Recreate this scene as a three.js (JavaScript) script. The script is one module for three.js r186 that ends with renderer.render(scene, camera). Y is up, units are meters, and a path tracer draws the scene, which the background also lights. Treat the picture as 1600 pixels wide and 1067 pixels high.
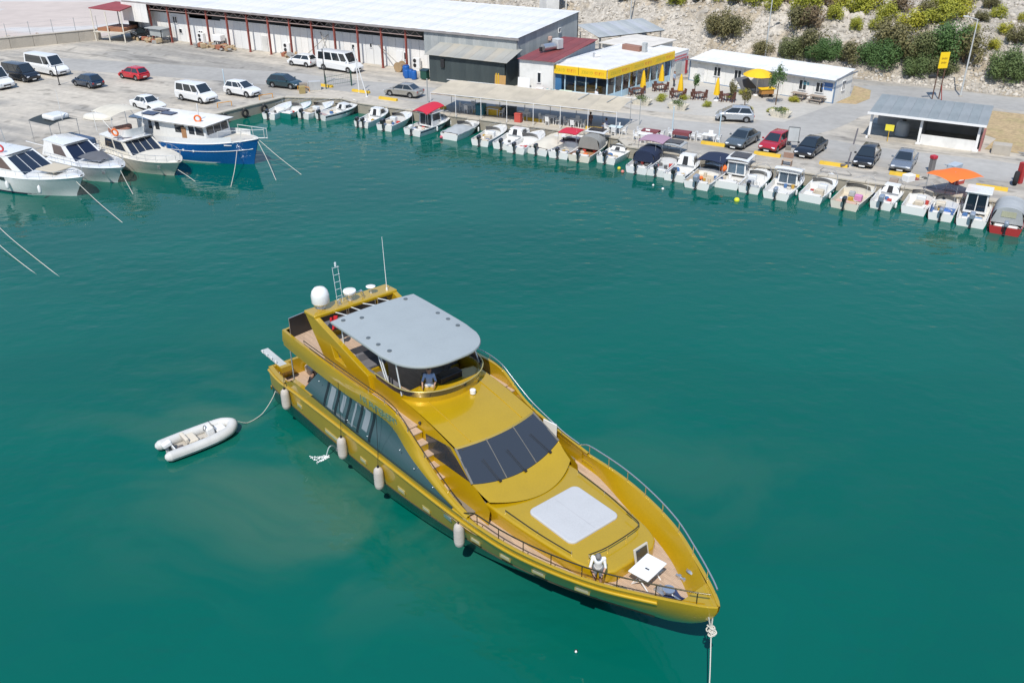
import * as THREE from 'three';
import { mergeGeometries, toCreasedNormals, mergeVertices } from 'three/addons/utils/BufferGeometryUtils.js';
import { RoundedBoxGeometry } from 'three/addons/geometries/RoundedBoxGeometry.js';
import { MarchingCubes } from 'three/addons/objects/MarchingCubes.js';

// ---------------------------------------------------------------- camera, sky, sun, exposure
const scene = new THREE.Scene();
const camera = new THREE.PerspectiveCamera(40.92, 1024 / 682, 0.5, 2500);
camera.position.set(0, 26, 0);
camera.lookAt(0, 26 - Math.tan(28.26 * Math.PI / 180) * 100, -100);

const SUN_DIR = new THREE.Vector3(-0.25, 1.42, 1.0).normalize();      // high sun, behind the camera and a little to its left
{
  const w = 256, h = 128, data = new Float32Array(w * h * 4);
  for (let j = 0; j < h; j++) for (let i = 0; i < w; i++) {
    const el = ((j + 0.5) / h - 0.5) * Math.PI, s = Math.max(0, Math.sin(el));
    const k = Math.pow(1 - s, 3.2), o = (j * w + i) * 4;
    const zen = [0.16, 0.30, 0.58], hor = [0.62, 0.72, 0.82];
    for (let c = 0; c < 3; c++) data[o + c] = (zen[c] + (hor[c] - zen[c]) * k) * (el < 0 ? 0.55 : 1);
    data[o + 3] = 1;
  }
  const sky = new THREE.DataTexture(data, w, h, THREE.RGBAFormat, THREE.FloatType);
  sky.mapping = THREE.EquirectangularReflectionMapping; sky.magFilter = THREE.LinearFilter; sky.minFilter = THREE.LinearFilter; sky.needsUpdate = true;
  scene.background = sky; scene.environment = sky;
}
const sun = new THREE.DirectionalLight(new THREE.Color(1.0, 0.955, 0.88), 4.2);
sun.position.copy(SUN_DIR).multiplyScalar(200).add(new THREE.Vector3(0, 0, -85));
sun.target.position.set(0, 0, -85); scene.add(sun); scene.add(sun.target);
sun.castShadow = true; sun.shadow.mapSize.set(4096, 4096);
Object.assign(sun.shadow.camera, { left: -100, right: 100, top: 110, bottom: -110, near: 10, far: 420 });
const renderer = new THREE.WebGLRenderer({ antialias: true });
renderer.toneMapping = THREE.LinearToneMapping; renderer.toneMappingExposure = 1.14;
renderer.shadowMap.enabled = true;

// ---------------------------------------------------------------- helpers
function rng(seed) { let s = seed >>> 0; return () => { s = (s + 0x6D2B79F5) >>> 0; let t = Math.imul(s ^ (s >>> 15), 1 | s); t = (t + Math.imul(t ^ (t >>> 7), 61 | t)) ^ t; return ((t ^ (t >>> 14)) >>> 0) / 4294967296; }; }
const V = (x, y, z) => new THREE.Vector3(x, y, z);
const lerp = (a, b, t) => a + (b - a) * t, clamp = (x, a = 0, b = 1) => Math.min(b, Math.max(a, x));
const smooth = (a, b, x) => { const t = clamp((x - a) / (b - a)); return t * t * (3 - 2 * t); };
function tab(xs, ys) { return x => { if (x <= xs[0]) return ys[0]; for (let i = 1; i < xs.length; i++) if (x <= xs[i]) { const t = (x - xs[i - 1]) / (xs[i] - xs[i - 1]); return lerp(ys[i - 1], ys[i], t); } return ys[ys.length - 1]; }; }
function stab(xs, ys) {   // monotone-ish smooth table (Catmull-Rom)
  const n = xs.length, m = xs.map((_, i) => i === 0 ? (ys[1] - ys[0]) / (xs[1] - xs[0]) : i === n - 1 ? (ys[n - 1] - ys[n - 2]) / (xs[n - 1] - xs[n - 2]) : (ys[i + 1] - ys[i - 1]) / (xs[i + 1] - xs[i - 1]));
  return x => { if (x <= xs[0]) return ys[0]; if (x >= xs[n - 1]) return ys[n - 1]; let i = 1; while (x > xs[i]) i++; const h = xs[i] - xs[i - 1], t = (x - xs[i - 1]) / h, t2 = t * t, t3 = t2 * t;
    return (2 * t3 - 3 * t2 + 1) * ys[i - 1] + (t3 - 2 * t2 + t) * h * m[i - 1] + (-2 * t3 + 3 * t2) * ys[i] + (t3 - t2) * h * m[i]; };
}
// value noise, periodic when per > 0
function hash2(x, y, s) { let h = Math.imul(x | 0, 374761393) ^ Math.imul(y | 0, 668265263) ^ Math.imul(s | 0, 2147483647 - 77777); h = Math.imul(h ^ (h >>> 13), 1274126177); return ((h ^ (h >>> 16)) >>> 0) / 4294967296; }
function vnoise(x, y, s = 0, per = 0) {
  const xi = Math.floor(x), yi = Math.floor(y), fx = x - xi, fy = y - yi, u = fx * fx * (3 - 2 * fx), v = fy * fy * (3 - 2 * fy);
  const w = (a, b) => per ? hash2(((a % per) + per) % per, ((b % per) + per) % per, s) : hash2(a, b, s);
  return lerp(lerp(w(xi, yi), w(xi + 1, yi), u), lerp(w(xi, yi + 1), w(xi + 1, yi + 1), u), v);
}
function fbm(x, y, oct = 4, s = 0, per = 0) { let a = 0.5, r = 0, n = 0; for (let i = 0; i < oct; i++) { r += a * vnoise(x, y, s + i * 17, per); n += a; a *= 0.5; x *= 2; y *= 2; per *= 2; } return r / n; }
const toS = v => Math.round(255 * clamp(v <= 0.0031308 ? v * 12.92 : 1.055 * Math.pow(v, 1 / 2.4) - 0.055));
function colorTex(w, h, fn, rx = 1, ry = 1) {      // fn(u, v) -> linear rgb
  const d = new Uint8Array(w * h * 4);
  for (let j = 0; j < h; j++) for (let i = 0; i < w; i++) { const c = fn((i + 0.5) / w, (j + 0.5) / h), o = (j * w + i) * 4; d[o] = toS(c[0]); d[o + 1] = toS(c[1]); d[o + 2] = toS(c[2]); d[o + 3] = 255; }
  const t = new THREE.DataTexture(d, w, h); t.colorSpace = THREE.SRGBColorSpace; return texSet(t, rx, ry);
}
function greyTex(w, h, fn, rx = 1, ry = 1) {
  const d = new Uint8Array(w * h * 4);
  for (let j = 0; j < h; j++) for (let i = 0; i < w; i++) { const c = Math.round(255 * clamp(fn((i + 0.5) / w, (j + 0.5) / h))), o = (j * w + i) * 4; d[o] = d[o + 1] = d[o + 2] = c; d[o + 3] = 255; }
  return texSet(new THREE.DataTexture(d, w, h), rx, ry);
}
function texSet(t, rx, ry) { t.wrapS = t.wrapT = THREE.RepeatWrapping; t.magFilter = THREE.LinearFilter; t.minFilter = THREE.LinearMipmapLinearFilter; t.generateMipmaps = true; t.repeat.set(rx, ry); t.needsUpdate = true; return t; }
const GRIME = colorTex(256, 256, (u, v) => { const a = fbm(u * 4, v * 4, 5, 3, 4), b = fbm(u * 24, v * 6, 3, 9, 0); const g = 0.89 + 0.11 * smooth(0.25, 0.6, a) - 0.05 * smooth(0.55, 0.8, b); return [g, g * 0.995, g * 0.985]; }, 0.23, 0.23);
const FINE = greyTex(256, 256, (u, v) => fbm(u * 24, v * 24, 4, 5, 24), 0.7, 0.7);
const ROUGHV = greyTex(256, 256, (u, v) => 0.75 + 0.25 * fbm(u * 10, v * 10, 4, 15, 10), 0.5, 0.5);
function M(rgb, rough = 0.6, metal = 0, extra = {}) { const m = new THREE.MeshPhysicalMaterial({ roughness: rough, metalness: metal, ...extra }); m.color.setRGB(...rgb); return m; }
function MG(rgb, rough = 0.7, extra = {}) { return M(rgb, rough, 0, { map: GRIME, bumpMap: FINE, bumpScale: 0.004, ...extra }); }   // weathered paint / concrete
function MP(rgb, extra = {}) { return M(rgb, 0.32, 0.0, { clearcoat: 0.8, clearcoatRoughness: 0.08, roughnessMap: ROUGHV, ...extra }); } // car paint / gelcoat
function boxUV(g) {   // uv in metres by dominant axis
  const p = g.attributes.position, n = g.attributes.normal, uv = new Float32Array(p.count * 2);
  for (let i = 0; i < p.count; i++) { const ax = Math.abs(n.getX(i)), ay = Math.abs(n.getY(i)), az = Math.abs(n.getZ(i)), x = p.getX(i), y = p.getY(i), z = p.getZ(i);
    if (ay >= ax && ay >= az) { uv[2 * i] = x; uv[2 * i + 1] = z; } else if (ax > az) { uv[2 * i] = z; uv[2 * i + 1] = y; } else { uv[2 * i] = x; uv[2 * i + 1] = y; } }
  g.setAttribute('uv', new THREE.BufferAttribute(uv, 2));
}
function strip(g) { let q = g.index ? g.toNonIndexed() : g; const r = new THREE.BufferGeometry(); r.setAttribute('position', q.attributes.position.clone()); if (!q.attributes.normal) q.computeVertexNormals(); r.setAttribute('normal', q.attributes.normal.clone()); return r; }
const Y_AXIS = V(0, 1, 0);
class Build {            // collects shapes, merges them into ONE mesh
  constructor() { this.g = []; this.m = null; }
  add(g, mat4) { const q = strip(g); if (mat4) q.applyMatrix4(mat4); this.g.push(q); return this; }
  put(g, x, y, z, ry = 0, rx = 0, rz = 0) { const m = new THREE.Matrix4().makeRotationFromEuler(new THREE.Euler(rx, ry, rz, 'YXZ')); m.setPosition(x, y, z); return this.add(g, m); }
  box(w, h, d, x, y, z, ry = 0, rx = 0, rz = 0) { return this.put(new THREE.BoxGeometry(w, h, d), x, y, z, ry, rx, rz); }
  rbox(w, h, d, r, x, y, z, ry = 0, rx = 0, rz = 0, seg = 2) { return this.put(new RoundedBoxGeometry(w, h, d, seg, Math.min(r, w * 0.49, h * 0.49, d * 0.49)), x, y, z, ry, rx, rz); }
  cyl(r0, r1, h, x, y, z, seg = 12, rx = 0, rz = 0, ry = 0) { return this.put(new THREE.CylinderGeometry(r1, r0, h, seg), x, y, z, ry, rx, rz); }
  bar(a, b, r, seg = 6, r2 = r) { const A = V(...a), B = V(...b), d = B.clone().sub(A), L = d.length(); const q = new THREE.Quaternion().setFromUnitVectors(Y_AXIS, d.clone().normalize()); const m = new THREE.Matrix4().compose(A.add(B).multiplyScalar(0.5), q, V(1, 1, 1)); return this.add(new THREE.CylinderGeometry(r2, r, L, seg), m); }
  beam(a, b, w, h) { const A = V(...a), B = V(...b), d = B.clone().sub(A), L = d.length(); const m = new THREE.Matrix4().lookAt(A, B, Math.abs(d.y) > 0.95 * L ? V(1, 0, 0) : Y_AXIS); m.setPosition(A.add(B).multiplyScalar(0.5)); return this.add(new THREE.BoxGeometry(w, h, L), m); }
  tube(pts, r, n = 24, seg = 6, closed = false) { const c = new THREE.CatmullRomCurve3(pts.map(p => V(...p)), closed, 'catmullrom', 0.4); return this.add(new THREE.TubeGeometry(c, n, r, seg, closed)); }
  lathe(pts, x, y, z, seg = 16, ry = 0, rx = 0, rz = 0) { return this.put(new THREE.LatheGeometry(pts.map(p => new THREE.Vector2(...p)), seg), x, y, z, ry, rx, rz); }
  sph(r, x, y, z, sx = 1, sy = 1, sz = 1, w = 12, h = 8) { const g = new THREE.SphereGeometry(r, w, h); g.scale(sx, sy, sz); return this.put(g, x, y, z); }
  quad(a, b, c, d, t = 0.02) { return this.add(plate([a, b, c, d], t)); }
  geo() { const g = mergeGeometries(this.g, false); boxUV(g); return g; }
  build(name, mat, parent) { const m = new THREE.Mesh(this.geo(), mat); m.name = name; m.castShadow = m.receiveShadow = true; parent.add(m); return m; }
}
function plate(pts, t) {    // thin solid from a planar 3-D polygon (convex), thickness t against its normal
  const P = pts.map(p => V(...p)); const n = V(0, 0, 0); for (let i = 1; i < P.length - 1; i++) n.add(P[i].clone().sub(P[0]).cross(P[i + 1].clone().sub(P[0]))); n.normalize();
  const Q = P.map(p => p.clone().addScaledVector(n, -t)); const pos = []; const tri = (a, b, c) => pos.push(...a.toArray(), ...b.toArray(), ...c.toArray());
  for (let i = 1; i < P.length - 1; i++) { tri(P[0], P[i], P[i + 1]); tri(Q[0], Q[i + 1], Q[i]); }
  for (let i = 0; i < P.length; i++) { const j = (i + 1) % P.length; tri(P[i], Q[i], Q[j]); tri(P[i], Q[j], P[j]); }
  const g = new THREE.BufferGeometry(); g.setAttribute('position', new THREE.Float32BufferAttribute(pos, 3)); g.computeVertexNormals(); return g;
}
function prismGeo(poly, y0, y1) {   // poly [[x,z],...] extruded vertically
  const s = new THREE.Shape(poly.map(p => new THREE.Vector2(p[0], -p[1]))); const g = new THREE.ExtrudeGeometry(s, { depth: y1 - y0, bevelEnabled: false }); g.rotateX(-Math.PI / 2); g.translate(0, y0, 0); return g;
}
function gridGeo(nu, nv, fn, crease = 0) {   // fn(u,v)->[x,y,z]
  const pos = [], idx = []; for (let j = 0; j <= nv; j++) for (let i = 0; i <= nu; i++) pos.push(...fn(i / nu, j / nv));
  for (let j = 0; j < nv; j++) for (let i = 0; i < nu; i++) { const a = j * (nu + 1) + i, b = a + 1, c = a + nu + 1, d = c + 1; idx.push(a, c, b, b, c, d); }
  const g = new THREE.BufferGeometry(); g.setAttribute('position', new THREE.Float32BufferAttribute(pos, 3)); g.setIndex(idx); g.computeVertexNormals(); return crease ? toCreasedNormals(g, crease) : g;
}
const used = {};
function numbered(n) { if (!(n in used)) { used[n] = 0; return n; } used[n]++; return n + '_' + String(used[n]).padStart(3, '0'); }
function thing(name, label, category, pos = [0, 0, 0], turn = 0, group) {
  const o = new THREE.Group(); o.name = numbered(name); o.position.set(...pos); o.rotation.y = turn; o.userData = { label, category }; if (group) o.userData.group = group; scene.add(o); return o;
}
function copyOf(o, label, pos, turn = 0, group, scale) {
  const c = o.clone(); c.name = numbered(o.name.replace(/_\d\d\d$/, '')); c.userData = { ...o.userData, label }; if (group) c.userData.group = group; c.position.set(...pos); c.rotation.y = turn; if (scale) c.scale.setScalar(scale); scene.add(c); return c;
}
function setting(name, geo, mat) { const m = new THREE.Mesh(geo, mat); m.name = name; m.userData = { kind: 'structure' }; m.receiveShadow = m.castShadow = true; scene.add(m); return m; }
const RAD = Math.PI / 180;
const headOf = (dx, dz) => Math.atan2(-dz, dx);     // turn that points a thing's local +x along (dx, dz)
// ---------------------------------------------------------------- the setting
const G = 1.1;          // quay level above the water
const land = [[-33, -95.8], [-26, -105.2], [-19.3, -104.4], [-17, -102.3], [10.4, -88.2], [10.9, -85.5], [41, -68.8], [75, -50], [140, -16], [420, -10], [420, -900], [-700, -900], [-700, 60], [-150, 60], [-73, -42.6]];
const concreteMap = colorTex(2048, 2048, (u, v) => {
  const x = -110 + u * 200, z = -185 + v * 130;
  const a = x * 0.876 + z * 0.482, b = -x * 0.482 + z * 0.876;          // along / across the quay
  const big = fbm(x * 0.06, z * 0.06, 4, 1), mid = fbm(x * 0.35, z * 0.35, 4, 2), fine = fbm(x * 2.6, z * 2.6, 3, 4), streak = fbm(a * 0.09, b * 0.75, 4, 6), st2 = fbm(a * 0.5 + 7, b * 3.2, 3, 8);
  let dust = smooth(0.38, 0.66, big * 0.55 + mid * 0.25 + streak * 0.3);
  const asph = [0.325, 0.305, 0.272], sand = [0.50, 0.45, 0.375];
  const spot = smooth(0.70, 0.82, fbm(x * 0.8 + 40, z * 0.8, 3, 12)) * 0.30, oil = smooth(0.66, 0.78, fbm(a * 0.16, b * 0.9, 4, 21)) * 0.28;
  const k = (0.80 + 0.32 * fine) * (0.86 + 0.24 * streak) * (0.92 + 0.16 * st2) * (1 - spot) * (1 - oil);
  return [0, 1, 2].map(c => lerp(asph[c], sand[c], dust) * k);
});
const fineBump = greyTex(512, 512, (u, v) => fbm(u * 40, v * 40, 4, 31, 40), 0.5, 0.5);
function sheetGeo(poly, y, uvf) { const s = new THREE.Shape(poly.map(p => new THREE.Vector2(p[0], -p[1]))); const g = new THREE.ShapeGeometry(s); g.rotateX(-Math.PI / 2); g.translate(0, y, 0); const p = g.attributes.position, uv = g.attributes.uv; for (let i = 0; i < p.count; i++) { const t = uvf(p.getX(i), p.getZ(i)); uv.setXY(i, t[0], t[1]); } return g; }
{ // quay: solid land with vertical walls standing in the water
  const body = new Build(); body.add(prismGeo(land, -4, G - 0.01));
  const wallMat = MG([0.34, 0.31, 0.255], 0.9, { bumpScale: 0.02 });
  setting('quay_wall', body.geo(), wallMat);
  const m = M([1, 1, 1], 0.93, 0, { map: concreteMap, bumpMap: fineBump, bumpScale: 0.006 });
  setting('quay_ground', sheetGeo(land, G, (x, z) => [(x + 110) / 200, (z + 185) / 130]), m);
  const edge = land.slice(0, 8); const cm = MG([0.47, 0.43, 0.36], 0.9);
  const cop = new Build();
  for (let i = 0; i + 1 < edge.length; i++) { const A = edge[i], B = edge[i + 1], L = Math.hypot(B[0] - A[0], B[1] - A[1]), dx = (B[0] - A[0]) / L, dz = (B[1] - A[1]) / L; const n = Math.max(1, Math.round(L / 3));
    for (let k = 0; k < n; k++) { const t = (k + 0.5) / n * L; cop.rbox(L / n - 0.03, 0.16, 0.7, 0.03, A[0] + dx * t + dz * 0.27, G + 0.0 + 0.012 * ((k * 7) % 3), A[1] + dz * t - dx * 0.27, headOf(dx, dz)); } }
  setting('quay_coping', cop.geo(), cm);
}
{ // asphalt road past the cafe and up along the foot of the hill
  const asphalt = colorTex(1024, 1024, (u, v) => { const f = fbm(u * 60, v * 60, 3, 2, 60), b = fbm(u * 5, v * 5, 5, 3, 5), st = fbm(u * 3, v * 40, 3, 5); const k = 0.72 + 0.22 * f + 0.34 * b + 0.1 * st; return [0.335 * k, 0.322 * k, 0.298 * k]; }, 1 / 30, 1 / 30);
  const am = M([1, 1, 1], 0.92, 0, { map: asphalt, bumpMap: fineBump, bumpScale: 0.006 });
  const ribbon = (pts, w, y, wob) => { const c = new THREE.CatmullRomCurve3(pts.map(p => V(p[0], y, p[1])), false, 'catmullrom', 0.5), n = 60, L = [], R = []; for (let i = 0; i <= n; i++) { const t = i / n, p = c.getPoint(t), d = c.getTangent(t); const e = w / 2 + wob * (vnoise(t * 30, 1, 5) - 0.5), f = w / 2 + wob * (vnoise(t * 30, 9, 5) - 0.5); L.push([p.x + d.z * e, p.z - d.x * e]); R.push([p.x - d.z * f, p.z + d.x * f]); } return L.concat(R.reverse()); };
  setting('road', sheetGeo(ribbon([[-62, -124], [-38, -118], [-16, -109.5], [4, -98.6], [20, -90.6], [34, -82.5], [60, -69], [110, -46]], 6.4, 0, 1.2), G + 0.004, (x, z) => [x * 0.876 + z * 0.482, -x * 0.482 + z * 0.876]), am);
  setting('hill_road', sheetGeo(ribbon([[22, -89.5], [30, -94], [37.5, -101.5], [43.5, -107.8], [52, -104.4], [66, -97.2], [110, -77]], 6.6, 0, 0.8), G + 0.008, (x, z) => [x * 0.876 + z * 0.482, -x * 0.482 + z * 0.876]), am);
  const pav = colorTex(1024, 1024, (u, v) => { const f = fbm(u * 50, v * 50, 3, 22, 50), b = fbm(u * 6, v * 6, 5, 23, 6); const k = 0.80 + 0.16 * f + 0.26 * b; return [0.44 * k, 0.415 * k, 0.37 * k]; }, 1 / 22, 1 / 22);
  const plaza = [[10.9, -103.2], [13.2, -99.6], [17.4, -97.9], [28.2, -94.3], [31.2, -97.3], [36, -102.1], [35.6, -102.5], [21.6, -114.1], [19.3, -113.4]];
  setting('plaza_paving', sheetGeo(plaza, G + 0.014, (x, z) => [x, z]), M([1, 1, 1], 0.9, 0, { map: pav, bumpMap: fineBump, bumpScale: 0.004 }));
  const dry = colorTex(512, 512, (u, v) => { const f = fbm(u * 40, v * 40, 3, 42, 40), b = fbm(u * 7, v * 7, 4, 43, 7), g = smooth(0.5, 0.7, b), k = 0.65 + 0.6 * f; return [lerp(0.46, 0.42, g) * k, lerp(0.34, 0.33, g) * k, lerp(0.19, 0.17, g) * k]; }, 1 / 9, 1 / 9);
  const dm = M([1, 1, 1], 0.97, 0, { map: dry, bumpMap: fineBump, bumpScale: 0.05 });
  setting('dry_verge', sheetGeo([[47.4, -88.2], [44.6, -84.6], [72, -70], [100, -70], [100, -78], [62, -93.6], [51, -99.6], [46, -100.6], [43.5, -98.2]], G + 0.02, (x, z) => [x, z]), dm);
  setting('dry_plot', sheetGeo([[38.8, -105.6], [36.2, -102.6], [38.2, -101.9], [40.6, -104.4], [42.2, -108.6], [41, -111]], G + 0.02, (x, z) => [x, z]), dm);
  // sandy lot at the far left, behind the low concrete wall
  const sandm = M([1, 1, 1], 0.95, 0, { map: colorTex(1024, 1024, (u, v) => { const b = fbm(u * 5, v * 12, 5, 51, 0), f = fbm(u * 60, v * 60, 2, 53), w = smooth(0.52, 0.62, fbm(u * 3 + 5, v * 9, 4, 57)); const k = 0.82 + 0.22 * b + 0.14 * f; return [lerp(0.50, 0.52, w) * k, lerp(0.43, 0.50, w) * k, lerp(0.385, 0.48, w) * k]; }, 1 / 90, 1 / 90) });
  setting('sand_lot', sheetGeo([[-76, -131.6], [-62.4, -141.4], [-60, -149], [-40, -200], [-200, -330], [-330, -160], [-160, -90]], G + 0.006, (x, z) => [x, z]), sandm);
}
{ // water: turbid green, with silt stirred up beside the yacht
  const map = colorTex(2048, 2048, (u, v) => {
    const x = -110 + u * 220, z = -130 + v * 150;
    const p1 = Math.exp(-(((x + 11) / 9) ** 2 + ((z + 41) / 7) ** 2)), p2 = Math.exp(-(((x + 8) / 7) ** 2 + ((z + 33) / 5.5) ** 2)), p3 = Math.exp(-(((x - 9) / 7) ** 2 + ((z + 36) / 5) ** 2)) * 0.35, p4 = Math.exp(-(((x - 34) / 4) ** 2 + ((z + 63.5) / 1.6) ** 2)) * 1.0;
    const warp = fbm(x * 0.12, z * 0.12, 3, 61) * 6, cl = fbm(x * 0.16 + warp * 0.25, z * 0.30 + warp * 0.3, 5, 63), cl2 = smooth(0.36, 0.66, cl);
    const silt = clamp((p1 + p2 + p3 + p4) * 1.0) * cl2 * 0.42, big = fbm(x * 0.035, z * 0.05, 4, 66);
    const deep = [0.0003, 0.079, 0.060], light = [0.0006, 0.101, 0.075], mud = [0.085, 0.150, 0.100];
    const shallow = smooth(0.44, 0.64, fbm(x * 0.05 + 9, z * 0.08, 4, 68));
    return [0, 1, 2].map(c => lerp(lerp(deep[c], light[c], clamp(big * 0.9 + shallow * 0.35)), mud[c], silt));
  });
  const waves = greyTex(1024, 1024, (u, v) => { const w1 = fbm(u * 24, v * 36, 3, 71, 12), w2 = fbm(u * 64 + 0.6 * w1, v * 104, 2, 73, 0); const calm = smooth(0.3, 0.7, fbm(u * 4, v * 4, 3, 79, 4)); return 0.5 + (w1 - 0.5) * 0.9 * (0.45 + 0.75 * calm); }, 1 / 26, 1 / 26);
  const m = M([1, 1, 1], 0.06, 0, { map, ior: 1.333, bumpMap: waves, bumpScale: 0.045, specularIntensity: 0.75 });
  map.wrapS = map.wrapT = THREE.MirroredRepeatWrapping; 
  // one grid sheet; uv0 in metres feeds the ripples, the colour map has its own transform on the same uv
  map.repeat.set(1 / 220, 1 / 150); map.offset.set(110 / 220, 130 / 150);
  const g = new THREE.PlaneGeometry(1400, 1000, 8, 8); g.rotateX(-Math.PI / 2); g.translate(0, 0, 100 - 200);
  const p = g.attributes.position, uv = g.attributes.uv; for (let i = 0; i < p.count; i++) uv.setXY(i, p.getX(i), p.getZ(i));
  setting('water', g, m);
}
// the hillside
const FOOT = tab([-400, -80, -20, 11.6, 26, 33, 41, 57, 100, 200, 420], [-330, -190, -152, -138, -128, -122.5, -115.5, -105.5, -86, -40, 60]);
function hillBase(x, z) { const d = (FOOT(x) - z) * 0.82; if (d < 0) return d * 0.02; if (d < 9) { const t = d / 9; return 6 * (t * t * (3 - 2 * t) * 0.5 + t * 0.5); } return d < 15 ? 6 + (d - 9) * 0.16 : 6.96 + Math.min(55, (d - 15) * 0.42); }
function hillH(x, z) { const d = (FOOT(x) - z) * 0.82, k = clamp(d / 6); return G - 0.06 + hillBase(x, z) + k * (1.3 * (fbm(x * 0.11, z * 0.11, 3, 81) - 0.5) + 0.5 * (fbm(x * 0.6, z * 0.6, 3, 83) - 0.5) + smooth(14, 60, d) * 7 * (fbm(x * 0.03, z * 0.03, 3, 85) - 0.5)); }
{
  const map = colorTex(1024, 1024, (u, v) => { const b = fbm(u * 9, v * 9, 5, 91, 9), f = fbm(u * 120, v * 120, 3, 93, 120), p = smooth(0.62, 0.75, fbm(u * 44, v * 44, 3, 95, 44)), o = smooth(0.5, 0.68, fbm(u * 14, v * 14, 4, 97, 14)); const k = 0.62 + 0.75 * f; const base = [lerp(0.50, 0.45, o), lerp(0.455, 0.38, o), lerp(0.39, 0.285, o)]; return base.map(c => c * k * (0.8 + 0.4 * b) * (1 - 0.25 * p)); }, 1 / 40, 1 / 40);
  const m = M([1, 1, 1], 0.97, 0, { map, bumpMap: fineBump, bumpScale: 0.12 });
  const g = gridGeo(300, 150, (u, v) => { const x = -130 + u * 300, z = FOOT(x) + 3 - Math.pow(v, 1.6) * 260; return [x, hillH(x, z), z]; });
  const p = g.attributes.position, uv = new Float32Array(p.count * 2); for (let i = 0; i < p.count; i++) { uv[2 * i] = p.getX(i); uv[2 * i + 1] = p.getZ(i); } g.setAttribute('uv', new THREE.BufferAttribute(uv, 2));
  setting('hillside', g, m);
}
// ---------------------------------------------------------------- buildings
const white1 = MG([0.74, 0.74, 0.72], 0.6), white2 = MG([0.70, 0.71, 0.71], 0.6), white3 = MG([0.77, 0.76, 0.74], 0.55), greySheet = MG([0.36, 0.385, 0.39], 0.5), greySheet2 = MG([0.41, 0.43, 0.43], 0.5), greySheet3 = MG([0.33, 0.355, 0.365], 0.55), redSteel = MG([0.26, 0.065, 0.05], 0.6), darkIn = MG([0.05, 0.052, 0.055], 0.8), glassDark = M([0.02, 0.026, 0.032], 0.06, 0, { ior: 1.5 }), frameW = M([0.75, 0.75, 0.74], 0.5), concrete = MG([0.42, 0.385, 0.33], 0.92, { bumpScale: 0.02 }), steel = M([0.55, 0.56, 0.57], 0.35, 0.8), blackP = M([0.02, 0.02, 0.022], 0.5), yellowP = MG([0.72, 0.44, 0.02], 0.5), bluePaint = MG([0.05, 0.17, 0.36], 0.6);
const corr = (w, h, t = 0.03, n = 5, amp = 0.02) => gridCorr(w, h, t, n, amp);
function gridCorr(w, h, t, n, amp) {   // upright corrugated sheet, centred on x, base y = 0
  const s = new THREE.Shape(); const K = n * 4; for (let i = 0; i <= K; i++) { const x = -w / 2 + w * i / K, q = i % 4, z = (q === 1 || q === 2) ? amp : 0; i ? s.lineTo(x, z) : s.moveTo(x, z); } for (let i = K; i >= 0; i--) { const x = -w / 2 + w * i / K, q = i % 4, z = (q === 1 || q === 2) ? amp : 0; s.lineTo(x, z - t); }
  const g = new THREE.ExtrudeGeometry(s, { depth: h, bevelEnabled: false }); g.rotateX(-Math.PI / 2); return g;   // shape y -> -z
}
function share(name, geo, mat, parent, x, y, z, ry = 0, rx = 0, rz = 0) { const m = new THREE.Mesh(geo, mat); m.name = name; m.position.set(x, y, z); m.rotation.set(rx, ry, rz, 'YXZ'); m.castShadow = m.receiveShadow = true; parent.add(m); return m; }
function uvd(g) { boxUV(g); return g; }
function windowPart(parent, w, h, x, y, z, ry = 0, mull = 1) {   // part window > frame, pane
  const o = new THREE.Group(); o.name = 'window'; o.position.set(x, y, z); o.rotation.y = ry; parent.add(o);
  const f = new Build(), t = 0.07; f.box(w, t, 0.09, 0, h / 2 - t / 2, 0.03).box(w, t, 0.12, 0, -h / 2 + t / 2, 0.045).box(t, h - 2 * t, 0.09, -w / 2 + t / 2, 0, 0.03).box(t, h - 2 * t, 0.09, w / 2 - t / 2, 0, 0.03); for (let i = 1; i <= mull; i++) f.box(t, h - 2 * t, 0.09, -w / 2 + w * i / (mull + 1), 0, 0.03); f.build('frame', frameW, o);
  new Build().box(w - t, h - t, 0.03, 0, 0, 0.015).build('pane', glassDark, o); return o;
}
function doorPart(parent, w, h, x, y, z, mat, ry = 0) { const o = new Group_('door', parent, x, y, z, ry); new Build().box(w, h, 0.06, 0, h / 2, 0.03).build('leaf', mat, o); new Build().box(0.04, 0.12, 0.06, w * 0.38, h * 0.48, 0.09).build('handle', steel, o); return o; }
function Group_(name, parent, x, y, z, ry = 0) { const o = new THREE.Group(); o.name = name; o.position.set(x, y, z); o.rotation.y = ry; parent.add(o); return o; }

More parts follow.
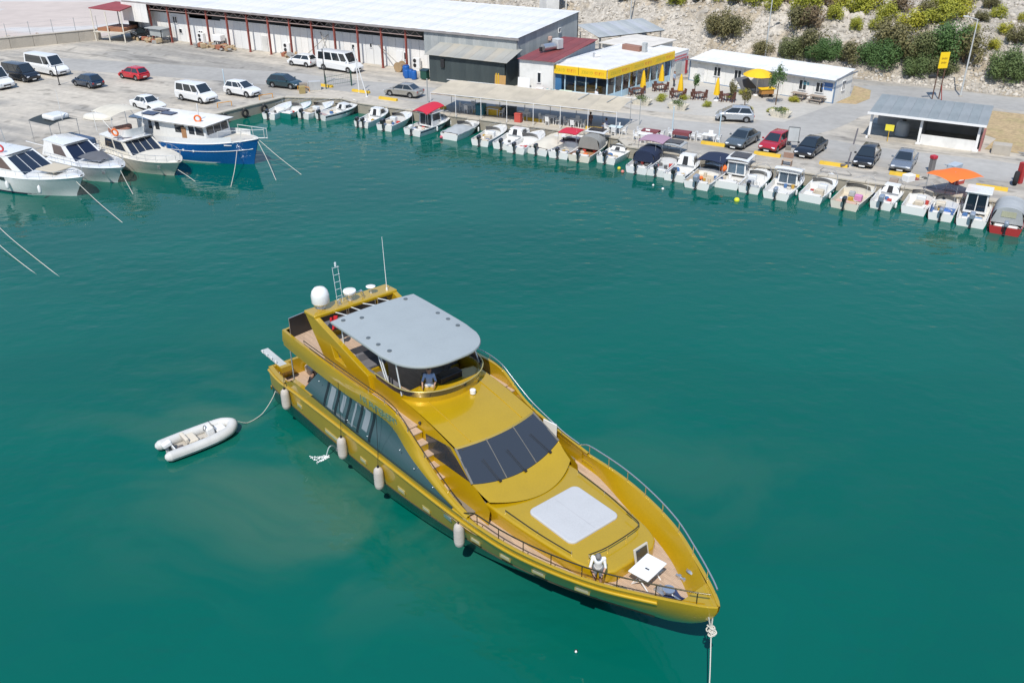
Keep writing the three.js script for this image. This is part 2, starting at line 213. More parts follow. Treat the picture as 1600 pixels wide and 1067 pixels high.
{ // warehouse
  const ux = 0.8825, uz = 0.4714, W = thing('warehouse', 'long white-roofed warehouse with red steel posts along its open eave', 'warehouse', [-57.2, G, -142.6], headOf(ux, uz));
  const L = 65.6, D = 17.2, hF = 5.4, hB = 6.1, R = rng(11), slope = Math.atan2(hB - hF, D);
  const pg = uvd(strip(new RoundedBoxGeometry(1.0, 0.05, D + 0.5, 1, 0.015))), rib = uvd(strip(new THREE.BoxGeometry(0.06, 0.05, D + 0.4)));
  const roof = Group_('roof', W, 0, 0, 0); const roofM = [white3, white1, white2].map(m => { const q = m.clone(); q.color.multiplyScalar(0.93); return q; });
  for (let i = 0; i < 66; i++) share('roof_sheet', pg, roofM[[0, 0, 1, 0, 2, 1][Math.floor(R() * 6)]], roof, 0.0 + i * 1.0 + 0.3, (hF + hB) / 2 + 0.02 * (i % 2), -D / 2 + 0.1, 0, slope, 0);
  new Build().box(L + 0.6, 0.22, 0.12, L / 2, hF - 0.16, 0.28).build('gutter', MG([0.30, 0.28, 0.28]), roof);
  // red posts
  const post = new Build().box(0.2, hF - 0.35, 0.05, 0, (hF - 0.35) / 2, -0.09).box(0.2, hF - 0.35, 0.05, 0, (hF - 0.35) / 2, 0.09).box(0.05, hF - 0.35, 0.16, 0, (hF - 0.35) / 2, 0).box(0.36, 0.05, 0.36, 0, 0.025, 0).geo();
  for (let i = 0; i < 14; i++) share('post', post, redSteel, W, 4.6 + i * 3.75, 0, -0.15);
  // lattice girder below the eave
  const tr = new Build(); tr.box(L - 14, 0.09, 0.09, (L - 14) / 2 + 0.5, hF - 0.36, -0.15).box(L - 14, 0.09, 0.09, (L - 14) / 2 + 0.5, hF - 0.98, -0.15); for (let i = 0; i < 68; i++) tr.beam([0.8 + i * 0.75, hF - (i % 2 ? 0.38 : 0.96), -0.15], [0.8 + (i + 1) * 0.75, hF - (i % 2 ? 0.96 : 0.38), -0.15], 0.05, 0.05); tr.build('truss', MG([0.36, 0.28, 0.26], 0.6), W);
  // white front wall of panels set back under the eave
  const wall = Group_('front_wall', W, 0, 0, -1.5); const wp = uvd(strip(new RoundedBoxGeometry(1.17, 1, 0.09, 1, 0.02)));
  for (let i = 0; i < 44; i++) { const hh = i < 2 ? 4.4 : i < 9 ? 3.9 : i < 14 ? 3.5 : 3.7; const m = share('wall_panel', wp, [white1, white2, white3][Math.floor(R() * 3)], wall, 0.9 + i * 1.2, hh / 2, (i % 3) * 0.006); m.scale.y = hh; }
  for (const [x, y, w, h] of [[8.2, 3.0, 0.9, 1.0], [9, 1.5, 0.7, 0.7], [13, 1.4, 0.9, 0.9], [40.3, 1.7, 0.5, 1.2], [43.2, 2.4, 0.45, 0.6], [48.6, 1.5, 0.6, 1.0]]) windowPart(wall, w, h, x, y, 0.05, 0, w > 0.8 ? 1 : 0);
  doorPart(wall, 1.0, 2.1, 47.6, 0, 0.06, frameW); doorPart(wall, 1.0, 2.1, 25.0, 0, 0.06, MG([0.6, 0.6, 0.58]));
  // dark sheets in the upper gap, coloured to stand in for the interior shade
  const gapSheet = new Build(); gapSheet.box(14, 1.0, 0.03, 22, 3.9, -2.0).box(17, 1.2, 0.03, 44, 4.0, -2.1); gapSheet.build('gap_dark_sheet', MG([0.10, 0.105, 0.10], 0.95), W);
  // white boarding at the left end of the eave
  const lb = uvd(strip(new RoundedBoxGeometry(1.28, 2.6, 0.06, 1, 0.01))); for (let i = 0; i < 4; i++) share('fascia_board', lb, [white3, white1][i % 2], W, 0.2 + i * 1.3, hF - 1.55, 0.36);
  // grey corrugated sheeting: right part of the front, gable, back, left end
  const c1 = uvd(gridCorr(1.02, 2.75, 0.02, 4, 0.03)); for (let i = 0; i < 13; i++) share('wall_sheet', c1, [greySheet, greySheet2, greySheet3][Math.floor(R() * 3)], W, 53.0 + i * 1.0, hF - 3.05, 0.04 + 0.004 * (i % 2));
  const ge = Group_('gable_wall', W, L, 0, 0, Math.PI / 2); for (let i = 0; i < 17; i++) { const hh = lerp(hF, hB, (i + 0.5) / 17) - 0.12, g = share('wall_sheet', uvd(gridCorr(1.02, hh, 0.02, 4, 0.03)), [greySheet, greySheet2, greySheet3, greySheet][Math.floor(R() * 4)], ge, 0.4 + i * 1.0, 0, 0.02 + 0.004 * (i % 2)); }
  windowPart(ge, 0.7, 0.6, 11.3, 4.6, 0.08, 0, 0); new Build().rbox(0.5, 0.5, 0.4, 0.05, 8.2, 4.1, 0.3).cyl(0.17, 0.17, 0.05, 8.2, 4.1, 0.52, 12, Math.PI / 2).build('vent', MG([0.5, 0.35, 0.3]), ge);
  new Build().box(L, hB - 0.1, 0.1, L / 2, (hB - 0.1) / 2, -D).box(0.1, hF - 0.2, D, 0.0, (hF - 0.2) / 2, -D / 2 - 0.06).box(L - 13, 0.02, D, (L - 13) / 2, 3.9, -D / 2 - 1.6).build('rear_wall', darkIn, W);  // near-black colour stands in for the unlit interior seen through the gap
  // diagonal braces leaning on the wall
  for (const [a, b] of [[[33.2, 0.1, 0.7], [36.3, 3.2, -1.4]], [[38.4, 0.1, 0.9], [35.0, 3.4, -1.4]], [[50.2, 0.1, 0.9], [44.4, 2.6, -1.4]]]) new Build().bar(a, b, 0.05).build('brace', MG([0.4, 0.37, 0.33]), W);
  // cool units and clutter at the wall (things of their own)
  const at = (x, z, y = 0) => [-57.2 + x * ux - z * uz, G + y, -142.6 + x * uz + z * ux];
  const ac = thing('outdoor_unit', 'white cooling unit with two dark fans on the left part of the warehouse wall', 'cooling unit', at(13.3, -1.15, 0), headOf(ux, uz), 'cooling units at the warehouse wall');
  new Build().rbox(1.0, 1.3, 0.45, 0.04, 0, 0.95, 0).box(0.8, 0.3, 0.4, 0, 0.15, 0).build('cabinet', frameW, ac); for (const y of [0.68, 1.25]) new Build().cyl(0.24, 0.24, 0.04, -0.2, y, 0.24, 16, Math.PI / 2).build('fan', blackP, ac);
  copyOf(ac, 'white cooling unit with two dark fans at the middle of the warehouse wall', at(29.2, -1.15), headOf(ux, uz)); copyOf(ac, 'white cooling unit beside the cable drum at the warehouse wall', at(50.6, -0.9), headOf(ux, uz));
  const bin = thing('storage_tank', 'white box tank raised on a dark frame at the warehouse wall', 'tank', at(17.2, -0.6), headOf(ux, uz)); new Build().rbox(1.5, 0.9, 1.0, 0.12, 0, 1.35, 0).build('tank', frameW, bin); const fr = new Build(); for (const a of [-0.6, 0.6]) for (const b of [-0.4, 0.4]) fr.box(0.08, 0.9, 0.08, a, 0.45, b); fr.box(1.3, 0.06, 0.9, 0, 0.87, 0).build('stand', blackP, bin);
  const dr = thing('cable_drum', 'round wooden cable drum standing by the warehouse', 'cable drum', at(49.0, 0.6), headOf(ux, uz)); const wood = MG([0.36, 0.25, 0.14], 0.85); for (const z of [-0.5, 0.5]) new Build().cyl(0.62, 0.62, 0.08, 0, 0.62, z, 20, Math.PI / 2).build('flange', wood, dr); new Build().cyl(0.36, 0.36, 0.92, 0, 0.62, 0, 16, Math.PI / 2).build('core', MG([0.3, 0.22, 0.15]), dr);
  const crateM = [MG([0.38, 0.26, 0.15]), MG([0.45, 0.35, 0.22]), MG([0.30, 0.30, 0.29]), MG([0.32, 0.12, 0.07])];
  const pileAt = (label, px, pz, n, sp, seed) => { const t = thing('scrap_heap', label, 'scrap heap', at(px, pz), headOf(ux, uz)), r = rng(seed); for (let i = 0; i < n; i++) { const s = 0.25 + 0.5 * r(); new Build().rbox(s * (0.6 + r()), s * (0.4 + 0.7 * r()), s, 0.03, 0, 0, 0, r() * 3, r() * 0.4 - 0.2, r() * 0.4 - 0.2).build('timber_piece', crateM[Math.floor(r() * 4)], t).position.set((r() - 0.5) * sp, 0.15 + 0.35 * r(), (r() - 0.5) * 1.4); } };
  pileAt('heap of timber and rusty scrap below the grey hut at the warehouse', 4.6, 1.0, 26, 5.5, 3); pileAt('heap of timber and scrap between the two left cooling units', 15.6, 0.4, 16, 3.6, 4); pileAt('low heap of timber under the white box tank', 19.2, 0.6, 14, 3, 5); pileAt('low heap of scrap beside the middle cooling unit', 30.3, 0.2, 12, 2.6, 6);
  const hut = thing('hut', 'small grey flat-roofed hut at the left end of the warehouse', 'hut', at(6.6, 0.6), headOf(ux, uz)); new Build().box(2.6, 1.0, 1.4, 0.3, 1.5, 0).build('body', greySheet, hut); new Build().rbox(3.3, 0.08, 1.9, 0.02, 0, 2.05, 0.05).build('roof', greySheet2, hut); const hl = new Build(); for (const a of [-1.3, 1.4]) for (const b of [-0.7, 0.8]) hl.box(0.07, 2.0, 0.07, a, 1.0, b); hl.build('frame', blackP, hut);
  // dark lean-to in front of the right end
  const A = thing('lean_to_shed', 'dark green sheeted lean-to shed with a faded grey roof', 'shed', at(55.2, 0), headOf(ux, uz)); const dk = [MG([0.045, 0.062, 0.066], 0.7), MG([0.052, 0.070, 0.073], 0.7)];
  const dw = uvd(gridCorr(1.04, 3.1, 0.03, 5, 0.02)); for (let i = 0; i < 11; i++) if (i < 10) share('wall_sheet', dw, dk[i % 2], A, 0.55 + i * 1.04, 0, 3.3);
  for (let i = 0; i < 3; i++) share('wall_sheet', dw, dk[i % 2], A, 10.45, 0, 0.55 + i * 1.04, Math.PI / 2); const rf = Group_('roof', A, 0, 0, 0); const rg = uvd(strip(new RoundedBoxGeometry(1.02, 0.05, 4.1, 1, 0.015))); for (let i = 0; i < 11; i++) share('roof_sheet', rg, [MG([0.37, 0.36, 0.32]), MG([0.34, 0.335, 0.305]), MG([0.40, 0.37, 0.31])][i % 3], rf, 0.1 + i * 1.03, 3.62 + 0.01 * (i % 2), 1.75, 0, 0.22, 0);
  new Build().box(0.06, 3.0, 3.2, 0.05, 1.5, 1.65).build('side_wall', greySheet2, A); new Build().rbox(0.5, 1.0, 0.2, 0.05, 2.0, 2.3, 3.45).build('hung_lamp', blackP, A);
  // boards and barrels around it
  const bd = thing('board', 'plain orange plywood board leaning beside the dark shed', 'board', at(65.6, 4.4), headOf(ux, uz) + 0.05); new Build().rbox(1.4, 1.9, 0.05, 0.01, 0, 0.95, 0, 0, -0.1).build('plywood', MG([0.50, 0.30, 0.11], 0.8), bd);
  const tank = thing('barrel', 'blue plastic barrel left of the dark shed', 'barrel', at(52.4, 3.2), 0.3, 'blue barrels left of the dark shed'); new Build().lathe([[0, 0], [0.3, 0], [0.36, 0.1], [0.37, 0.5], [0.36, 0.95], [0.3, 1.05], [0, 1.05]], 0, 0, 0, 18).build('drum', M([0.01, 0.10, 0.36], 0.45), tank); new Build().cyl(0.3, 0.3, 0.05, 0, 1.06, 0, 18).build('lid', M([0.012, 0.08, 0.28], 0.5), tank);
  copyOf(tank, 'blue plastic barrel left of the dark shed', at(51.3, 2.6), 1, 0, 1.25); copyOf(tank, 'blue plastic barrel left of the dark shed', at(53.1, 3.6), 2); copyOf(tank, 'blue plastic barrel left of the dark shed', at(51.9, 3.4), 2.6);
  const gb = thing('wheelie_bin', 'dark green wheeled bin against the dark shed', 'bin', at(54.3, 3.0), headOf(ux, uz)); new Build().rbox(0.9, 1.0, 0.8, 0.06, 0, 0.62, 0).build('body', M([0.012, 0.07, 0.05], 0.5), gb); new Build().rbox(1.0, 0.12, 0.9, 0.05, 0, 1.17, 0, 0, 0.1).build('lid', M([0.015, 0.05, 0.07], 0.5), gb); for (const s of [-0.35, 0.35]) new Build().cyl(0.1, 0.1, 0.06, s, 0.1, -0.3, 12, 0, Math.PI / 2).build('wheel', blackP, gb);
}
const dirOf = (A, B) => { const L = Math.hypot(B[0] - A[0], B[1] - A[1]); return [(B[0] - A[0]) / L, (B[1] - A[1]) / L, L]; };
{ // white annex with maroon roof
  const A = [0.9, -107.3], B = [4.7, -105.5], [ux, uz, L] = dirOf(A, B);
  const t = thing('annex', 'narrow white building with a maroon sheet roof beside the yellow cafe', 'building', [A[0], G, A[1]], headOf(ux, uz));
  const w = new Build(); w.box(L, 3.9, 0.15, L / 2, 1.95, 0).box(0.15, 3.9, 13, 0.08, 1.95, -6.6).box(0.15, 3.9, 13, L - 0.08, 1.95, -6.6).box(L, 4.2, 0.15, L / 2, 2.1, -13.1); w.build('wall', white1, t);
  const rm = [MG([0.24, 0.055, 0.055], 0.6), MG([0.21, 0.05, 0.052], 0.6)], rg = uvd(strip(new RoundedBoxGeometry(0.92, 0.05, 13.8, 1, 0.015))); const rf = Group_('roof', t, 0, 0, 0); for (let i = 0; i < 5; i++) share('roof_sheet', rg, rm[i % 2], rf, 0.3 + i * 0.93, 4.05 + 0.01 * (i % 2), -6.5, 0, 0.02, 0);
  windowPart(t, 0.5, 1.2, 2.5, 2.0, 0.09, 0, 0);
  const q = (x, z, y = 0) => [A[0] + x * ux - z * uz, G + y, A[1] + x * uz + z * ux];
  const du = thing('roof_duct', 'silver air duct lying on the maroon roof', 'duct', q(1.6, -4.6, 4.15), headOf(ux, uz) + 1.2); new Build().cyl(0.4, 0.4, 2.0, 0, 0.42, 0, 16, 0, Math.PI / 2).build('pipe', steel, du); new Build().rbox(0.9, 1.1, 1.0, 0.05, 1.5, 0.6, 0).build('fan_box', MG([0.5, 0.52, 0.53]), du); new Build().rbox(0.3, 0.5, 0.3, 0.05, -1.3, 0.3, 0).build('support', blackP, du);
  const fb = thing('display_board', 'white panel leaning against the narrow white building', 'board', q(0.9, 0.9), headOf(ux, uz)); new Build().rbox(1.5, 2.0, 0.05, 0.01, 0, 1.0, 0, 0, -0.12).build('panel', frameW, fb);
  const rc = thing('drinks_cooler', 'small red cooler box below the white building', 'cooler', q(2.9, 0.8), headOf(ux, uz)); new Build().rbox(0.75, 0.95, 0.6, 0.05, 0, 0.5, 0).build('body', M([0.45, 0.03, 0.04], 0.45), rc); new Build().rbox(0.78, 0.08, 0.63, 0.03, 0, 1.01, 0).build('lid', frameW, rc);
  const yp = thing('yellow_post', 'pair of yellow posts by the dark shed', 'post', q(-2.0, 1.8), headOf(ux, uz)); for (const s of [-0.14, 0.14]) new Build().cyl(0.07, 0.07, 2.4, s, 1.2, 0, 10).build('tube', yellowP, yp);
  const gb = thing('rubbish_bin', 'grey skip full of rubbish next to the red cooler', 'bin', q(4.6, 1.2), headOf(ux, uz)); new Build().rbox(1.6, 0.9, 0.9, 0.06, 0, 0.5, 0).build('body', MG([0.17, 0.22, 0.21]), gb); const r = rng(8); for (let i = 0; i < 6; i++) new Build().sph(0.22, -0.6 + i * 0.24, 0.98, 0.1 * (r() - 0.5), 1, 0.7, 1).build('rubbish_bag', [MG([0.1, 0.3, 0.3]), MG([0.5, 0.45, 0.4]), blackP][i % 3], gb);
  const ys = thing('counter', 'long yellow counter in front of the cafe window', 'counter', q(7.0, 1.7), headOf(ux, uz)); new Build().rbox(3.6, 0.95, 0.8, 0.04, 0, 0.5, 0).build('body', M([0.74, 0.46, 0.02], 0.5), ys); new Build().rbox(1.5, 0.3, 0.5, 0.05, -0.6, 1.12, 0).build('tray', MG([0.6, 0.7, 0.55]), ys);
}
{ // the cafe with the yellow fascia
  const A = [4.9, -106.2], B = [10.6, -103.2], C = [19.2, -113.6], Dd = [13.4, -117.4];
  const t = thing('cafe', 'single-storey cafe with a white flat roof and yellow sign fascia', 'building', [B[0], G, B[1]], 0);
  const rel = p => [p[0] - B[0], p[1] - B[1]], a = rel(A), b = [0, 0], c = rel(C), d = rel(Dd); const out = (p, k) => { const m = [(a[0] + c[0]) / 2, (a[1] + c[1]) / 2], L = Math.hypot(p[0] - m[0], p[1] - m[1]); return [p[0] + (p[0] - m[0]) / L * k, p[1] + (p[1] - m[1]) / L * k]; };
  const ro = [a, b, c, d].map(p => out(p, 0.45));
  new Build().add(prismGeo(ro.map(p => out(p, -0.08)), 2.7, 3.5)).build('roof', M([0.70, 0.69, 0.67], 0.6, 0, { map: GRIME }), t);
  const pf = new Build(); for (let i = 0; i < 4; i++) { const p = ro[i], q = ro[(i + 1) % 4]; pf.beam([p[0], 3.56, p[1]], [q[0], 3.56, q[1]], 0.14, 0.12); } pf.build('parapet', frameW, t);
  // fascia panels: yellow boards with painted lettering bands
  const fasciaTex = colorTex(512, 64, (u, v) => { const y = [0.80, 0.52, 0.02]; const row = v > 0.3 && v < 0.7; const gl = hash2(Math.floor(u * 64), Math.floor(v * 9), 5) > 0.42 && vnoise(u * 120, v * 10, 4) > 0.35; if (row && gl && u > 0.1 && u < 0.52) return [0.46, 0.36, 0.02]; if (row && gl && u > 0.58 && u < 0.9) return [0.62, 0.17, 0.02]; return y; });
  const fm = M([1, 1, 1], 0.45, 0, { map: fasciaTex });
  const fascia = (p, q, n) => { const [ux, uz, L] = dirOf(p, q); for (let i = 0; i < n; i++) { const w = L / n - 0.06, g = new THREE.BoxGeometry(w, 0.92, 0.1); const m = share('fascia_panel', g, fm, t, p[0] + ux * L * (i + 0.5) / n, 3.05, p[1] + uz * L * (i + 0.5) / n, headOf(ux, uz)); m.translateZ(0.1); } const e = new Build(); e.beam([p[0], 2.58, p[1]], [q[0], 2.58, q[1]], 0.12, 0.06); e.build('fascia_trim', frameW, t); };
  fascia(ro[0], ro[1], 2); fascia(ro[1], ro[2], 3);
  // walls: solid rear sides, glazed front and right side
  const w = new Build(); w.beam([a[0], 1.35, a[1]], [d[0], 1.35, d[1]], 0.15, 2.7).beam([d[0], 1.35, d[1]], [c[0], 1.35, c[1]], 0.15, 2.7); w.build('wall', bluePaint, t);
  const glz = (p, q, n, doors) => { const [ux, uz, L] = dirOf(p, q), ry = headOf(ux, uz); const g = Group_('glazing', t, p[0], 0, p[1], ry); const fr = new Build(); fr.box(L, 0.12, 0.12, L / 2, 2.6, 0).box(L, 0.7, 0.1, L / 2, 0.35, -0.01); for (let i = 0; i <= n; i++) fr.box(0.11, 2.6, 0.14, L * i / n, 1.3, 0.005); fr.build('frame', M([0.42, 0.58, 0.68], 0.5), g);
    for (let i = 0; i < n; i++) new Build().box(L / n - 0.12, 1.82, 0.03, L * (i + 0.5) / n, 1.62, 0).build('pane', M([1, 1, 1], 0.02, 0, { transmission: 1, thickness: 0, ior: 1.5 }), g); };
  glz(a, b, 5); glz(b, c, 9);
  new Build().add(prismGeo([a, b, c, d].map(p => out(p, -0.2)), 0.02, 0.05)).build('floor', MG([0.2, 0.18, 0.16]), t);
  const cn = new Build(); cn.beam([a[0] * 0.8 + 0.4, 0.5, a[1] * 0.8 - 1.4], [-0.9, 0.5, -1.6], 0.6, 1.0).beam([1.6, 0.4, -3.4], [5.6, 0.4, -8], 0.7, 0.8); cn.build('counter', MG([0.4, 0.3, 0.2]), t);
  const bl = new Build(); bl.beam([a[0] - 0.02, 1.3, a[1] + 0.02], [a[0] + 0.75, 1.3, a[1] + 0.42], 0.2, 2.6); bl.build('corner_panel', bluePaint, t);
  // roof plant
  const rp = thing('roof_hatch', 'brown tiled box on the far edge of the cafe roof', 'roof box', [14.6, G + 3.5, -114.4], -0.75); new Build().rbox(2.6, 0.6, 0.8, 0.04, 0, 0.3, 0).build('box', MG([0.30, 0.16, 0.12]), rp); new Build().rbox(0.5, 1.1, 0.5, 0.04, 1.8, 0.55, 0).build('chimney', greySheet2, rp);
  const rv = thing('roof_vent', 'small vent cowl near the left edge of the cafe roof', 'vent', [9.6, G + 3.5, -110.0], 0.3); new Build().cyl(0.14, 0.14, 0.5, 0, 0.25, 0, 12).build('pipe', steel, rv); new Build().rbox(0.7, 0.3, 0.3, 0.05, 0.4, 0.2, 0).build('cowl', frameW, rv);
}
{ // small shop with red sign, left end of the prefab row
  const A = [19.5, -113.9], B = [22.0, -117.2], [ux, uz, L] = dirOf(A, B);
  const t = thing('sign_shop', 'small white shop front with red lettering beside the cafe', 'shop', [A[0], G, A[1]], headOf(ux, uz));
  new Build().box(L, 3.0, 0.15, L / 2, 1.5, -0.1).build('wall', white1, t); new Build().box(L + 0.1, 0.1, 4.0, L / 2, 3.06, -2.0).build('roof', white3, t); new Build().box(0.15, 3, 3.8, L, 1.5, -2.05).build('side_wall', white2, t);
  const sg = new Build(); sg.rbox(L * 0.86, 0.75, 0.06, 0.01, L * 0.46, 2.45, 0.02); sg.build('sign_board', MG([0.62, 0.60, 0.62], 0.5), t);
  const lt = new Build(), r = rng(5); for (let row = 0; row < 2; row++) for (let i = 0; i < 13; i++) lt.box(0.13, 0.17 - 0.05 * (r() > 0.6), 0.03, 0.5 + i * 0.24, 2.62 - row * 0.34, 0.065); lt.build('lettering', M([0.50, 0.04, 0.05], 0.5), t);
  new Build().rbox(0.55, 2.1, 0.05, 0.01, L - 0.35, 1.25, 0.02).build('red_banner', M([0.48, 0.05, 0.06], 0.5), t); new Build().rbox(1.6, 1.5, 0.05, 0.01, 1.6, 1.2, 0.02).build('poster', MG([0.55, 0.58, 0.56]), t);
  // pale flat roofs between the cafe and the prefab
  const f = thing('flat_roof_block', 'low cream flat-roofed block behind the cafe', 'building', [15.6, G, -121], headOf(0.64, -0.77)); new Build().box(7.5, 2.8, 6, 2.5, 1.4, -1).build('wall', white1, f); new Build().rbox(8.2, 0.14, 6.8, 0.03, 2.5, 2.88, -1).build('roof', M([0.66, 0.62, 0.56], 0.8, 0, { map: GRIME }), f);
  const s2 = thing('open_shed', 'grey sheet shed roof on posts behind the warehouse gable', 'shed', [11.4, G, -125.4], headOf(0.86, -0.5)); const r2 = uvd(strip(new RoundedBoxGeometry(1.0, 0.05, 5.4, 1, 0.015))); for (let i = 0; i < 11; i++) share('roof_sheet', r2, [greySheet2, greySheet, MG([0.40, 0.42, 0.45])][i % 3], s2, 0.5 + i * 1.01, 3.5 + 0.01 * (i % 2), -2.5, 0, 0.16, 0); for (let i = 0; i < 4; i++) for (const z of [-4.8, -0.2]) share('post', new THREE.BoxGeometry(0.12, 3.0, 0.12), steel, s2, 0.4 + i * 3.4, 1.5, z); new Build().box(11, 0.12, 0.12, 5.5, 3.0, 0).build('beam', blackP, s2);
}
{ // long white prefab offices
  const A = [21.7, -114.0], B = [35.7, -102.2], [ux, uz, L] = dirOf(A, B), h = 2.55, D = 4.7;
  const t = thing('prefab_office', 'long white prefab office block with blue corner trims', 'building', [A[0], G, A[1]], headOf(ux, uz));
  const R = rng(21), n = 15, pg = uvd(strip(new RoundedBoxGeometry(L / n - 0.02, h, 0.08, 1, 0.012))); for (let i = 0; i < n; i++) share('wall_panel', pg, [white1, white3][Math.floor(R() * 2)], t, L * (i + 0.5) / n, h / 2, 0.003 * (i % 2));
  const eg = uvd(strip(new RoundedBoxGeometry(D / 4 - 0.02, h + 0.2, 0.08, 1, 0.012))); for (let i = 0; i < 4; i++) share('wall_panel', eg, white1, t, L - 0.04, (h + 0.2) / 2, -D * (i + 0.5) / 4, Math.PI / 2);
  new Build().box(L, h + 0.2, 0.1, L / 2, (h + 0.2) / 2, -D).box(0.1, h, D, 0.05, h / 2, -D / 2).build('rear_wall', white2, t);
  const rg = uvd(strip(new RoundedBoxGeometry(L / 12 - 0.01, 0.07, D + 1.1, 1, 0.015))), rf = Group_('roof', t, 0, 0, 0); for (let i = 0; i < 12; i++) share('roof_sheet', rg, [white3, white1][i % 2], rf, L * (i + 0.5) / 12 + 0.1, h + 0.22 + 0.008 * (i % 2), -D / 2 + 0.1, 0, 0.06, 0);
  new Build().box(L + 0.5, 0.14, 0.06, L / 2, h + 0.02, 0.62).box(0.06, 0.14, D + 1, L + 0.33, h + 0.2, -D / 2 + 0.1).build('eave_trim', MG([0.20, 0.23, 0.27]), t);
  const bl = new Build(); for (const x of [0.02, L - 0.02]) bl.box(0.14, h, 0.14, x, h / 2, 0.01); bl.box(L, 0.1, 0.1, L / 2, 0.05, 0.03).build('trim', MG([0.16, 0.24, 0.36]), t); for (let i = 1; i < 5; i++) new Build().box(0.05, h - 0.2, 0.05, L * i / 5, h / 2 + 0.05, 0.055).build('joint_strip', MG([0.35, 0.38, 0.4]), t);
  for (const x of [4.2, 6.9, 15.0, 17.0].map(v => v * L / 18.3)) windowPart(t, 0.95, 1.15, x - 0.4, 1.55, 0.05, 0, 1); windowPart(t, 0.9, 1.1, L + 0.005, 1.6, -D * 0.5, Math.PI / 2, 1);
  for (const x of [1.6, 9.0, 11.6]) doorPart(t, 0.95, 2.1, x, 0.05, 0.05, white2); new Build().rbox(1.2, 0.45, 0.04, 0.01, L - 0.85, 1.95, 0.07).rbox(1.2, 0.25, 0.04, 0.01, L - 0.85, 1.5, 0.07).build('blue_sign', M([0.05, 0.14, 0.36], 0.5), t); new Build().rbox(0.8, 0.3, 0.04, 0.01, 14.9, 1.75, 0.07).build('notice', M([0.12, 0.35, 0.42], 0.5), t);
}
{ // open shelter at the right
  const A = [34.9, -88.7], ux = 0.876, uz = 0.482, L = 9.9, D = 5.8;
  const t = thing('open_shelter', 'open-fronted shelter with a grey sheet roof on white posts', 'shelter', [A[0], G, A[1]], headOf(ux, uz));
  const rg = uvd(strip(new RoundedBoxGeometry(0.86, 0.06, D + 1.0, 1, 0.015))), rf = Group_('roof', t, 0, 0, 0), gm = [MG([0.25, 0.28, 0.29], 0.6), MG([0.27, 0.295, 0.305], 0.6)]; for (let i = 0; i < 12; i++) share('roof_sheet', rg, gm[i % 2], rf, -0.1 + (i + 0.5) * 0.865, 2.78 + 0.01 * (i % 2), -D / 2 + 0.1, 0, 0.045, 0);
  new Build().box(L + 0.6, 0.2, 0.1, L / 2 + 0.05, 2.53, 0.65).build('eave_beam', frameW, t);
  for (const x of [0.15, 4.7, L - 0.15]) new Build().box(0.22, 2.5, 0.22, x, 1.25, 0).box(0.5, 0.15, 0.5, x, 0.075, 0).build('post', frameW, t);
  new Build().box(L, 2.55, 0.15, L / 2, 1.275, -D).box(0.15, 2.4, D * 0.5, L - 0.02, 1.2, -D * 0.72).build('rear_wall', MG([0.45, 0.43, 0.40]), t);
  new Build().box(4.9, 0.95, 0.18, 7.3, 0.475, 0.0).build('front_wall', white1, t); new Build().box(0.18, 1.2, 4.0, L + 0.2, 0.6, -2.2).build('red_side_wall', MG([0.34, 0.14, 0.13]), t); new Build().box(4.4, 0.3, 0.3, 2.3, 0.15, 0.1).build('kerb', concrete, t); new Build().box(0.15, 2.4, D - 0.4, 4.7, 1.2, -D / 2 - 0.1).build('partition', MG([0.3, 0.29, 0.28]), t);
  const q = (x, z, y = 0) => [A[0] + x * ux - z * uz, G + y, A[1] + x * uz + z * ux];
  const tk = thing('water_tank', 'grey round water tank inside the open shelter', 'tank', q(2.9, -2.2), 0); new Build().lathe([[0, 0], [0.62, 0], [0.66, 0.1], [0.66, 1.2], [0.5, 1.45], [0.2, 1.52], [0, 1.52]], 0, 0, 0, 24).build('body', M([0.40, 0.43, 0.45], 0.5), tk); new Build().cyl(0.2, 0.2, 0.1, 0, 1.55, 0, 14).build('lid', blackP, tk);
  const sg = thing('notice_post', 'small yellow square notice on a post before the shelter', 'sign', q(2.0, 0.6), headOf(ux, uz)); new Build().cyl(0.03, 0.03, 1.3, 0, 0.65, 0, 8).build('post', yellowP, sg); new Build().rbox(0.8, 0.6, 0.04, 0.01, 0, 1.35, 0.03).build('panel', M([0.72, 0.62, 0.05], 0.5), sg);
  const pl = thing('plinth_block', 'light concrete block and bench at the right end of the shelter', 'block', q(11.9, -0.4), headOf(ux, uz)); new Build().rbox(1.6, 0.9, 1.2, 0.03, 0, 0.45, 0).build('block', concrete, pl); const r = rng(4); const pile = new Build(); for (let i = 0; i < 14; i++) pile.bar([1.2 + r() * 2, 0.05 + 0.3 * r(), -0.6 + r()], [1.5 + r() * 2.2, 0.1 + 0.2 * r(), -0.6 + r()], 0.03); pile.build('pipes', MG([0.25, 0.26, 0.27]), pl);
}
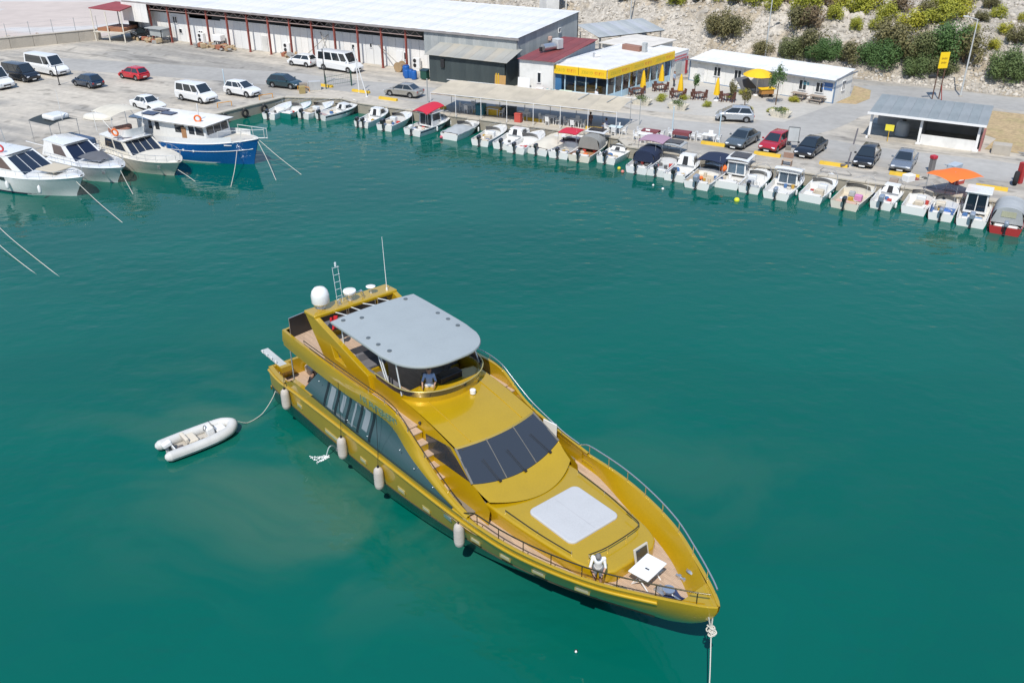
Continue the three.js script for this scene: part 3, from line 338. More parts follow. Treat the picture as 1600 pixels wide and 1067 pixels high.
{ // left: low concrete wall, red canopy kiosk, fence
  const A = [-84, -125.6], B = [-61.2, -141.4], [ux, uz, L] = dirOf(A, B); const n = 9;
  const t = thing('low_wall', 'low weathered concrete wall at the left rear of the car park', 'wall', [A[0], G, A[1]], headOf(ux, uz)); const g = uvd(strip(new RoundedBoxGeometry(L / n - 0.03, 1.5, 0.45, 1, 0.03))); for (let i = 0; i < n; i++) share('wall_segment', g, [concrete, MG([0.38, 0.35, 0.30], 0.92)][i % 2], t, L * (i + 0.5) / n, 0.72 + 0.01 * (i % 2), 0); new Build().rbox(L, 0.1, 0.62, 0.02, L / 2, 1.52, 0).build('coping', MG([0.48, 0.44, 0.38]), t);
  const fm = thing('mesh_fence', 'thin wire fence on posts behind the low wall', 'fence', [A[0] - 0.8, G, A[1] - 1.2], headOf(ux, uz)); for (let i = 0; i < 10; i++) new Build().cyl(0.04, 0.04, 3.2, L * i / 9, 1.6, 0, 6).build('post', greySheet, fm); const wr = new Build(); for (let i = 0; i < 5; i++) wr.bar([0, 0.6 + i * 0.6, 0], [L, 0.6 + i * 0.6, 0], 0.008, 4); wr.build('wire', greySheet, fm);
  const r = rng(61), rk = [MG([0.46, 0.37, 0.31], 0.95), MG([0.5, 0.43, 0.36], 0.95), MG([0.38, 0.32, 0.27], 0.95)]; const rgs = [0, 1, 2].map(k => rockGeo(100 + k)); for (let i = 0; i < 34; i++) { const s = 0.3 + 0.5 * r(), x = r() * L, z = -0.9 - r() * 1.8, o = new THREE.Mesh(rgs[i % 3], rk[i % 3]); o.name = numbered('rock'); o.position.set(A[0] + x * ux - z * uz, G + 0.8 + 0.4 * r() - s * 0.2, A[1] + x * uz + z * ux); o.rotation.set(r() * 3, r() * 3, r() * 3); o.scale.setScalar(s * 1.2); o.userData = { label: 'pinkish rock heaped behind the low concrete wall', category: 'rock', group: 'rocks behind the low wall' }; o.castShadow = o.receiveShadow = true; scene.add(o); }
  const k = thing('red_canopy', 'raised wooden terrace under a sloping red canopy', 'canopy', [-58.6, G, -141.2], 0.15); const c = [[-3.2, 0.6], [1.7, 3.0], [3.4, -1.4], [-0.2, -3.4]];
  for (const [x, z] of c) new Build().box(0.14, 4.4, 0.14, x * 0.94, 2.2, z * 0.94).build('post', MG([0.66, 0.62, 0.54]), k); new Build().box(0.14, 4.2, 0.14, -0.8, 2.1, 1.7).build('post', MG([0.66, 0.62, 0.54]), k);
  new Build().add(plate([[c[0][0], 4.55, c[0][1]], [c[1][0], 4.35, c[1][1]], [c[2][0], 4.75, c[2][1]], [c[3][0], 4.8, c[3][1]]], -0.14)).build('roof', MG([0.28, 0.055, 0.06], 0.7), k); new Build().add(prismGeo(c, 1.25, 1.42)).build('deck', MG([0.6, 0.56, 0.48]), k); new Build().add(prismGeo(c.map(p => [p[0] * 0.8, p[1] * 0.8]), 1.43, 1.85)).build('bench', MG([0.32, 0.14, 0.07]), k);
  const gh = thing('guard_hut', 'little white hut with an open side behind the warehouse roof', 'hut', [6.2, hillH(6.2, -146.2) - 0.2, -146.2], 0.4); new Build().box(2.0, 2.6, 0.12, -0.6, 1.3, 1.3).box(0.12, 2.6, 2.6, -1.6, 1.3, 0).box(3.2, 2.6, 0.12, 0, 1.3, -1.3).box(0.12, 2.6, 0.3, 1.6, 1.3, 1.2).build('wall', white1, gh); new Build().rbox(3.6, 0.12, 3.0, 0.02, 0, 2.66, 0).build('roof', white3, gh);
}
function rockGeo(seed) { const g = new THREE.IcosahedronGeometry(0.5, 2), p = g.attributes.position; for (let i = 0; i < p.count; i++) { const x = p.getX(i), y = p.getY(i), z = p.getZ(i); const n = 0.72 + 0.5 * vnoise(x * 2.4 + seed, y * 2.4 + z * 1.7, seed) + 0.14 * vnoise(x * 7, z * 7 + y * 5, seed + 3); p.setXYZ(i, x * n * 1.15, y * n * 0.75, z * n); } g.computeVertexNormals(); return toCreasedNormals(g, 0.5); }
function rockLow(seed) { const g = new THREE.IcosahedronGeometry(0.5, 1), p = g.attributes.position; for (let i = 0; i < p.count; i++) { const x = p.getX(i), y = p.getY(i), z = p.getZ(i), n = 0.75 + 0.5 * vnoise(x * 2.4 + seed, y * 2.4 + z * 1.7, seed); p.setXYZ(i, x * n, y * n * 0.75, z * n); } g.computeVertexNormals(); return g; }
// ---------------------------------------------------------------- vehicles (local x forward, y up, wheels on y = 0)
const tyreM = M([0.018, 0.018, 0.019], 0.9), rimM = M([0.45, 0.46, 0.47], 0.3, 0.8), trimM = M([0.03, 0.03, 0.032], 0.6), lampM = M([0.75, 0.77, 0.8], 0.1, 0, { clearcoat: 1 }), tailM = M([0.35, 0.01, 0.01], 0.2, 0, { clearcoat: 1 }), plateM = M([0.75, 0.75, 0.72], 0.5), carGlass = M([0.018, 0.024, 0.028], 0.05, 0, { ior: 1.5, clearcoat: 1, clearcoatRoughness: 0.02 });
const wheelGeo = {}, wheelFor = r => wheelGeo[r] ||= [new Build().lathe([[r * 0.62, -0.1], [r * 0.9, -0.105], [r, -0.07], [r, 0.07], [r * 0.9, 0.105], [r * 0.62, 0.1]], 0, 0, 0, 22, 0, Math.PI / 2).geo(), (() => { const b = new Build().cyl(r * 0.64, r * 0.64, 0.14, 0, 0, 0, 20, Math.PI / 2); for (let i = 0; i < 5; i++) { const a = i * Math.PI * 0.4; for (const s of [-0.085, 0.085]) b.box(r * 0.52, r * 0.16, 0.04, Math.cos(a) * r * 0.32, Math.sin(a) * r * 0.32, s, 0, 0, a); } return b.geo(); })()];
// spec: L W H, belt height, hood height, cowl..tail x fractions of the glasshouse, etc.
const CAR = {
  hatch: { L: 4.15, W: 1.74, H: 1.5, belt: 0.92, hood: 0.84, nose: 0.62, tail: 0.86, g: [-1.98, -1.42, 0.18, 1.2], wb: [1.32, -1.22], r: 0.31, split: [0.47] },
  small: { L: 3.9, W: 1.7, H: 1.52, belt: 0.96, hood: 0.90, nose: 0.66, tail: 0.92, g: [-1.88, -1.42, 0.3, 1.38], wb: [1.22, -1.2], r: 0.30, split: [0.48] },
  sedan: { L: 4.5, W: 1.76, H: 1.45, belt: 0.93, hood: 0.84, nose: 0.62, tail: 0.96, g: [-1.8, -0.95, 0.2, 1.2], wb: [1.4, -1.28], r: 0.31, split: [0.5] },
  suv: { L: 4.3, W: 1.8, H: 1.62, belt: 1.02, hood: 0.96, nose: 0.74, tail: 1.0, g: [-2.0, -1.6, 0.2, 1.1], wb: [1.34, -1.28], r: 0.34, split: [0.42, 0.78] },
  van: { L: 5.0, W: 1.92, H: 2.0, belt: 1.12, hood: 1.05, nose: 0.78, tail: 1.12, g: [-2.42, -2.3, 0.95, 1.7], wb: [1.62, -1.45], r: 0.33, split: [0.36, 0.70] },
  minibus: { L: 6.2, W: 2.0, H: 2.4, belt: 1.28, hood: 1.12, nose: 0.82, tail: 1.28, g: [-3.05, -2.95, 1.5, 2.25], wb: [2.05, -1.95], r: 0.35, split: [0.26, 0.50, 0.76] },
};
function makeCar(name, label, kind, paint, pos, turn, opt = {}) {
  const c = { ...CAR[kind], ...opt }, t = thing(name, label, kind === 'minibus' ? 'minibus' : kind === 'van' ? 'van' : 'car', pos, turn), hl = c.L / 2, hw = c.W / 2, sill = 0.24;
  // lower body: side profile with wheel arches, extruded with rounded edges
  const s = new THREE.Shape(), ar = c.r + 0.06; s.moveTo(-hl + 0.06, sill + 0.08); s.lineTo(-hl + 0.25, sill); s.lineTo(c.wb[1] - ar, sill); s.absarc(c.wb[1], c.r - 0.02, ar, Math.PI, 0, true); s.lineTo(c.wb[0] - ar, sill); s.absarc(c.wb[0], c.r - 0.02, ar, Math.PI, 0, true); s.lineTo(hl - 0.2, sill); s.lineTo(hl - 0.03, sill + 0.14); s.lineTo(hl, c.nose * 0.78); s.quadraticCurveTo(hl - 0.02, c.nose, hl - 0.2, c.nose + 0.05); s.quadraticCurveTo(c.g[3] + (hl - c.g[3]) * 0.5, c.hood + 0.01, c.g[3] + 0.05, c.hood + 0.03); s.lineTo(c.g[3] - 0.3, c.belt); s.lineTo(c.g[0] + 0.25, c.belt); s.quadraticCurveTo(-hl + 0.12, c.tail + 0.02, -hl + 0.03, c.tail - 0.1); s.lineTo(-hl, c.tail * 0.6); s.lineTo(-hl + 0.06, sill + 0.08);
  const bv = 0.15, g = new THREE.ExtrudeGeometry(s, { depth: c.W - 2 * bv, bevelEnabled: true, bevelThickness: bv, bevelSize: 0.09, bevelOffset: -0.09, bevelSegments: 4, curveSegments: 10 }); g.translate(0, 0, -hw + bv);
  const body = new Build(); body.add(toCreasedNormals(g, 0.6)); body.build('body', paint, t);
  // glasshouse
  const y0 = c.belt - 0.03, y1 = c.H, b = hw - 0.09, tp = hw - (kind === 'minibus' || kind === 'van' ? 0.2 : 0.3);
  const lo = [[c.g[0], y0, -b], [c.g[3], y0, -b], [c.g[3], y0, b], [c.g[0], y0, b]], hi = [[c.g[1], y1, -tp], [c.g[2], y1, -tp], [c.g[2], y1, tp], [c.g[1], y1, tp]];
  const face = (p, q, r2, s2) => (u, v) => { const a = p.map((_, i) => lerp(p[i], q[i], u)), d = s2.map((_, i) => lerp(s2[i], r2[i], u)); return a.map((_, i) => lerp(a[i], d[i], v)); };
  const F = { right: face(lo[3], lo[2], hi[2], hi[3]), left: face(lo[1], lo[0], hi[0], hi[1]), front: face(lo[2], lo[1], hi[1], hi[2]), rear: face(lo[0], lo[3], hi[3], hi[0]) };
  const gh = new Build(); for (const k in F) gh.add(plate([F[k](0, 0), F[k](1, 0), F[k](1, 1), F[k](0, 1)], 0.04));
  gh.add(gridGeo(6, 4, (u, v) => { const x = lerp(c.g[1], c.g[2], u), z = lerp(tp, -tp, v); return [x, y1 + 0.075 * (1 - (2 * u - 1) ** 4) * (1 - (2 * v - 1) ** 4) - 0.002, z]; })); gh.build('roof', opt.roofPaint || paint, t);
  const pane = (name, f, u0, u1, v0, v1) => { const pts = [[u0, v0], [u1, v0], [u1, v1], [u0, v1]].map(([u, v]) => f(u, v)); const n = V(...pts[1]).sub(V(...pts[0])).cross(V(...pts[3]).sub(V(...pts[0]))).normalize(); new Build().add(plate(pts.map(p => V(...p).addScaledVector(n, 0.012).toArray()), 0.02)).build(name, carGlass, t); };
  pane('windscreen', F.front, 0.05, 0.95, 0.06, 0.93); pane('rear_window', F.rear, 0.08, 0.92, kind === 'minibus' ? 0.1 : 0.12, 0.86);
  const cuts = [0.05, ...c.split, 0.95]; for (let i = 0; i + 1 < cuts.length; i++) { const a = cuts[i] + (i ? 0.018 : 0), d = cuts[i + 1] - (i + 2 < cuts.length ? 0.018 : 0); if (!(opt.panel && i < opt.panel)) { pane('side_window', F.right, a, d, 0.1, 0.88); pane('side_window', F.left, 1 - d, 1 - a, 0.1, 0.88); } }
  const [tg, rg] = wheelFor(c.r); for (const x of c.wb) for (const z of [-1, 1]) { const w = Group_('wheel', t, x, c.r, z * (hw - 0.13)); share('tyre', tg, tyreM, w, 0, 0, 0); share('rim', rg, rimM, w, 0, 0, 0); }
  for (const z of [-1, 1]) { new Build().rbox(0.16, 0.15, 0.38, 0.05, hl - 0.08, c.nose * 0.9 - 0.02, z * (hw - 0.28), z * 0.25).build('headlight', lampM, t); new Build().rbox(0.08, kind === 'minibus' ? 0.5 : 0.2, 0.26, 0.03, -hl + 0.03, c.tail * 0.76, z * (hw - 0.2), -z * 0.2).build('taillight', tailM, t); new Build().rbox(0.12, 0.16, 0.2, 0.04, c.g[3] - 0.35, c.belt + 0.12, z * (hw + 0.06)).build('mirror', opt.mirror || paint, t); }
  new Build().rbox(0.06, 0.16, 0.9, 0.02, hl - 0.015, c.nose * 0.62, 0).build('grille', trimM, t); new Build().box(0.03, 0.11, 0.5, hl + 0.012, c.nose * 0.62 - 0.14, 0).build('number_plate', plateM, t); new Build().box(0.03, 0.11, 0.5, -hl - 0.01, c.tail * 0.55, 0).build('number_plate', plateM, t);
  new Build().rbox(c.L - 0.5, 0.1, c.W - 0.14, 0.03, 0, sill, 0).build('underbody', trimM, t);
  return t;
}
{
  const wht = MP([0.74, 0.75, 0.75]), red = MP([0.50, 0.012, 0.02]), navy = MP([0.012, 0.030, 0.06]), black = MP([0.010, 0.011, 0.013]), silver = MP([0.42, 0.45, 0.48], { metalness: 0.4 }), teal = MP([0.018, 0.045, 0.055]), beige = MP([0.36, 0.35, 0.32], { metalness: 0.3 }), grey = MP([0.10, 0.125, 0.14], { metalness: 0.3 }), grey2 = MP([0.20, 0.23, 0.27], { metalness: 0.4 }), dkred = MP([0.36, 0.012, 0.022]);
  const P = (x, z) => [x, G + 0.012, z], T = (dx, dz) => headOf(dx, dz);
  // left car park
  makeCar('minibus', 'white minibus at the left edge of the car park', 'minibus', wht, P(-62.0, -110.6), T(0.9, 0.55));
  makeCar('van', 'black van between the two white minibuses', 'van', black, P(-60.2, -114.2), T(0.86, 0.5));
  makeCar('minibus', 'white minibus with a long dark side window behind the blue hatchback', 'minibus', wht, P(-58.6, -117.8), T(0.86, 0.5), { split: [0.72] });
  makeCar('parked_car', 'dark blue hatchback seen from behind in the left car park', 'hatch', navy, P(-50.6, -110.7), T(-0.85, -0.55));
  makeCar('parked_car', 'red hatchback alone in the middle of the left car park', 'hatch', red, P(-46.6, -114.8), T(-0.9, -0.55), { L: 4.0 });
  makeCar('parked_car', 'old white saloon nearest the moored cruisers', 'sedan', wht, P(-39.6, -99.8), T(0.84, 0.55), { L: 4.1, g: [-1.4, -0.85, 0.3, 0.95], wb: [1.25, -1.2] });
  makeCar('van', 'white van parked by the quay above the blue-hulled boat', 'van', wht, P(-35.5, -103.6), T(0.85, 0.52));
  makeCar('parked_car', 'white compact car beside the white quayside van', 'suv', wht, P(-31.0, -106.2), T(0.88, 0.47));
  makeCar('parked_car', 'dark teal hatchback at the corner of the quay', 'hatch', teal, P(-27.0, -110.2), T(0.92, 0.38));
  makeCar('parked_car', 'white hatchback parked behind the minibus at the warehouse', 'small', wht, P(-27.4, -122.6), T(-0.88, -0.47));
  makeCar('minibus', 'white minibus parked along the warehouse wall', 'minibus', wht, P(-22.0, -119.6), T(0.86, 0.5), { split: [0.25, 0.5, 0.75] });
  makeCar('parked_car', 'beige-silver saloon beside the dark shed', 'sedan', beige, P(-12.4, -105.9), T(-0.9, -0.43));
  makeCar('parked_car', 'dark car in the shade of the red canopy terrace', 'hatch', black, P(-55.6, -142.0), T(0.6, 0.8));
  // right
  makeCar('parked_car', 'silver hatchback driving past the cafe terrace', 'small', silver, P(23.2, -95.0), T(-0.96, -0.2));
  makeCar('parked_car', 'dark grey saloon leftmost of the cars facing the quay', 'sedan', grey, P(22.1, -86.2), T(-0.6, 0.8));
  makeCar('parked_car', 'red car parked between two dark cars facing the quay', 'hatch', dkred, P(24.9, -85.0), T(-0.6, 0.8));
  makeCar('parked_car', 'black saloon right of the red car facing the quay', 'sedan', black, P(27.8, -83.4), T(-0.58, 0.81));
  makeCar('parked_car', 'black hatchback beside the leaning pole, facing the quay', 'hatch', black, P(32.0, -80.4), T(-0.5, 0.86));
  makeCar('parked_car', 'blue-grey old saloon rightmost of the cars facing the quay', 'sedan', grey2, P(34.9, -79.2), T(-0.5, 0.86), { L: 4.2 });
}
// ---------------------------------------------------------------- the golden yacht (local x forward 0..27, z starboard, y above water)
const goldTex = colorTex(256, 256, (u, v) => { const f = fbm(u * 90, v * 90, 2, 7, 90), b = fbm(u * 5, v * 5, 4, 8, 5), k = 0.9 + 0.14 * f + 0.08 * (b - 0.5); return [k, k, k]; }, 0.4, 0.4);
const gold = M([0.52, 0.328, 0.003], 0.34, 0.25, { map: goldTex, clearcoat: 1, clearcoatRoughness: 0.06 });
const gold2 = M([0.50, 0.31, 0.003], 0.40, 0.2, { map: goldTex, clearcoat: 0.8, clearcoatRoughness: 0.1 });
const hullDark = MP([0.012, 0.028, 0.024]), tealGlass = M([0.036, 0.072, 0.080], 0.07, 0, { ior: 1.52, clearcoat: 1, clearcoatRoughness: 0.03 }), smokeGlass = M([0.032, 0.036, 0.042], 0.08, 0, { ior: 1.52, clearcoat: 1 });
const teakTex = colorTex(512, 512, (u, v) => { const p = v * 32, line = (p % 1) < 0.09, plank = hash2(Math.floor(p), Math.floor(u * 3 + hash2(Math.floor(p), 3, 1)), 4), gr = fbm(u * 18, v * 190, 3, 6, 0); if (line) return [0.10, 0.075, 0.055]; const k = 0.82 + 0.2 * plank + 0.22 * (gr - 0.5); return [0.50 * k, 0.355 * k, 0.245 * k]; }, 1 / 2.2, 1 / 2.2);
const teak = M([1, 1, 1], 0.75, 0, { map: teakTex }), stainless = M([0.62, 0.63, 0.64], 0.34, 0.85), cushion = MG([0.135, 0.13, 0.14], 0.9), whiteGel = MP([0.76, 0.76, 0.74]), ropeM = MG([0.55, 0.53, 0.47], 0.95), greyTop = M([0.33, 0.365, 0.37], 0.5, 0, { map: goldTex, clearcoat: 0.2 });
{
  const Y = thing('motor_yacht', 'large golden motor yacht with a grey hardtop and dark side windows', 'yacht', [-10.55, 0, -43.56], -49.6 * RAD);
  const beamS = stab([0, 1, 3, 8, 14, 17, 19.45, 21.5, 23.4, 25.0, 26.2, 26.85, 27.1], [3.0, 3.16, 3.3, 3.4, 3.42, 3.4, 3.28, 2.88, 2.25, 1.42, 0.72, 0.28, 0.03]);
  const beamW = stab([0, 8.5, 12.7, 15.5, 18, 20, 22, 24, 26, 27.1], [2.85, 2.8, 2.5, 2.2, 1.85, 1.6, 1.28, 0.85, 0.33, 0.02]);
  const sheer = stab([0, 2.4, 3.4, 10, 17, 20, 24, 27.1], [2.25, 2.3, 2.92, 2.95, 3.05, 3.15, 3.32, 3.48]);
  const rubY = stab([0, 10, 17, 20, 22, 25, 27.1], [2.05, 2.6, 2.66, 2.74, 2.9, 3.1, 3.3]), rubYc = x => Math.min(rubY(x), sheer(x) - 0.14), bootY = stab([0, 12, 18, 24, 27.1], [1.15, 1.2, 1.35, 1.5, 1.55]);
  const skin = (X, y, side, inset = 0) => { const ys = sheer(X), t = clamp(y / ys, -0.3, 1), e = lerp(0.33, 0.95, smooth(10, 24, X)); const w = beamW(X), b = beamS(X); let z = y < 0 ? w * (1 + y * 0.25) : lerp(w, b, Math.pow(Math.max(t, 0), e)); const rake = 5.2 * smooth(15, 27, X) * Math.pow(1 - clamp(t, -0.2, 1), 1.9); return [X - rake, y, side * Math.max(0.015, z - inset)]; };
  const N = 70, XU = u => { const q = 1 - Math.pow(1 - u, 1.5); return 0.2 + q * 26.88; };
  const band = (y0, y1, nv = 6, inset = 0, x0 = 0, x1 = 1) => { const b = new Build(); for (const s of [1, -1]) b.add(gridGeo(N, nv, (u, v) => { const X = XU(lerp(x0, x1, u)), y = lerp(y0(X), y1(X), v); return skin(X, y, s * 1, inset); })); return b; };
  const flipFix = b => b;   // both faces render
  // hull
  const hb = band(() => -0.6, bootY, 6); hb.add(gridGeo(8, 4, (u, v) => { const y = lerp(-0.6, 1.15, v); const p = skin(0.2, y, 1); return [0.2, y, p[2] * (2 * u - 1)]; })); hb.build('hull_bottom', hullDark, Y);
  const ht = band(bootY, x => sheer(x), 8); ht.add(gridGeo(8, 4, (u, v) => { const y = lerp(1.15, 2.25, v); const p = skin(0.2, y, 1); return [0.2, y, p[2] * (2 * u - 1)]; })); const hull = ht.build('hull_topside', gold, Y);
  for (const s of [1, -1]) { const pts = []; for (let i = 0; i <= 40; i++) { const X = lerp(0.25, 25.4, i / 40), p = skin(X, rubYc(X), s); pts.push([p[0], p[1], p[2] + s * 0.02]); } new Build().tube(pts, 0.075, 90, 8).build('rub_rail', gold, Y); const p2 = []; for (let i = 0; i <= 40; i++) { const X = lerp(0.25, 26.4, i / 40), p = skin(X, bootY(X), s); p2.push([p[0], p[1], p[2] + s * 0.01]); } new Build().tube(p2, 0.03, 80, 6).build('chine_strip', M([0.05, 0.05, 0.03], 0.4), Y); }
  const fTopI = stab([1.9, 8, 10.6, 11.7, 12.3, 12.9, 13.6, 14.6, 16.2, 17.6], [5.02, 5.08, 5.18, 5.2, 5.06, 4.7, 4.28, 3.84, 3.4, 3.16]);
  // bulwark: cap and sloping inner face forward, thin aft
  const inn = X => 0.12 + 0.55 * smooth(17, 21, X), deckY = stab([0, 12, 16, 20, 27], [2.45, 2.45, 2.45, 2.45, 2.62]);
  const cap = new Build(), inner = new Build(); for (const s of [1, -1]) { cap.add(gridGeo(60, 2, (u, v) => { const X = lerp(16.6, 27.06, u), y = sheer(X), p = skin(X, y, s); const a = Math.max(0.01, Math.abs(p[2]) - 0.16 * v); return [p[0], y + 0.035 * Math.sin(v * Math.PI), s * a]; })); inner.add(gridGeo(60, 3, (u, v) => { const X = lerp(16.6, 26.75, u), y = lerp(sheer(X), deckY(X) - 0.03, v), b = beamS(X); return [X - 0.12 * smooth(24, 27, X), y, s * Math.max(0.02, b - 0.15 - (inn(X) - 0.15) * v - 0.1 * v * smooth(24, 27, X))]; })); } for (const s of [1, -1]) inner.add(gridGeo(30, 4, (u, v) => { const X = lerp(12.6, 17.2, u), y = lerp(fTopI(X) - 0.01, deckY(X) - 0.03, v); return [X, y, s * (beamS(X) - 0.03 - 0.42 * smooth(2.85, 4.35, y) - 0.15)]; })); cap.build('bulwark_cap', gold, Y); inner.build('bulwark_inside', gold2, Y);
  // foredeck
  new Build().add(gridGeo(40, 10, (u, v) => { const X = lerp(12.6, 26.3, u), b = Math.max(0.02, beamS(X) - inn(X) + 0.02); return [X, deckY(X), b * (2 * v - 1)]; })).build('foredeck', teak, Y);
  const bowTop = new Build().add(gridGeo(12, 8, (u, v) => { const X = lerp(26.0, 26.98, u), b = Math.max(0.01, beamS(X) - 0.1); return [X, sheer(X) - 0.03, b * (2 * v - 1)]; })); bowTop.build('bow_plate', gold, Y);
  // side window panel with its fascia band sweeping down to the foredeck
  const gTop = stab([3, 8, 10.2, 11.4, 12.1, 12.8, 13.7, 15.6, 17.25], [4.18, 4.22, 4.38, 4.44, 4.28, 3.95, 3.66, 3.27, 3.03]), fTop = stab([1.9, 8, 10.6, 11.7, 12.3, 12.9, 13.6, 14.6, 16.2, 17.6], [5.02, 5.08, 5.18, 5.2, 5.06, 4.7, 4.28, 3.84, 3.4, 3.16]);
  const zs = (X, y) => beamS(X) - 0.03 - 0.42 * smooth(2.85, 4.35, y);
  for (const s of [1, -1]) {
    const gp = new Build(); gp.add(gridGeo(60, 6, (u, v) => { const X0 = lerp(4.5, 17.25, u), y0 = 2.9 + 0.0 * u, X = X0 + (1 - u) ** 6 * 1.0 * v, y = lerp(Math.min(y0, sheer(X) - 0.02), gTop(X), v); return [X, y, s * (zs(X, y) - 0.03)]; })); const glass = gp.build('side_glass', tealGlass, Y);
    for (let i = 0; i < 5; i++) { const X = 6.55 + i * 0.98; new Build().add(gridGeo(1, 4, (u, v) => { const y = lerp(3.02, gTop(X) - 0.03, v), x = X + (u - 0.5) * 0.17; return [x, y, s * (zs(x, y) - 0.012)]; })).build('mullion', M([0.008, 0.014, 0.018], 0.3), glass); }
    for (let i = 0; i < 4; i++) { const X = 7.04 + i * 0.98; new Build().add(gridGeo(3, 4, (u, v) => { const y = lerp(3.08 + 0.25 * (i % 2), gTop(X) - 0.12, v), x = X + (u - 0.5) * (0.42 - 0.14 * (i % 3)); return [x, y, s * (zs(x, y) - 0.02)]; })).build('curtain', M([0.20, 0.23, 0.25], 0.25, 0, { clearcoat: 1, clearcoatRoughness: 0.04 }), glass); }
    for (const [X, dy] of [[6.2, 1.2], [12.9, 0.9], [13.9, 0.5], [15.2, 0.3], [8.6, 0.25], [10.3, 0.25]]) new Build().sph(0.035, X, 2.95 + dy, s * (zs(X, 3.2) - 0.03), 1, 1, 1, 8, 6).build('fitting', stainless, Y);
    const fa = new Build(); for (const th of [0, 0.13]) fa.add(gridGeo(70, 5, (u, v) => { const X = lerp(1.95, 17.5, u), y = lerp(gTop(Math.max(3, X)) - 0.02, fTop(X), v); return [X, y, s * (zs(X, y) - th + 0.045 * Math.sin(v * Math.PI) * (th ? -0.2 : 1))]; })); fa.add(gridGeo(70, 1, (u, v) => { const X = lerp(1.95, 17.5, u), y = fTop(X); return [X, y + 0.001, s * (zs(X, y) - 0.13 * v)]; })); fa.add(gridGeo(40, 1, (u, v) => { const X = lerp(1.95, 17.2, u), y = gTop(Math.max(3, X)) - 0.02; return [X, y, s * (zs(X, y) - 0.16 * v)]; })); const fascia = fa.build('upper_fascia', gold, Y);
    // name lettering: two short glyphs, then eight
    let gx = 9.6; for (const k of [0, 1, 9, 2, 3, 4, 5, 6, 7, 2, 4]) { if (k === 9) { gx += 0.2; continue; } const X = gx, gb = new Build(), zz = s * (zs(X, 4.72) + 0.055), bb = (w, h, x, y, r = 0) => gb.box(w, h, 0.02, X + x * s * -1 * -1, 4.70 + (X - 9) * 0.03 + y, zz, 0, 0.035 * s, r); bb(0.04, 0.32, -0.09, 0); if (k % 2) bb(0.04, 0.32, 0.09, 0); else bb(0.04, 0.2, 0.07, 0.04, 0.4); if (k % 3) bb(0.18, 0.04, 0, 0.13); if (k % 4) bb(0.16, 0.04, 0, -0.02); if (k > 4) bb(0.18, 0.04, 0, -0.14); gb.build('letter', M([0.10, 0.20, 0.16], 0.4), fascia); gx += 0.27; }
  }
  // aft end of the upper deck, floor, cockpit
  const zt = 3.12; new Build().add(gridGeo(16, 4, (u, v) => { const a = lerp(-1, 1, u), x = 1.98 - 0.28 * (1 - a * a), y = lerp(4.16, 5.02, v); return [x, y, a * 2.8]; })).add(gridGeo(16, 1, (u, v) => { const a = lerp(-1, 1, u), x = 1.98 - 0.28 * (1 - a * a) + 0.14 * v; return [x, 5.02, a * 2.8]; })).build('aft_fascia', gold, Y);
  new Build().add(prismGeo([[1.8, -2.78], [4, -2.85], [12.5, -2.88], [12.5, 2.88], [4, 2.85], [1.8, 2.78]], 4.3, 4.5)).build('upper_deck', gold2, Y); new Build().add(prismGeo([[2.05, -2.66], [12.7, -2.84], [12.7, 2.84], [2.05, 2.66]], 4.505, 4.54)).build('upper_teak', teak, Y);
  new Build().box(5.4, 0.06, 5.7, 3.05, 1.35, 0).build('cockpit_floor', teak, Y); new Build().box(0.12, 2.9, 5.2, 5.75, 2.85, 0).build('saloon_bulkhead', tealGlass, Y); new Build().box(12, 0.05, 6.2, 10.9, 2.6, 0).build('saloon_floor', MG([0.2, 0.17, 0.13]), Y);
  for (const s of [1, -1]) { new Build().add(gridGeo(10, 1, (u, v) => { const X = lerp(0.25, 5.4, u); return [X, sheer(X) + 0.012, s * (beamS(X) - 0.24 * v)]; })).build('cockpit_cap', gold, Y); new Build().add(gridGeo(10, 1, (u, v) => { const X = lerp(0.25, 5.7, u); return [X, lerp(sheer(X), 1.35, v), s * (beamS(X) - 0.24)]; })).build('cockpit_side', teak, Y); new Build().bar([2.7, 2.2, s * 2.85], [2.4, 4.25, s * 2.72], 0.035, 8).build('deck_stanchion', stainless, Y); }
  new Build().box(0.16, 0.95, 5.6, 0.36, 1.8, 0).build('transom_wall', gold, Y); new Build().rbox(0.8, 0.45, 3.6, 0.1, 0.95, 1.6, -0.6).build('aft_sofa', M([0.5, 0.44, 0.36], 0.9), Y);
  new Build().add(gridGeo(2, 12, (u, v) => { const a = 2 * v - 1; return [0.25 - u * (1.15 - 0.35 * a ** 4), 0.62, a * 2.75]; })).add(gridGeo(2, 12, (u, v) => { const a = 2 * v - 1, e = 0.25 - (1.15 - 0.35 * a ** 4); return [e, lerp(0.62, 0.35, u), a * 2.75]; })).build('swim_platform', gold, Y);
  { const gx = new THREE.Group(); gx.name = 'gangway'; Y.add(gx); new Build().box(2.1, 0.06, 0.42, -0.3, 2.36, 2.45, 0, 0, -0.03).build('plank', MG([0.45, 0.47, 0.46]), gx); new Build().box(0.5, 0.3, 0.6, 0.75, 2.2, 2.4).build('hinge_box', gold2, gx); for (let i = 0; i < 4; i++) new Build().cyl(0.04, 0.04, 0.16, -1.1 + i * 0.5, 2.46, 2.67, 8).build('rail_stub', frameW, gx); }
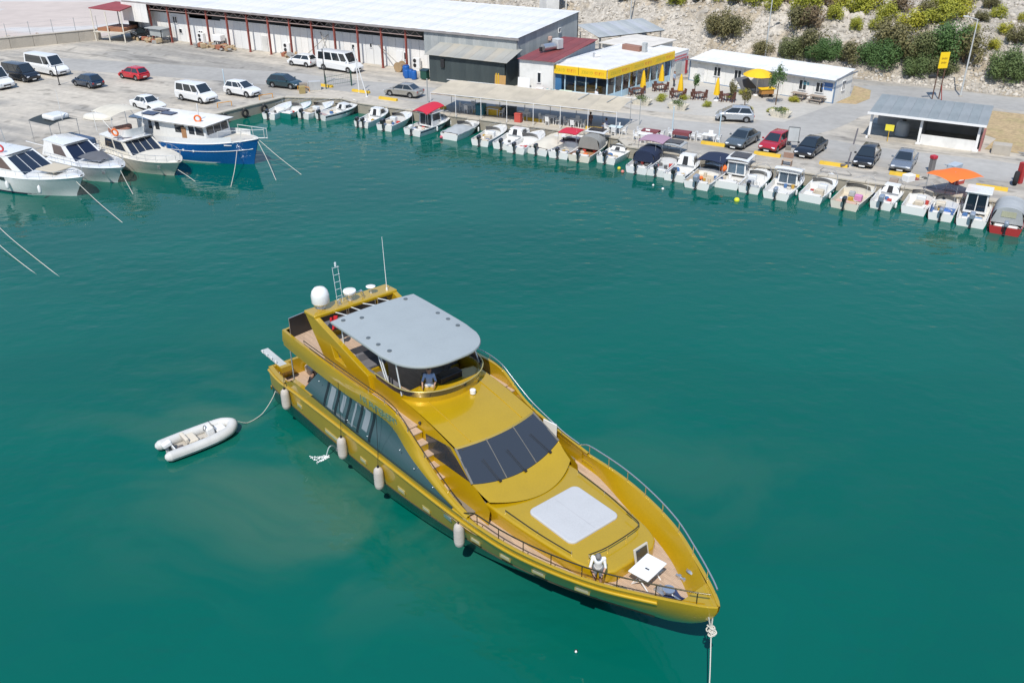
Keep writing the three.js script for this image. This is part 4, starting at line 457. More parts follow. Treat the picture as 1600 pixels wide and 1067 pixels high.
  // portholes along the hull
  for (const s of [1, -1]) for (const [X, y, l] of [[3.8, 1.65, 0.5], [7.1, 1.5, 1.6], [9.75, 1.6, 0.5], [12.7, 1.6, 0.52], [14.4, 1.55, 0.5], [17.6, 1.75, 0.55], [19.4, 1.95, 0.55], [21.1, 2.15, 0.6], [23.0, 2.3, 0.62]]) { const p = skin(X, y, s), q = skin(X + 0.3, y, s), a = Math.atan2(q[2] - p[2], q[0] - p[0]); const pr = new THREE.Group(); pr.name = 'porthole'; pr.position.set(p[0], y, p[2]); pr.rotation.y = -a; Y.add(pr); new Build().rbox(l, 0.24, 0.05, 0.11, 0, 0, s * 0.015, 0, 0, 0, 4).build('rim', M([0.58, 0.45, 0.16], 0.3, 0.5), pr); new Build().rbox(l - 0.12, 0.13, 0.05, 0.06, 0, 0, s * 0.028, 0, 0, 0, 4).build('pane', M([0.34, 0.33, 0.22], 0.15, 0, { clearcoat: 1 }), pr); }
  // anchor pocket highlights, scupper
  for (const s of [1, -1]) { const p = skin(16.0, 2.15, s); new Build().rbox(0.5, 0.22, 0.06, 0.03, p[0], 2.15, p[2]).build('vent_grille', stainless, Y); }
  // ---- deckhouse
  const bx = z => 15.5 - 0.3 * (z / 2.1) ** 2, by = z => 4.68 - 0.02 * (z / 2.1) ** 2, wx = z => 16.95 - 0.35 * (z / 2.35) ** 2, wy = z => 3.43 + 0.3 * (z / 2.35) ** 2, tx = z => 18.3 - 0.8 * (z / 2.2) ** 2;
  const roofP = (u, v) => { const z = 2.12 * (2 * v - 1), x0 = 11.2, x = lerp(x0, bx(z), u), y = lerp(5.32 - 0.1 * (z / 2.1) ** 2, by(z), Math.pow(u, 1.15)) + 0.06 * Math.sin(u * Math.PI); return [x, y, z]; };
  new Build().add(gridGeo(18, 20, roofP)).build('brow_roof', gold, Y);
  for (const s of [-0.42, 0.42]) new Build().tube([0.05, 0.3, 0.6, 0.98].map(u => { const p = roofP(u, 0.5 + s * 0.78); return [p[0], p[1] + 0.012, p[2]]; }), 0.025, 20, 6).build('roof_seam', gold, Y);
  new Build().cyl(0.13, 0.13, 0.16, 13.0, 5.24, -0.55, 14).sph(0.14, 13.0, 5.32, -0.55, 1, 0.5, 1).build('searchlight', whiteGel, Y);
  new Build().add(gridGeo(1, 20, (u, v) => { const a = 2 * v - 1; return [bx(a * 2.1) + 0.03 * u, by(a * 2.1) - 0.09 * u, a * 2.12]; })).build('brow_edge', M([0.55, 0.40, 0.10], 0.4, 0.3), Y);
  const wsG = (i0, i1) => new Build().add(gridGeo(6, 10, (u, v) => { const a = lerp(i0, i1, v), z0 = a * 2.1, z1 = a * 2.35; return [lerp(bx(z0), wx(z1), u) - 0.02, lerp(by(z0) - 0.06, wy(z1), u) + 0.05 * Math.sin(u * Math.PI), lerp(z0, z1, u)]; }));
  for (const [a, b] of [[-0.995, -0.35], [-0.335, 0.335], [0.35, 0.995]]) wsG(a, b).build('windscreen_pane', smokeGlass, Y); wsG(-1, 1).g.forEach(() => 0);
  { const fr = new Build(); for (const a of [-1, -0.343, 0.343, 1]) new Build().beam([bx(a * 2.1) - 0.02, by(a * 2.1) - 0.05, a * 2.1], [wx(a * 2.35) - 0.01, wy(a * 2.35) + 0.012, a * 2.35], Math.abs(a) > 0.9 ? 0.09 : 0.03, 0.05).build('windscreen_frame', M([0.16, 0.15, 0.13], 0.5), Y); for (const a of [-0.7, -0.05, 0.5]) new Build().bar([wx(a * 2.35) + 0.03, wy(a * 2.35) + 0.05, a * 2.35], [lerp(wx(a * 2.35), bx(a * 2.1), 0.55), lerp(wy(a * 2.35), by(a * 2.1), 0.55) + 0.1, a * 2.2 + 0.28], 0.014, 5).box(0.12, 0.08, 0.1, wx(a * 2.35) + 0.05, wy(a * 2.35) + 0.03, a * 2.35).build('wiper', blackP, Y); }
  new Build().add(gridGeo(6, 20, (u, v) => { const a = 2 * v - 1; return [lerp(wx(a * 2.35), tx(a * 2.2), u), lerp(wy(a * 2.35), 3.14 + 0.16 * a * a, u) - 0.04 * Math.sin(u * Math.PI), lerp(a * 2.35, a * 2.2, u)]; })).build('front_skirt', gold, Y);
  for (const s of [1, -1]) { const zz = (y) => s * (2.12 + (5.2 - y) * 0.13); const P = [...[0, 0.15, 0.3, 0.45, 0.6, 0.75, 0.9, 1].map(u => { const q = roofP(u, 1); return [q[0], q[1] - 0.004]; }), [16.62, 3.72], [17.5, 3.29], [17.75, 3.1], [17.75, 2.44], [11.2, 2.44]]; const zz0 = s * 2.12; const sh = new THREE.Shape(P.map(p => new THREE.Vector2(...p))); const g = new THREE.ShapeGeometry(sh), pp = g.attributes.position; for (let i = 0; i < pp.count; i++) pp.setZ(i, zz(pp.getY(i))); g.computeVertexNormals(); new Build().add(g).build('house_side', gold2, Y); const Wp = [[13.3, 4.42], [14.95, 4.6], [16.4, 3.72], [13.5, 3.66]].map(([x, y]) => [x, y, zz(y) + s * 0.015]); new Build().add(plate(s > 0 ? [...Wp].reverse() : Wp, 0.012)).build('side_window', smokeGlass, Y); new Build().sph(0.07, 12.9, 4.75, zz(4.75) + s * 0.05).build('side_lamp', blackP, Y); }
  new Build().box(4.0, 2.1, 3.8, 13.4, 3.5, 0).box(1.0, 1.0, 4.0, 15.9, 3.0, 0).build('cabin_dark_fill', darkIn, Y);  // dark block added inside the house to stop sight through gaps
  // ---- trunk cabin with sunpad and rails
  const tr = []; const tb = stab([17.2, 19, 21, 22.4, 23.0, 23.25], [2.22, 2.12, 1.92, 1.68, 1.4, 1.0]); for (let i = 0; i <= 24; i++) { const X = lerp(17.2, 23.25, i / 24); tr.push([X, tb(X)]); } const out = tr.concat([...tr].reverse().map(p => [p[0], -p[1]]));
  { const s = new THREE.Shape(out.map(p => new THREE.Vector2(p[0], -p[1]))); const g = new THREE.ExtrudeGeometry(s, { depth: 0.58, bevelEnabled: true, bevelThickness: 0.1, bevelSize: 0.12, bevelOffset: -0.12, bevelSegments: 4 }); g.rotateX(-Math.PI / 2); const p = g.attributes.position; for (let i = 0; i < p.count; i++) p.setY(i, p.getY(i) + 2.44 + (p.getY(i) > 0.2 ? -0.03 * (p.getX(i) - 17.2) * 0.5 : 0)); g.computeVertexNormals(); new Build().add(toCreasedNormals(g, 0.7)).build('trunk_cabin', gold, Y); }
  { const rr = (w, h, r) => { const s = new THREE.Shape(); s.moveTo(-w + r, -h); s.lineTo(w - r, -h); s.absarc(w - r, -h + r, r, -Math.PI / 2, 0); s.lineTo(w, h - r); s.absarc(w - r, h - r, r, 0, Math.PI / 2); s.lineTo(-w + r, h); s.absarc(-w + r, h - r, r, Math.PI / 2, Math.PI); s.lineTo(-w, -h + r); s.absarc(-w + r, -h + r, r, Math.PI, Math.PI * 1.5); return s; }; const g = new THREE.ExtrudeGeometry(rr(1.22, 1.26, 0.24), { depth: 0.06, bevelEnabled: true, bevelThickness: 0.05, bevelSize: 0.05, bevelSegments: 4, curveSegments: 8 }); g.rotateX(-Math.PI / 2); const sp = new Build().put(toCreasedNormals(g, 0.8), 20.0, 3.06, 0, 0, 0, -0.015).build('sunpad', M([0.47, 0.475, 0.48], 0.85, 0, { map: goldTex }), Y); for (const z of [-0.01]) new Build().box(2.3, 0.012, 0.02, 20.0, 3.165, z, 0, 0, -0.015).build('seam', MG([0.4, 0.4, 0.41]), sp); } 
  const dkRail = M([0.10, 0.085, 0.05], 0.25, 0.8);
  new Build().tube([[22.2, 3.28, 1.35], [22.35, 3.3, 0.6], [22.35, 3.3, -0.6], [22.2, 3.28, -1.35], [21.4, 3.3, -1.5]], 0.024, 40, 6).build('trunk_rail', dkRail, Y); for (const [x, z] of [[22.2, 1.35], [22.35, 0.5], [22.35, -0.5], [22.2, -1.3]]) new Build().bar([x, 2.95, z], [x, 3.29, z], 0.018, 6).cyl(0.05, 0.03, 0.05, x, 2.98, z).build('rail_post', M([0.7, 0.6, 0.3], 0.25, 0.8), Y);
  new Build().bar([22.2, 3.28, 1.35], [22.65, 2.98, 1.4], 0.02, 6).build('rail_end', dkRail, Y);
  for (const s of [1, -1]) { new Build().tube([[18.2, 3.22, s * 1.98], [20, 3.17, s * 1.86], [21.6, 3.12, s * 1.64]], 0.02, 24, 6).build('hand_rail', dkRail, Y); for (const x of [18.2, 19.9, 21.6]) { const z = lerp(1.98, 1.64, (x - 18.2) / 3.4); new Build().bar([x, 3.0, s * z], [x, 3.2, s * z], 0.016, 6).build('rail_post', stainless, Y); } }
  // open hatch
  new Build().rbox(0.07, 0.86, 0.74, 0.03, 23.3, 3.02, -0.32, 0, 0, 0.25).build('hatch_lid', M([0.50, 0.47, 0.40], 0.4), Y); new Build().rbox(0.05, 0.70, 0.58, 0.02, 23.33, 3.03, -0.32, 0, 0, 0.25).build('hatch_glass', smokeGlass, Y); new Build().rbox(0.5, 0.08, 0.68, 0.02, 23.8, 2.55, -0.42).build('hatch_frame', MG([0.5, 0.5, 0.47]), Y);
  // bow rails
  for (const s of [1, -1]) { const X0 = s > 0 ? 16.9 : 16.4, pts = [], st = []; for (let i = 0; i <= 30; i++) { const X = lerp(X0, 26.85, i / 30), p = skin(X, sheer(X), s); pts.push([p[0] - 0.05, sheer(X) + 0.5 * smooth(0, 0.12, i / 30), s * Math.max(0.06, Math.abs(p[2]) - 0.1)]); } new Build().tube(pts, 0.028, 90, 8).build('bow_rail', s > 0 ? dkRail : stainless, Y); for (let i = 0; i < 8; i++) { const X = X0 + 1.2 + i * 1.2, p = skin(X, sheer(X), s), z = s * Math.max(0.06, Math.abs(p[2]) - 0.1); new Build().bar([p[0] - 0.05, sheer(X), z], [p[0] - 0.05, sheer(X) + 0.5, z], 0.02, 6).build('stanchion', s > 0 ? dkRail : M([0.7, 0.62, 0.35], 0.25, 0.8), Y); } }
  // deck gear at the bow
  new Build().cyl(0.16, 0.2, 0.3, 25.0, 2.68, 0.1, 16).cyl(0.22, 0.22, 0.06, 25.0, 2.85, 0.1, 16).rbox(0.7, 0.12, 0.4, 0.04, 24.8, 2.58, 0.1).bar([24.6, 2.66, 0.1], [25.9, 2.7, 0.05], 0.05).build('windlass', stainless, Y);
  new Build().cyl(0.05, 0.07, 0.25, 24.7, 2.62, -0.85, 10).cyl(0.05, 0.07, 0.25, 24.95, 2.62, -0.85, 10).bar([24.55, 2.68, -0.85], [25.1, 2.68, -0.85], 0.05).build('bollard', stainless, Y); new Build().cyl(0.24, 0.24, 0.08, 25.05, 2.95, -1.12, 18, -0.6).cyl(0.15, 0.15, 0.1, 25.05, 2.97, -1.1, 14, -0.6).build('fairlead', stainless, Y);
  { const tg = new THREE.TorusGeometry(0.14, 0.035, 6, 14); const b = new Build(); for (let i = 0; i < 5; i++) b.put(tg, 23.5 + 0.12 * i, 2.52 + 0.02 * i, 1.25 - 0.06 * i, i, Math.PI / 2 + 0.2 * i); b.build('rope_coil', MG([0.12, 0.12, 0.10]), Y); }
  // ---- stairs from the upper side deck down to the foredeck, both sides
  for (const s of [1, -1]) for (let i = 0; i < 6; i++) { const x = 12.92 + i * 0.42, y = 4.44 - i * 0.34; new Build().box(0.45, 0.04, 0.66, x, y + 0.015, s * 2.62).build('stair_tread', teak, Y); new Build().box(0.44, y - 2.44, 0.64, x + 0.005, (y + 2.42) / 2 - 0.02, s * 2.62).build('stair_riser', gold2, Y); }
  for (const s of [1, -1]) { const pts = [[4.0, 5.2, 2.72], [7, 5.32, 2.82], [10, 5.44, 2.88], [11.3, 5.5, 2.9], [12.2, 5.36, 2.9], [13.0, 4.92, 2.92], [14.2, 4.28, 2.97], [16.0, 3.64, 3.1], [17.0, 3.42, 3.2]].map(p => [p[0], p[1], s * p[2]]); new Build().tube(pts, 0.022, 80, 6).build('side_rail', s > 0 ? dkRail : stainless, Y); new Build().tube(pts.slice(0, 5).map(p => [p[0], p[1] - 0.16, p[2]]), 0.014, 50, 5).build('mid_rail', dkRail, Y); for (const p of pts.slice(0, 8)) new Build().bar([p[0], Math.min(p[1], fTop(p[0])) - 0.02, p[2]], p, 0.016, 6).build('rail_post', stainless, Y); }
  // ---- flybridge
  const rim = []; for (let i = 0; i <= 28; i++) { const t = i / 28; const X = 6.8, a = -Math.PI / 2 + Math.PI * t; rim.push([t]); }
  const cx = t => { if (t < 0.28) return [lerp(7.2, 10.6, t / 0.28), 2.2]; if (t > 0.72) return [lerp(10.6, 7.2, (t - 0.72) / 0.28), -2.2]; const a = (t - 0.28) / 0.44 * Math.PI; return [10.6 + 2.15 * Math.pow(Math.sin(a), 0.75), 2.2 * Math.cos(a)]; };
  const co = new Build(); for (const [k0, k1] of [[0, 0], [0.14, 0.14]]) co.add(gridGeo(56, 3, (u, v) => { const p = cx(u), q = cx(Math.min(1, u + 0.01)), r = Math.hypot(p[0] - 9.6, p[1]); const f = 1 - k0 / r; return [9.6 + (p[0] - 9.6) * f, lerp(4.38, 5.42, v), p[1] * f]; })); co.add(gridGeo(56, 1, (u, v) => { const p = cx(u), r = Math.hypot(p[0] - 9.6, p[1]), f = 1 - 0.14 * v / r; return [9.6 + (p[0] - 9.6) * f, 5.42, p[1] * f]; })); co.build('fly_coaming', gold, Y);
  const bs = new Build(); bs.add(gridGeo(44, 2, (u, v) => { const p = cx(lerp(0.2, 0.8, u)), f = 1 + 0.03 * v; return [9.6 + (p[0] - 9.6) * f, lerp(5.43, 5.72, v), p[1] * f]; })); bs.build('wind_deflector', smokeGlass, Y); { const pts = []; for (let i = 0; i <= 30; i++) { const p = cx(lerp(0.2, 0.8, i / 30)); pts.push([9.6 + (p[0] - 9.6) * 1.03, 5.74, p[1] * 1.03]); } new Build().tube(pts, 0.028, 60, 6).build('deflector_rail', M([0.6, 0.5, 0.2], 0.3, 0.6), Y); }
  new Build().rbox(0.9, 0.95, 3.2, 0.15, 11.75, 4.9, -0.35).build('helm_console', gold2, Y); new Build().rbox(0.5, 0.4, 1.2, 0.08, 11.6, 5.5, -0.3).build('dash', blackP, Y); { const w = new THREE.TorusGeometry(0.2, 0.02, 6, 18); new Build().put(w, 11.25, 5.5, -0.2, Math.PI / 2, 0.5).build('steering_wheel', blackP, Y); }
  for (const [l, w, x, z, r] of [[1.7, 0.75, 11.2, 1.55, 0.25], [1.9, 0.8, 9.2, 1.62, 0], [1.8, 0.8, 9.2, -1.62, 0], [0.7, 1.3, 10.2, -0.6, 0]]) { const so = new THREE.Group(); so.name = 'sofa'; so.position.set(x, 4.545, z); so.rotation.y = r; Y.add(so); new Build().rbox(l, 0.3, w, 0.05, 0, 0.15, 0).build('base', gold2, so); new Build().rbox(l - 0.06, 0.18, w - 0.06, 0.08, 0, 0.38, 0).build('seat_cushion', cushion, so); new Build().rbox(l - 0.06, 0.45, 0.16, 0.07, 0, 0.62, Math.sign(z) * (w / 2 - 0.08)).build('back_cushion', cushion, so); }
  { const so = new THREE.Group(); so.name = 'sofa'; so.position.set(8.1, 4.545, 1.5); Y.add(so); new Build().rbox(0.9, 0.75, 1.3, 0.1, 0, 0.37, 0).build('base', gold2, so); new Build().rbox(0.75, 0.2, 1.1, 0.08, 0.05, 0.8, 0).build('seat_cushion', cushion, so); new Build().rbox(0.2, 0.5, 1.1, 0.08, -0.32, 1.0, 0, 0, 0, 0.2).build('back_cushion', cushion, so); }
  // hardtop
  const hz = 2.3, hx = v => { const a = 2 * v - 1; return 10.3 + 2.4 * Math.pow(Math.max(0, 1 - Math.pow(Math.abs(a), 2.8)), 0.5); };
  const hTop = (u, v) => { const a = 2 * v - 1, x = lerp(6.15 + 0.25 * a * a * 0, hx(v), u); return [x, 6.95 + 0.10 * (1 - a * a) - 0.05 * ((u - 0.4) ** 2) * 2, a * hz]; };
  const hard = new Build(); hard.add(gridGeo(20, 32, hTop)); hard.add(gridGeo(20, 32, (u, v) => { const p = hTop(u, 1 - v); return [p[0], p[1] - 0.13, p[2]]; })); { const per = []; for (let i = 0; i <= 32; i++) per.push(hTop(1, i / 32)); for (let i = 0; i <= 10; i++) per.push(hTop(1 - i / 10, 1)); for (let i = 0; i <= 16; i++) per.push(hTop(0, 1 - i / 16)); for (let i = 0; i <= 10; i++) per.push(hTop(i / 10, 0)); hard.add(gridGeo(per.length - 1, 2, (u, v) => { const p = per[Math.round(u * (per.length - 1))]; const cxm = 9, k = 1 + 0.012 * Math.sin(v * Math.PI); return [cxm + (p[0] - cxm) * k, p[1] - 0.13 * v, p[2] * k]; })); }
  const top = hard.build('hardtop', greyTop, Y); for (const [x, z] of [[6.5, 1.85], [6.9, 1.1], [8.7, 1.9], [9.5, 1.9], [10.3, 1.85], [8.7, -1.9], [9.5, -1.9], [10.3, -1.85], [6.5, -1.6]]) { const y = 6.95 + 0.10 * (1 - (z / hz) ** 2); new Build().cyl(0.1, 0.1, 0.03, x, y + 0.012, z, 14).build('recess_light', M([0.10, 0.12, 0.13], 0.5), top); }
  for (const s of [1, -1]) for (const [x0, x1] of [[10.4, 9.4], [10.6, 9.6], [11.5, 10.9], [6.9, 6.5]]) new Build().bar([x0, 5.4, s * 2.14], [x1, 6.85, s * 1.98], 0.035, 8).build('hardtop_strut', M([0.66, 0.66, 0.64], 0.3, 0.5), Y);
  // radar arch
  new Build().rbox(1.05, 0.2, 4.7, 0.07, 4.15, 6.52, 0, 0, 0, 0.05, 3).build('arch_top', gold, Y); for (const s of [1, -1]) { const z0 = s * 2.2, P = [[3.75, 6.45], [4.65, 6.5], [9.1, 5.35], [9.3, 4.42], [5.4, 4.42]]; const sh = new THREE.Shape(P.map(p => new THREE.Vector2(...p))); const hole = new THREE.Path([[6.2, 5.0], [7.3, 5.0], [6.6, 5.5], [5.9, 5.7]].map(p => new THREE.Vector2(...p))); sh.holes.push(hole); const g = new THREE.ExtrudeGeometry(sh, { depth: 0.2, bevelEnabled: true, bevelThickness: 0.03, bevelSize: 0.03, bevelSegments: 2 }); g.translate(0, 0, z0 - 0.1); new Build().add(g).build('arch_leg', gold, Y); new Build().bar([4.4, 6.42, s * 1.2], [6.4, 6.9, s * 1.2], 0.03, 6).bar([4.4, 6.42, s * 0.3], [6.4, 6.9, s * 0.5], 0.03, 6).build('arch_brace', M([0.6, 0.62, 0.62], 0.4), Y); }
  new Build().lathe([[0, 0], [0.2, 0], [0.2, 0.06], [0.1, 0.08], [0.1, 0.2], [0.36, 0.24], [0.43, 0.35], [0.44, 0.7], [0.38, 0.92], [0.24, 1.08], [0, 1.15]], 4.05, 6.62, 1.62, 24).build('satellite_dome', whiteGel, Y); new Build().lathe([[0, 0], [0.16, 0], [0.1, 0.1], [0.12, 0.22], [0.3, 0.34], [0.33, 0.5], [0.3, 0.56], [0, 0.58]], 4.2, 6.62, 0.1, 22).build('radar_dome', whiteGel, Y); new Build().cyl(0.03, 0.03, 0.34, 4.2, 6.8, -1.1, 8).lathe([[0, 0], [0.22, 0.02], [0.24, 0.06], [0.1, 0.1], [0, 0.1]], 4.2, 6.96, -1.1, 18).build('tv_antenna', whiteGel, Y);
  new Build().bar([4.4, 6.6, -1.9], [4.2, 9.4, -1.95], 0.022, 6, 0.012).cyl(0.06, 0.05, 0.14, 4.4, 6.68, -1.9).build('whip_antenna', whiteGel, Y);
  { const b = new Build(); for (const z of [0.45, 0.75]) b.bar([4.1, 6.6, z], [4.0, 8.5, z + 0.05], 0.014, 5); for (let i = 0; i < 5; i++) b.bar([4.05, 6.95 + i * 0.38, 0.46], [4.05, 6.95 + i * 0.38, 0.78], 0.012, 5); b.cyl(0.05, 0.05, 0.2, 4.0, 8.6, 0.62); b.build('light_mast', M([0.6, 0.65, 0.66], 0.4), Y); const c = new Build(); c.tube([[4.45, 6.6, 0.95], [4.45, 7.0, 0.9], [4.4, 7.05, 0.3], [4.4, 7.05, -0.35], [4.45, 7.0, -0.5], [4.45, 6.6, -0.5]], 0.018, 40, 5); c.build('equipment_rail', stainless, Y); new Build().cyl(0.08, 0.05, 0.2, 4.3, 6.72, 0.75).build('horn', stainless, Y); new Build().cyl(0.05, 0.08, 0.35, 4.2, 6.8, -0.6, 10, 0.5).build('camera_mount', stainless, Y); }
  new Build().add(gridGeo(10, 6, (u, v) => [4.7 + 0.05 * Math.sin(u * 9) + 0.1 * v, 6.35 - v * 0.62, 1.55 - u * 0.42 + 0.04 * Math.sin(v * 7)])).build('red_flag', M([0.52, 0.012, 0.02], 0.8), Y);
  // aft rails with smoked panels and sun lounger
  for (const [p, q] of [[[2.2, 2.5], [1.98, 0.9]], [[1.96, 0.8], [1.96, -0.9]], [[1.98, -1.0], [2.2, -2.5]], [[2.3, -2.6], [5.0, -2.7]]]) { new Build().add(plate([[p[0], 4.5, p[1]], [q[0], 4.5, q[1]], [q[0], 5.6, q[1]], [p[0], 5.6, p[1]]], 0.02)).build('smoked_panel', M([0.02, 0.02, 0.022], 0.35), Y); new Build().bar([p[0], 5.64, p[1]], [q[0], 5.64, q[1]], 0.025, 6).bar([p[0], 4.4, p[1]], [p[0], 5.64, p[1]], 0.02, 6).bar([q[0], 4.4, q[1]], [q[0], 5.64, q[1]], 0.02, 6).build('aft_rail', stainless, Y); }
  new Build().rbox(1.0, 0.42, 2.6, 0.06, 2.9, 4.62, -0.4).build('lounger_base', gold2, Y); new Build().rbox(0.9, 0.16, 2.5, 0.06, 2.9, 4.9, -0.4).build('lounger_cushion', cushion, Y);
  // things on and around the yacht
  const w = (x, y, z) => Y.localToWorld(V(x, y, z)).toArray(); Y.updateMatrixWorld(true);
  const T0 = Y.rotation.y;
  const tb2 = thing('folding_table', 'white folding table on the teak foredeck of the golden yacht', 'table', w(24.0, 2.5, 0.15), T0 + 0.15); new Build().rbox(0.85, 0.05, 1.25, 0.02, 0, 0.72, 0).build('table_top', whiteGel, tb2); for (const z of [-0.42, 0.42]) for (const d of [-1, 1]) new Build().beam([-0.36 * d, 0.02, z], [0.3 * d, 0.69, z], 0.04, 0.03).build('leg', frameW, tb2); new Build().bar([-0.36, 0.02, -0.42], [-0.36, 0.02, 0.42], 0.02).bar([0.36, 0.02, -0.42], [0.36, 0.02, 0.42], 0.02).build('stretcher', frameW, tb2); new Build().box(0.16, 0.01, 0.06, 0.05, 0.75, 0.1).build('latch', blackP, tb2);
  const tarp = thing('blue_cover', 'folded navy blue cover lying at the very bow of the yacht', 'cover', w(25.35, 2.56, 0.18), T0 + 0.1); new Build().add(gridGeo(10, 8, (u, v) => [-0.4 + 0.8 * u, 0.12 + 0.05 * Math.sin(u * 9 + v * 5) * Math.cos(v * 6), (v - 0.5) * lerp(0.95, 0.45, u)])).add(gridGeo(10, 1, (u, v) => [-0.4 + 0.8 * u, 0.12 - 0.12 * v, 0.5 * lerp(0.95, 0.45, u)])).build('cloth', M([0.02, 0.035, 0.10], 0.85), tarp);
  const doorT = thing('white_door', 'white door standing open on the far side deck of the yacht', 'door', w(15.4, 2.46, -2.95), T0); new Build().rbox(0.75, 1.35, 0.06, 0.02, 0.0, 0.72, 0, 0.15).build('leaf', whiteGel, doorT); new Build().box(0.04, 0.14, 0.1, 0.28, 0.7, 0.02).build('handle', steel, doorT);
  const fl = ['pale fender at the stern quarter of the golden yacht', 'pale fender hanging below the saloon windows, second from the stern', 'pale fender hanging amidships, third from the stern', 'pale fender hanging farthest forward on the golden hull'];
  [[2.75, 0], [8.3, 0], [11.35, 0], [16.9, 0.2]].forEach(([X, dy], i) => { const p = skin(X, 1.65 + dy, 1); const f = thing('fender', fl[i], 'fender', w(p[0], 1.02 + dy, p[2] + 0.24), T0, 'fenders along the yacht'); new Build().lathe([[0, 0], [0.1, 0.02], [0.19, 0.12], [0.22, 0.3], [0.22, 0.9], [0.19, 1.08], [0.1, 1.17], [0, 1.2]], 0, 0, 0, 18).build('body', M([0.50, 0.46, 0.42], 0.8, 0, { map: GRIME, bumpMap: FINE, bumpScale: 0.01 }), f); new Build().cyl(0.06, 0.05, 0.1, 0, 1.22, 0).build('eye', blackP, f); const topY = fTop(X) - (1.02 + dy); new Build().bar([0, 1.22, 0], [0, 2.0 - dy, -0.06], 0.012, 5).bar([0, 2.0 - dy, -0.06], [0, i === 0 ? 1.3 : Math.min(topY, X > 16 ? 2.4 : 5), -0.14], 0.012, 5).build('line', blackP, f); });
  // bow mooring line and knot
  const bl = thing('mooring_line', 'pale mooring line running down from the bow of the yacht', 'rope', w(26.9, 2.2, 0), 0); const rr = rng(9), kn = new Build(); for (let i = 0; i < 10; i++) kn.put(new THREE.TorusGeometry(0.08, 0.026, 6, 12), (rr() - 0.5) * 0.22, 0.1 + (rr() - 0.5) * 0.3, (rr() - 0.5) * 0.22, rr() * 3, rr() * 3); kn.build('knot', ropeM, bl); new Build().tube([[0, 0, 0], [-0.25, -1.0, 1.5], [-0.75, -2.25, 3.6], [-1.1, -2.4, 5.4]], 0.022, 30, 6).build('line', ropeM, bl); new Build().bar([-0.02, 1.0, -0.05], [0, 0, 0], 0.03).bar([-0.2, 0.9, 0.02], [0, 0, 0], 0.03).build('bridle', ropeM, bl);
  // cooling water spurting from the hull
  const sp = thing('water_discharge', 'white splash of discharge water beside the golden hull', 'splash', w(6.4, 0, 3.05), T0); const sg = new Build(), r5 = rng(77); for (let i = 0; i < 170; i++) { const t = Math.pow(r5(), 1.6), a = (r5() - 0.5) * 1.1 * (0.25 + t); sg.sph(0.008 + 0.022 * r5(), -0.2 * t + a * 0.6, 0.012 + 0.03 * r5(), 0.3 + 0.7 * t + (r5() - 0.5) * 0.16, 1.3, 0.5, 1.3, 6, 4); } const sm = sg.build('foam', M([0.8, 0.84, 0.84], 0.6), sp); sm.userData.kind = 'stuff'; new Build().tube([[0, 0.6, 0], [-0.03, 0.45, 0.2], [-0.06, 0.03, 0.36]], 0.03, 14, 6).build('jet', M([0.7, 0.78, 0.78], 0.2, 0, { transmission: 0.5, thickness: 0 }), sp);
}
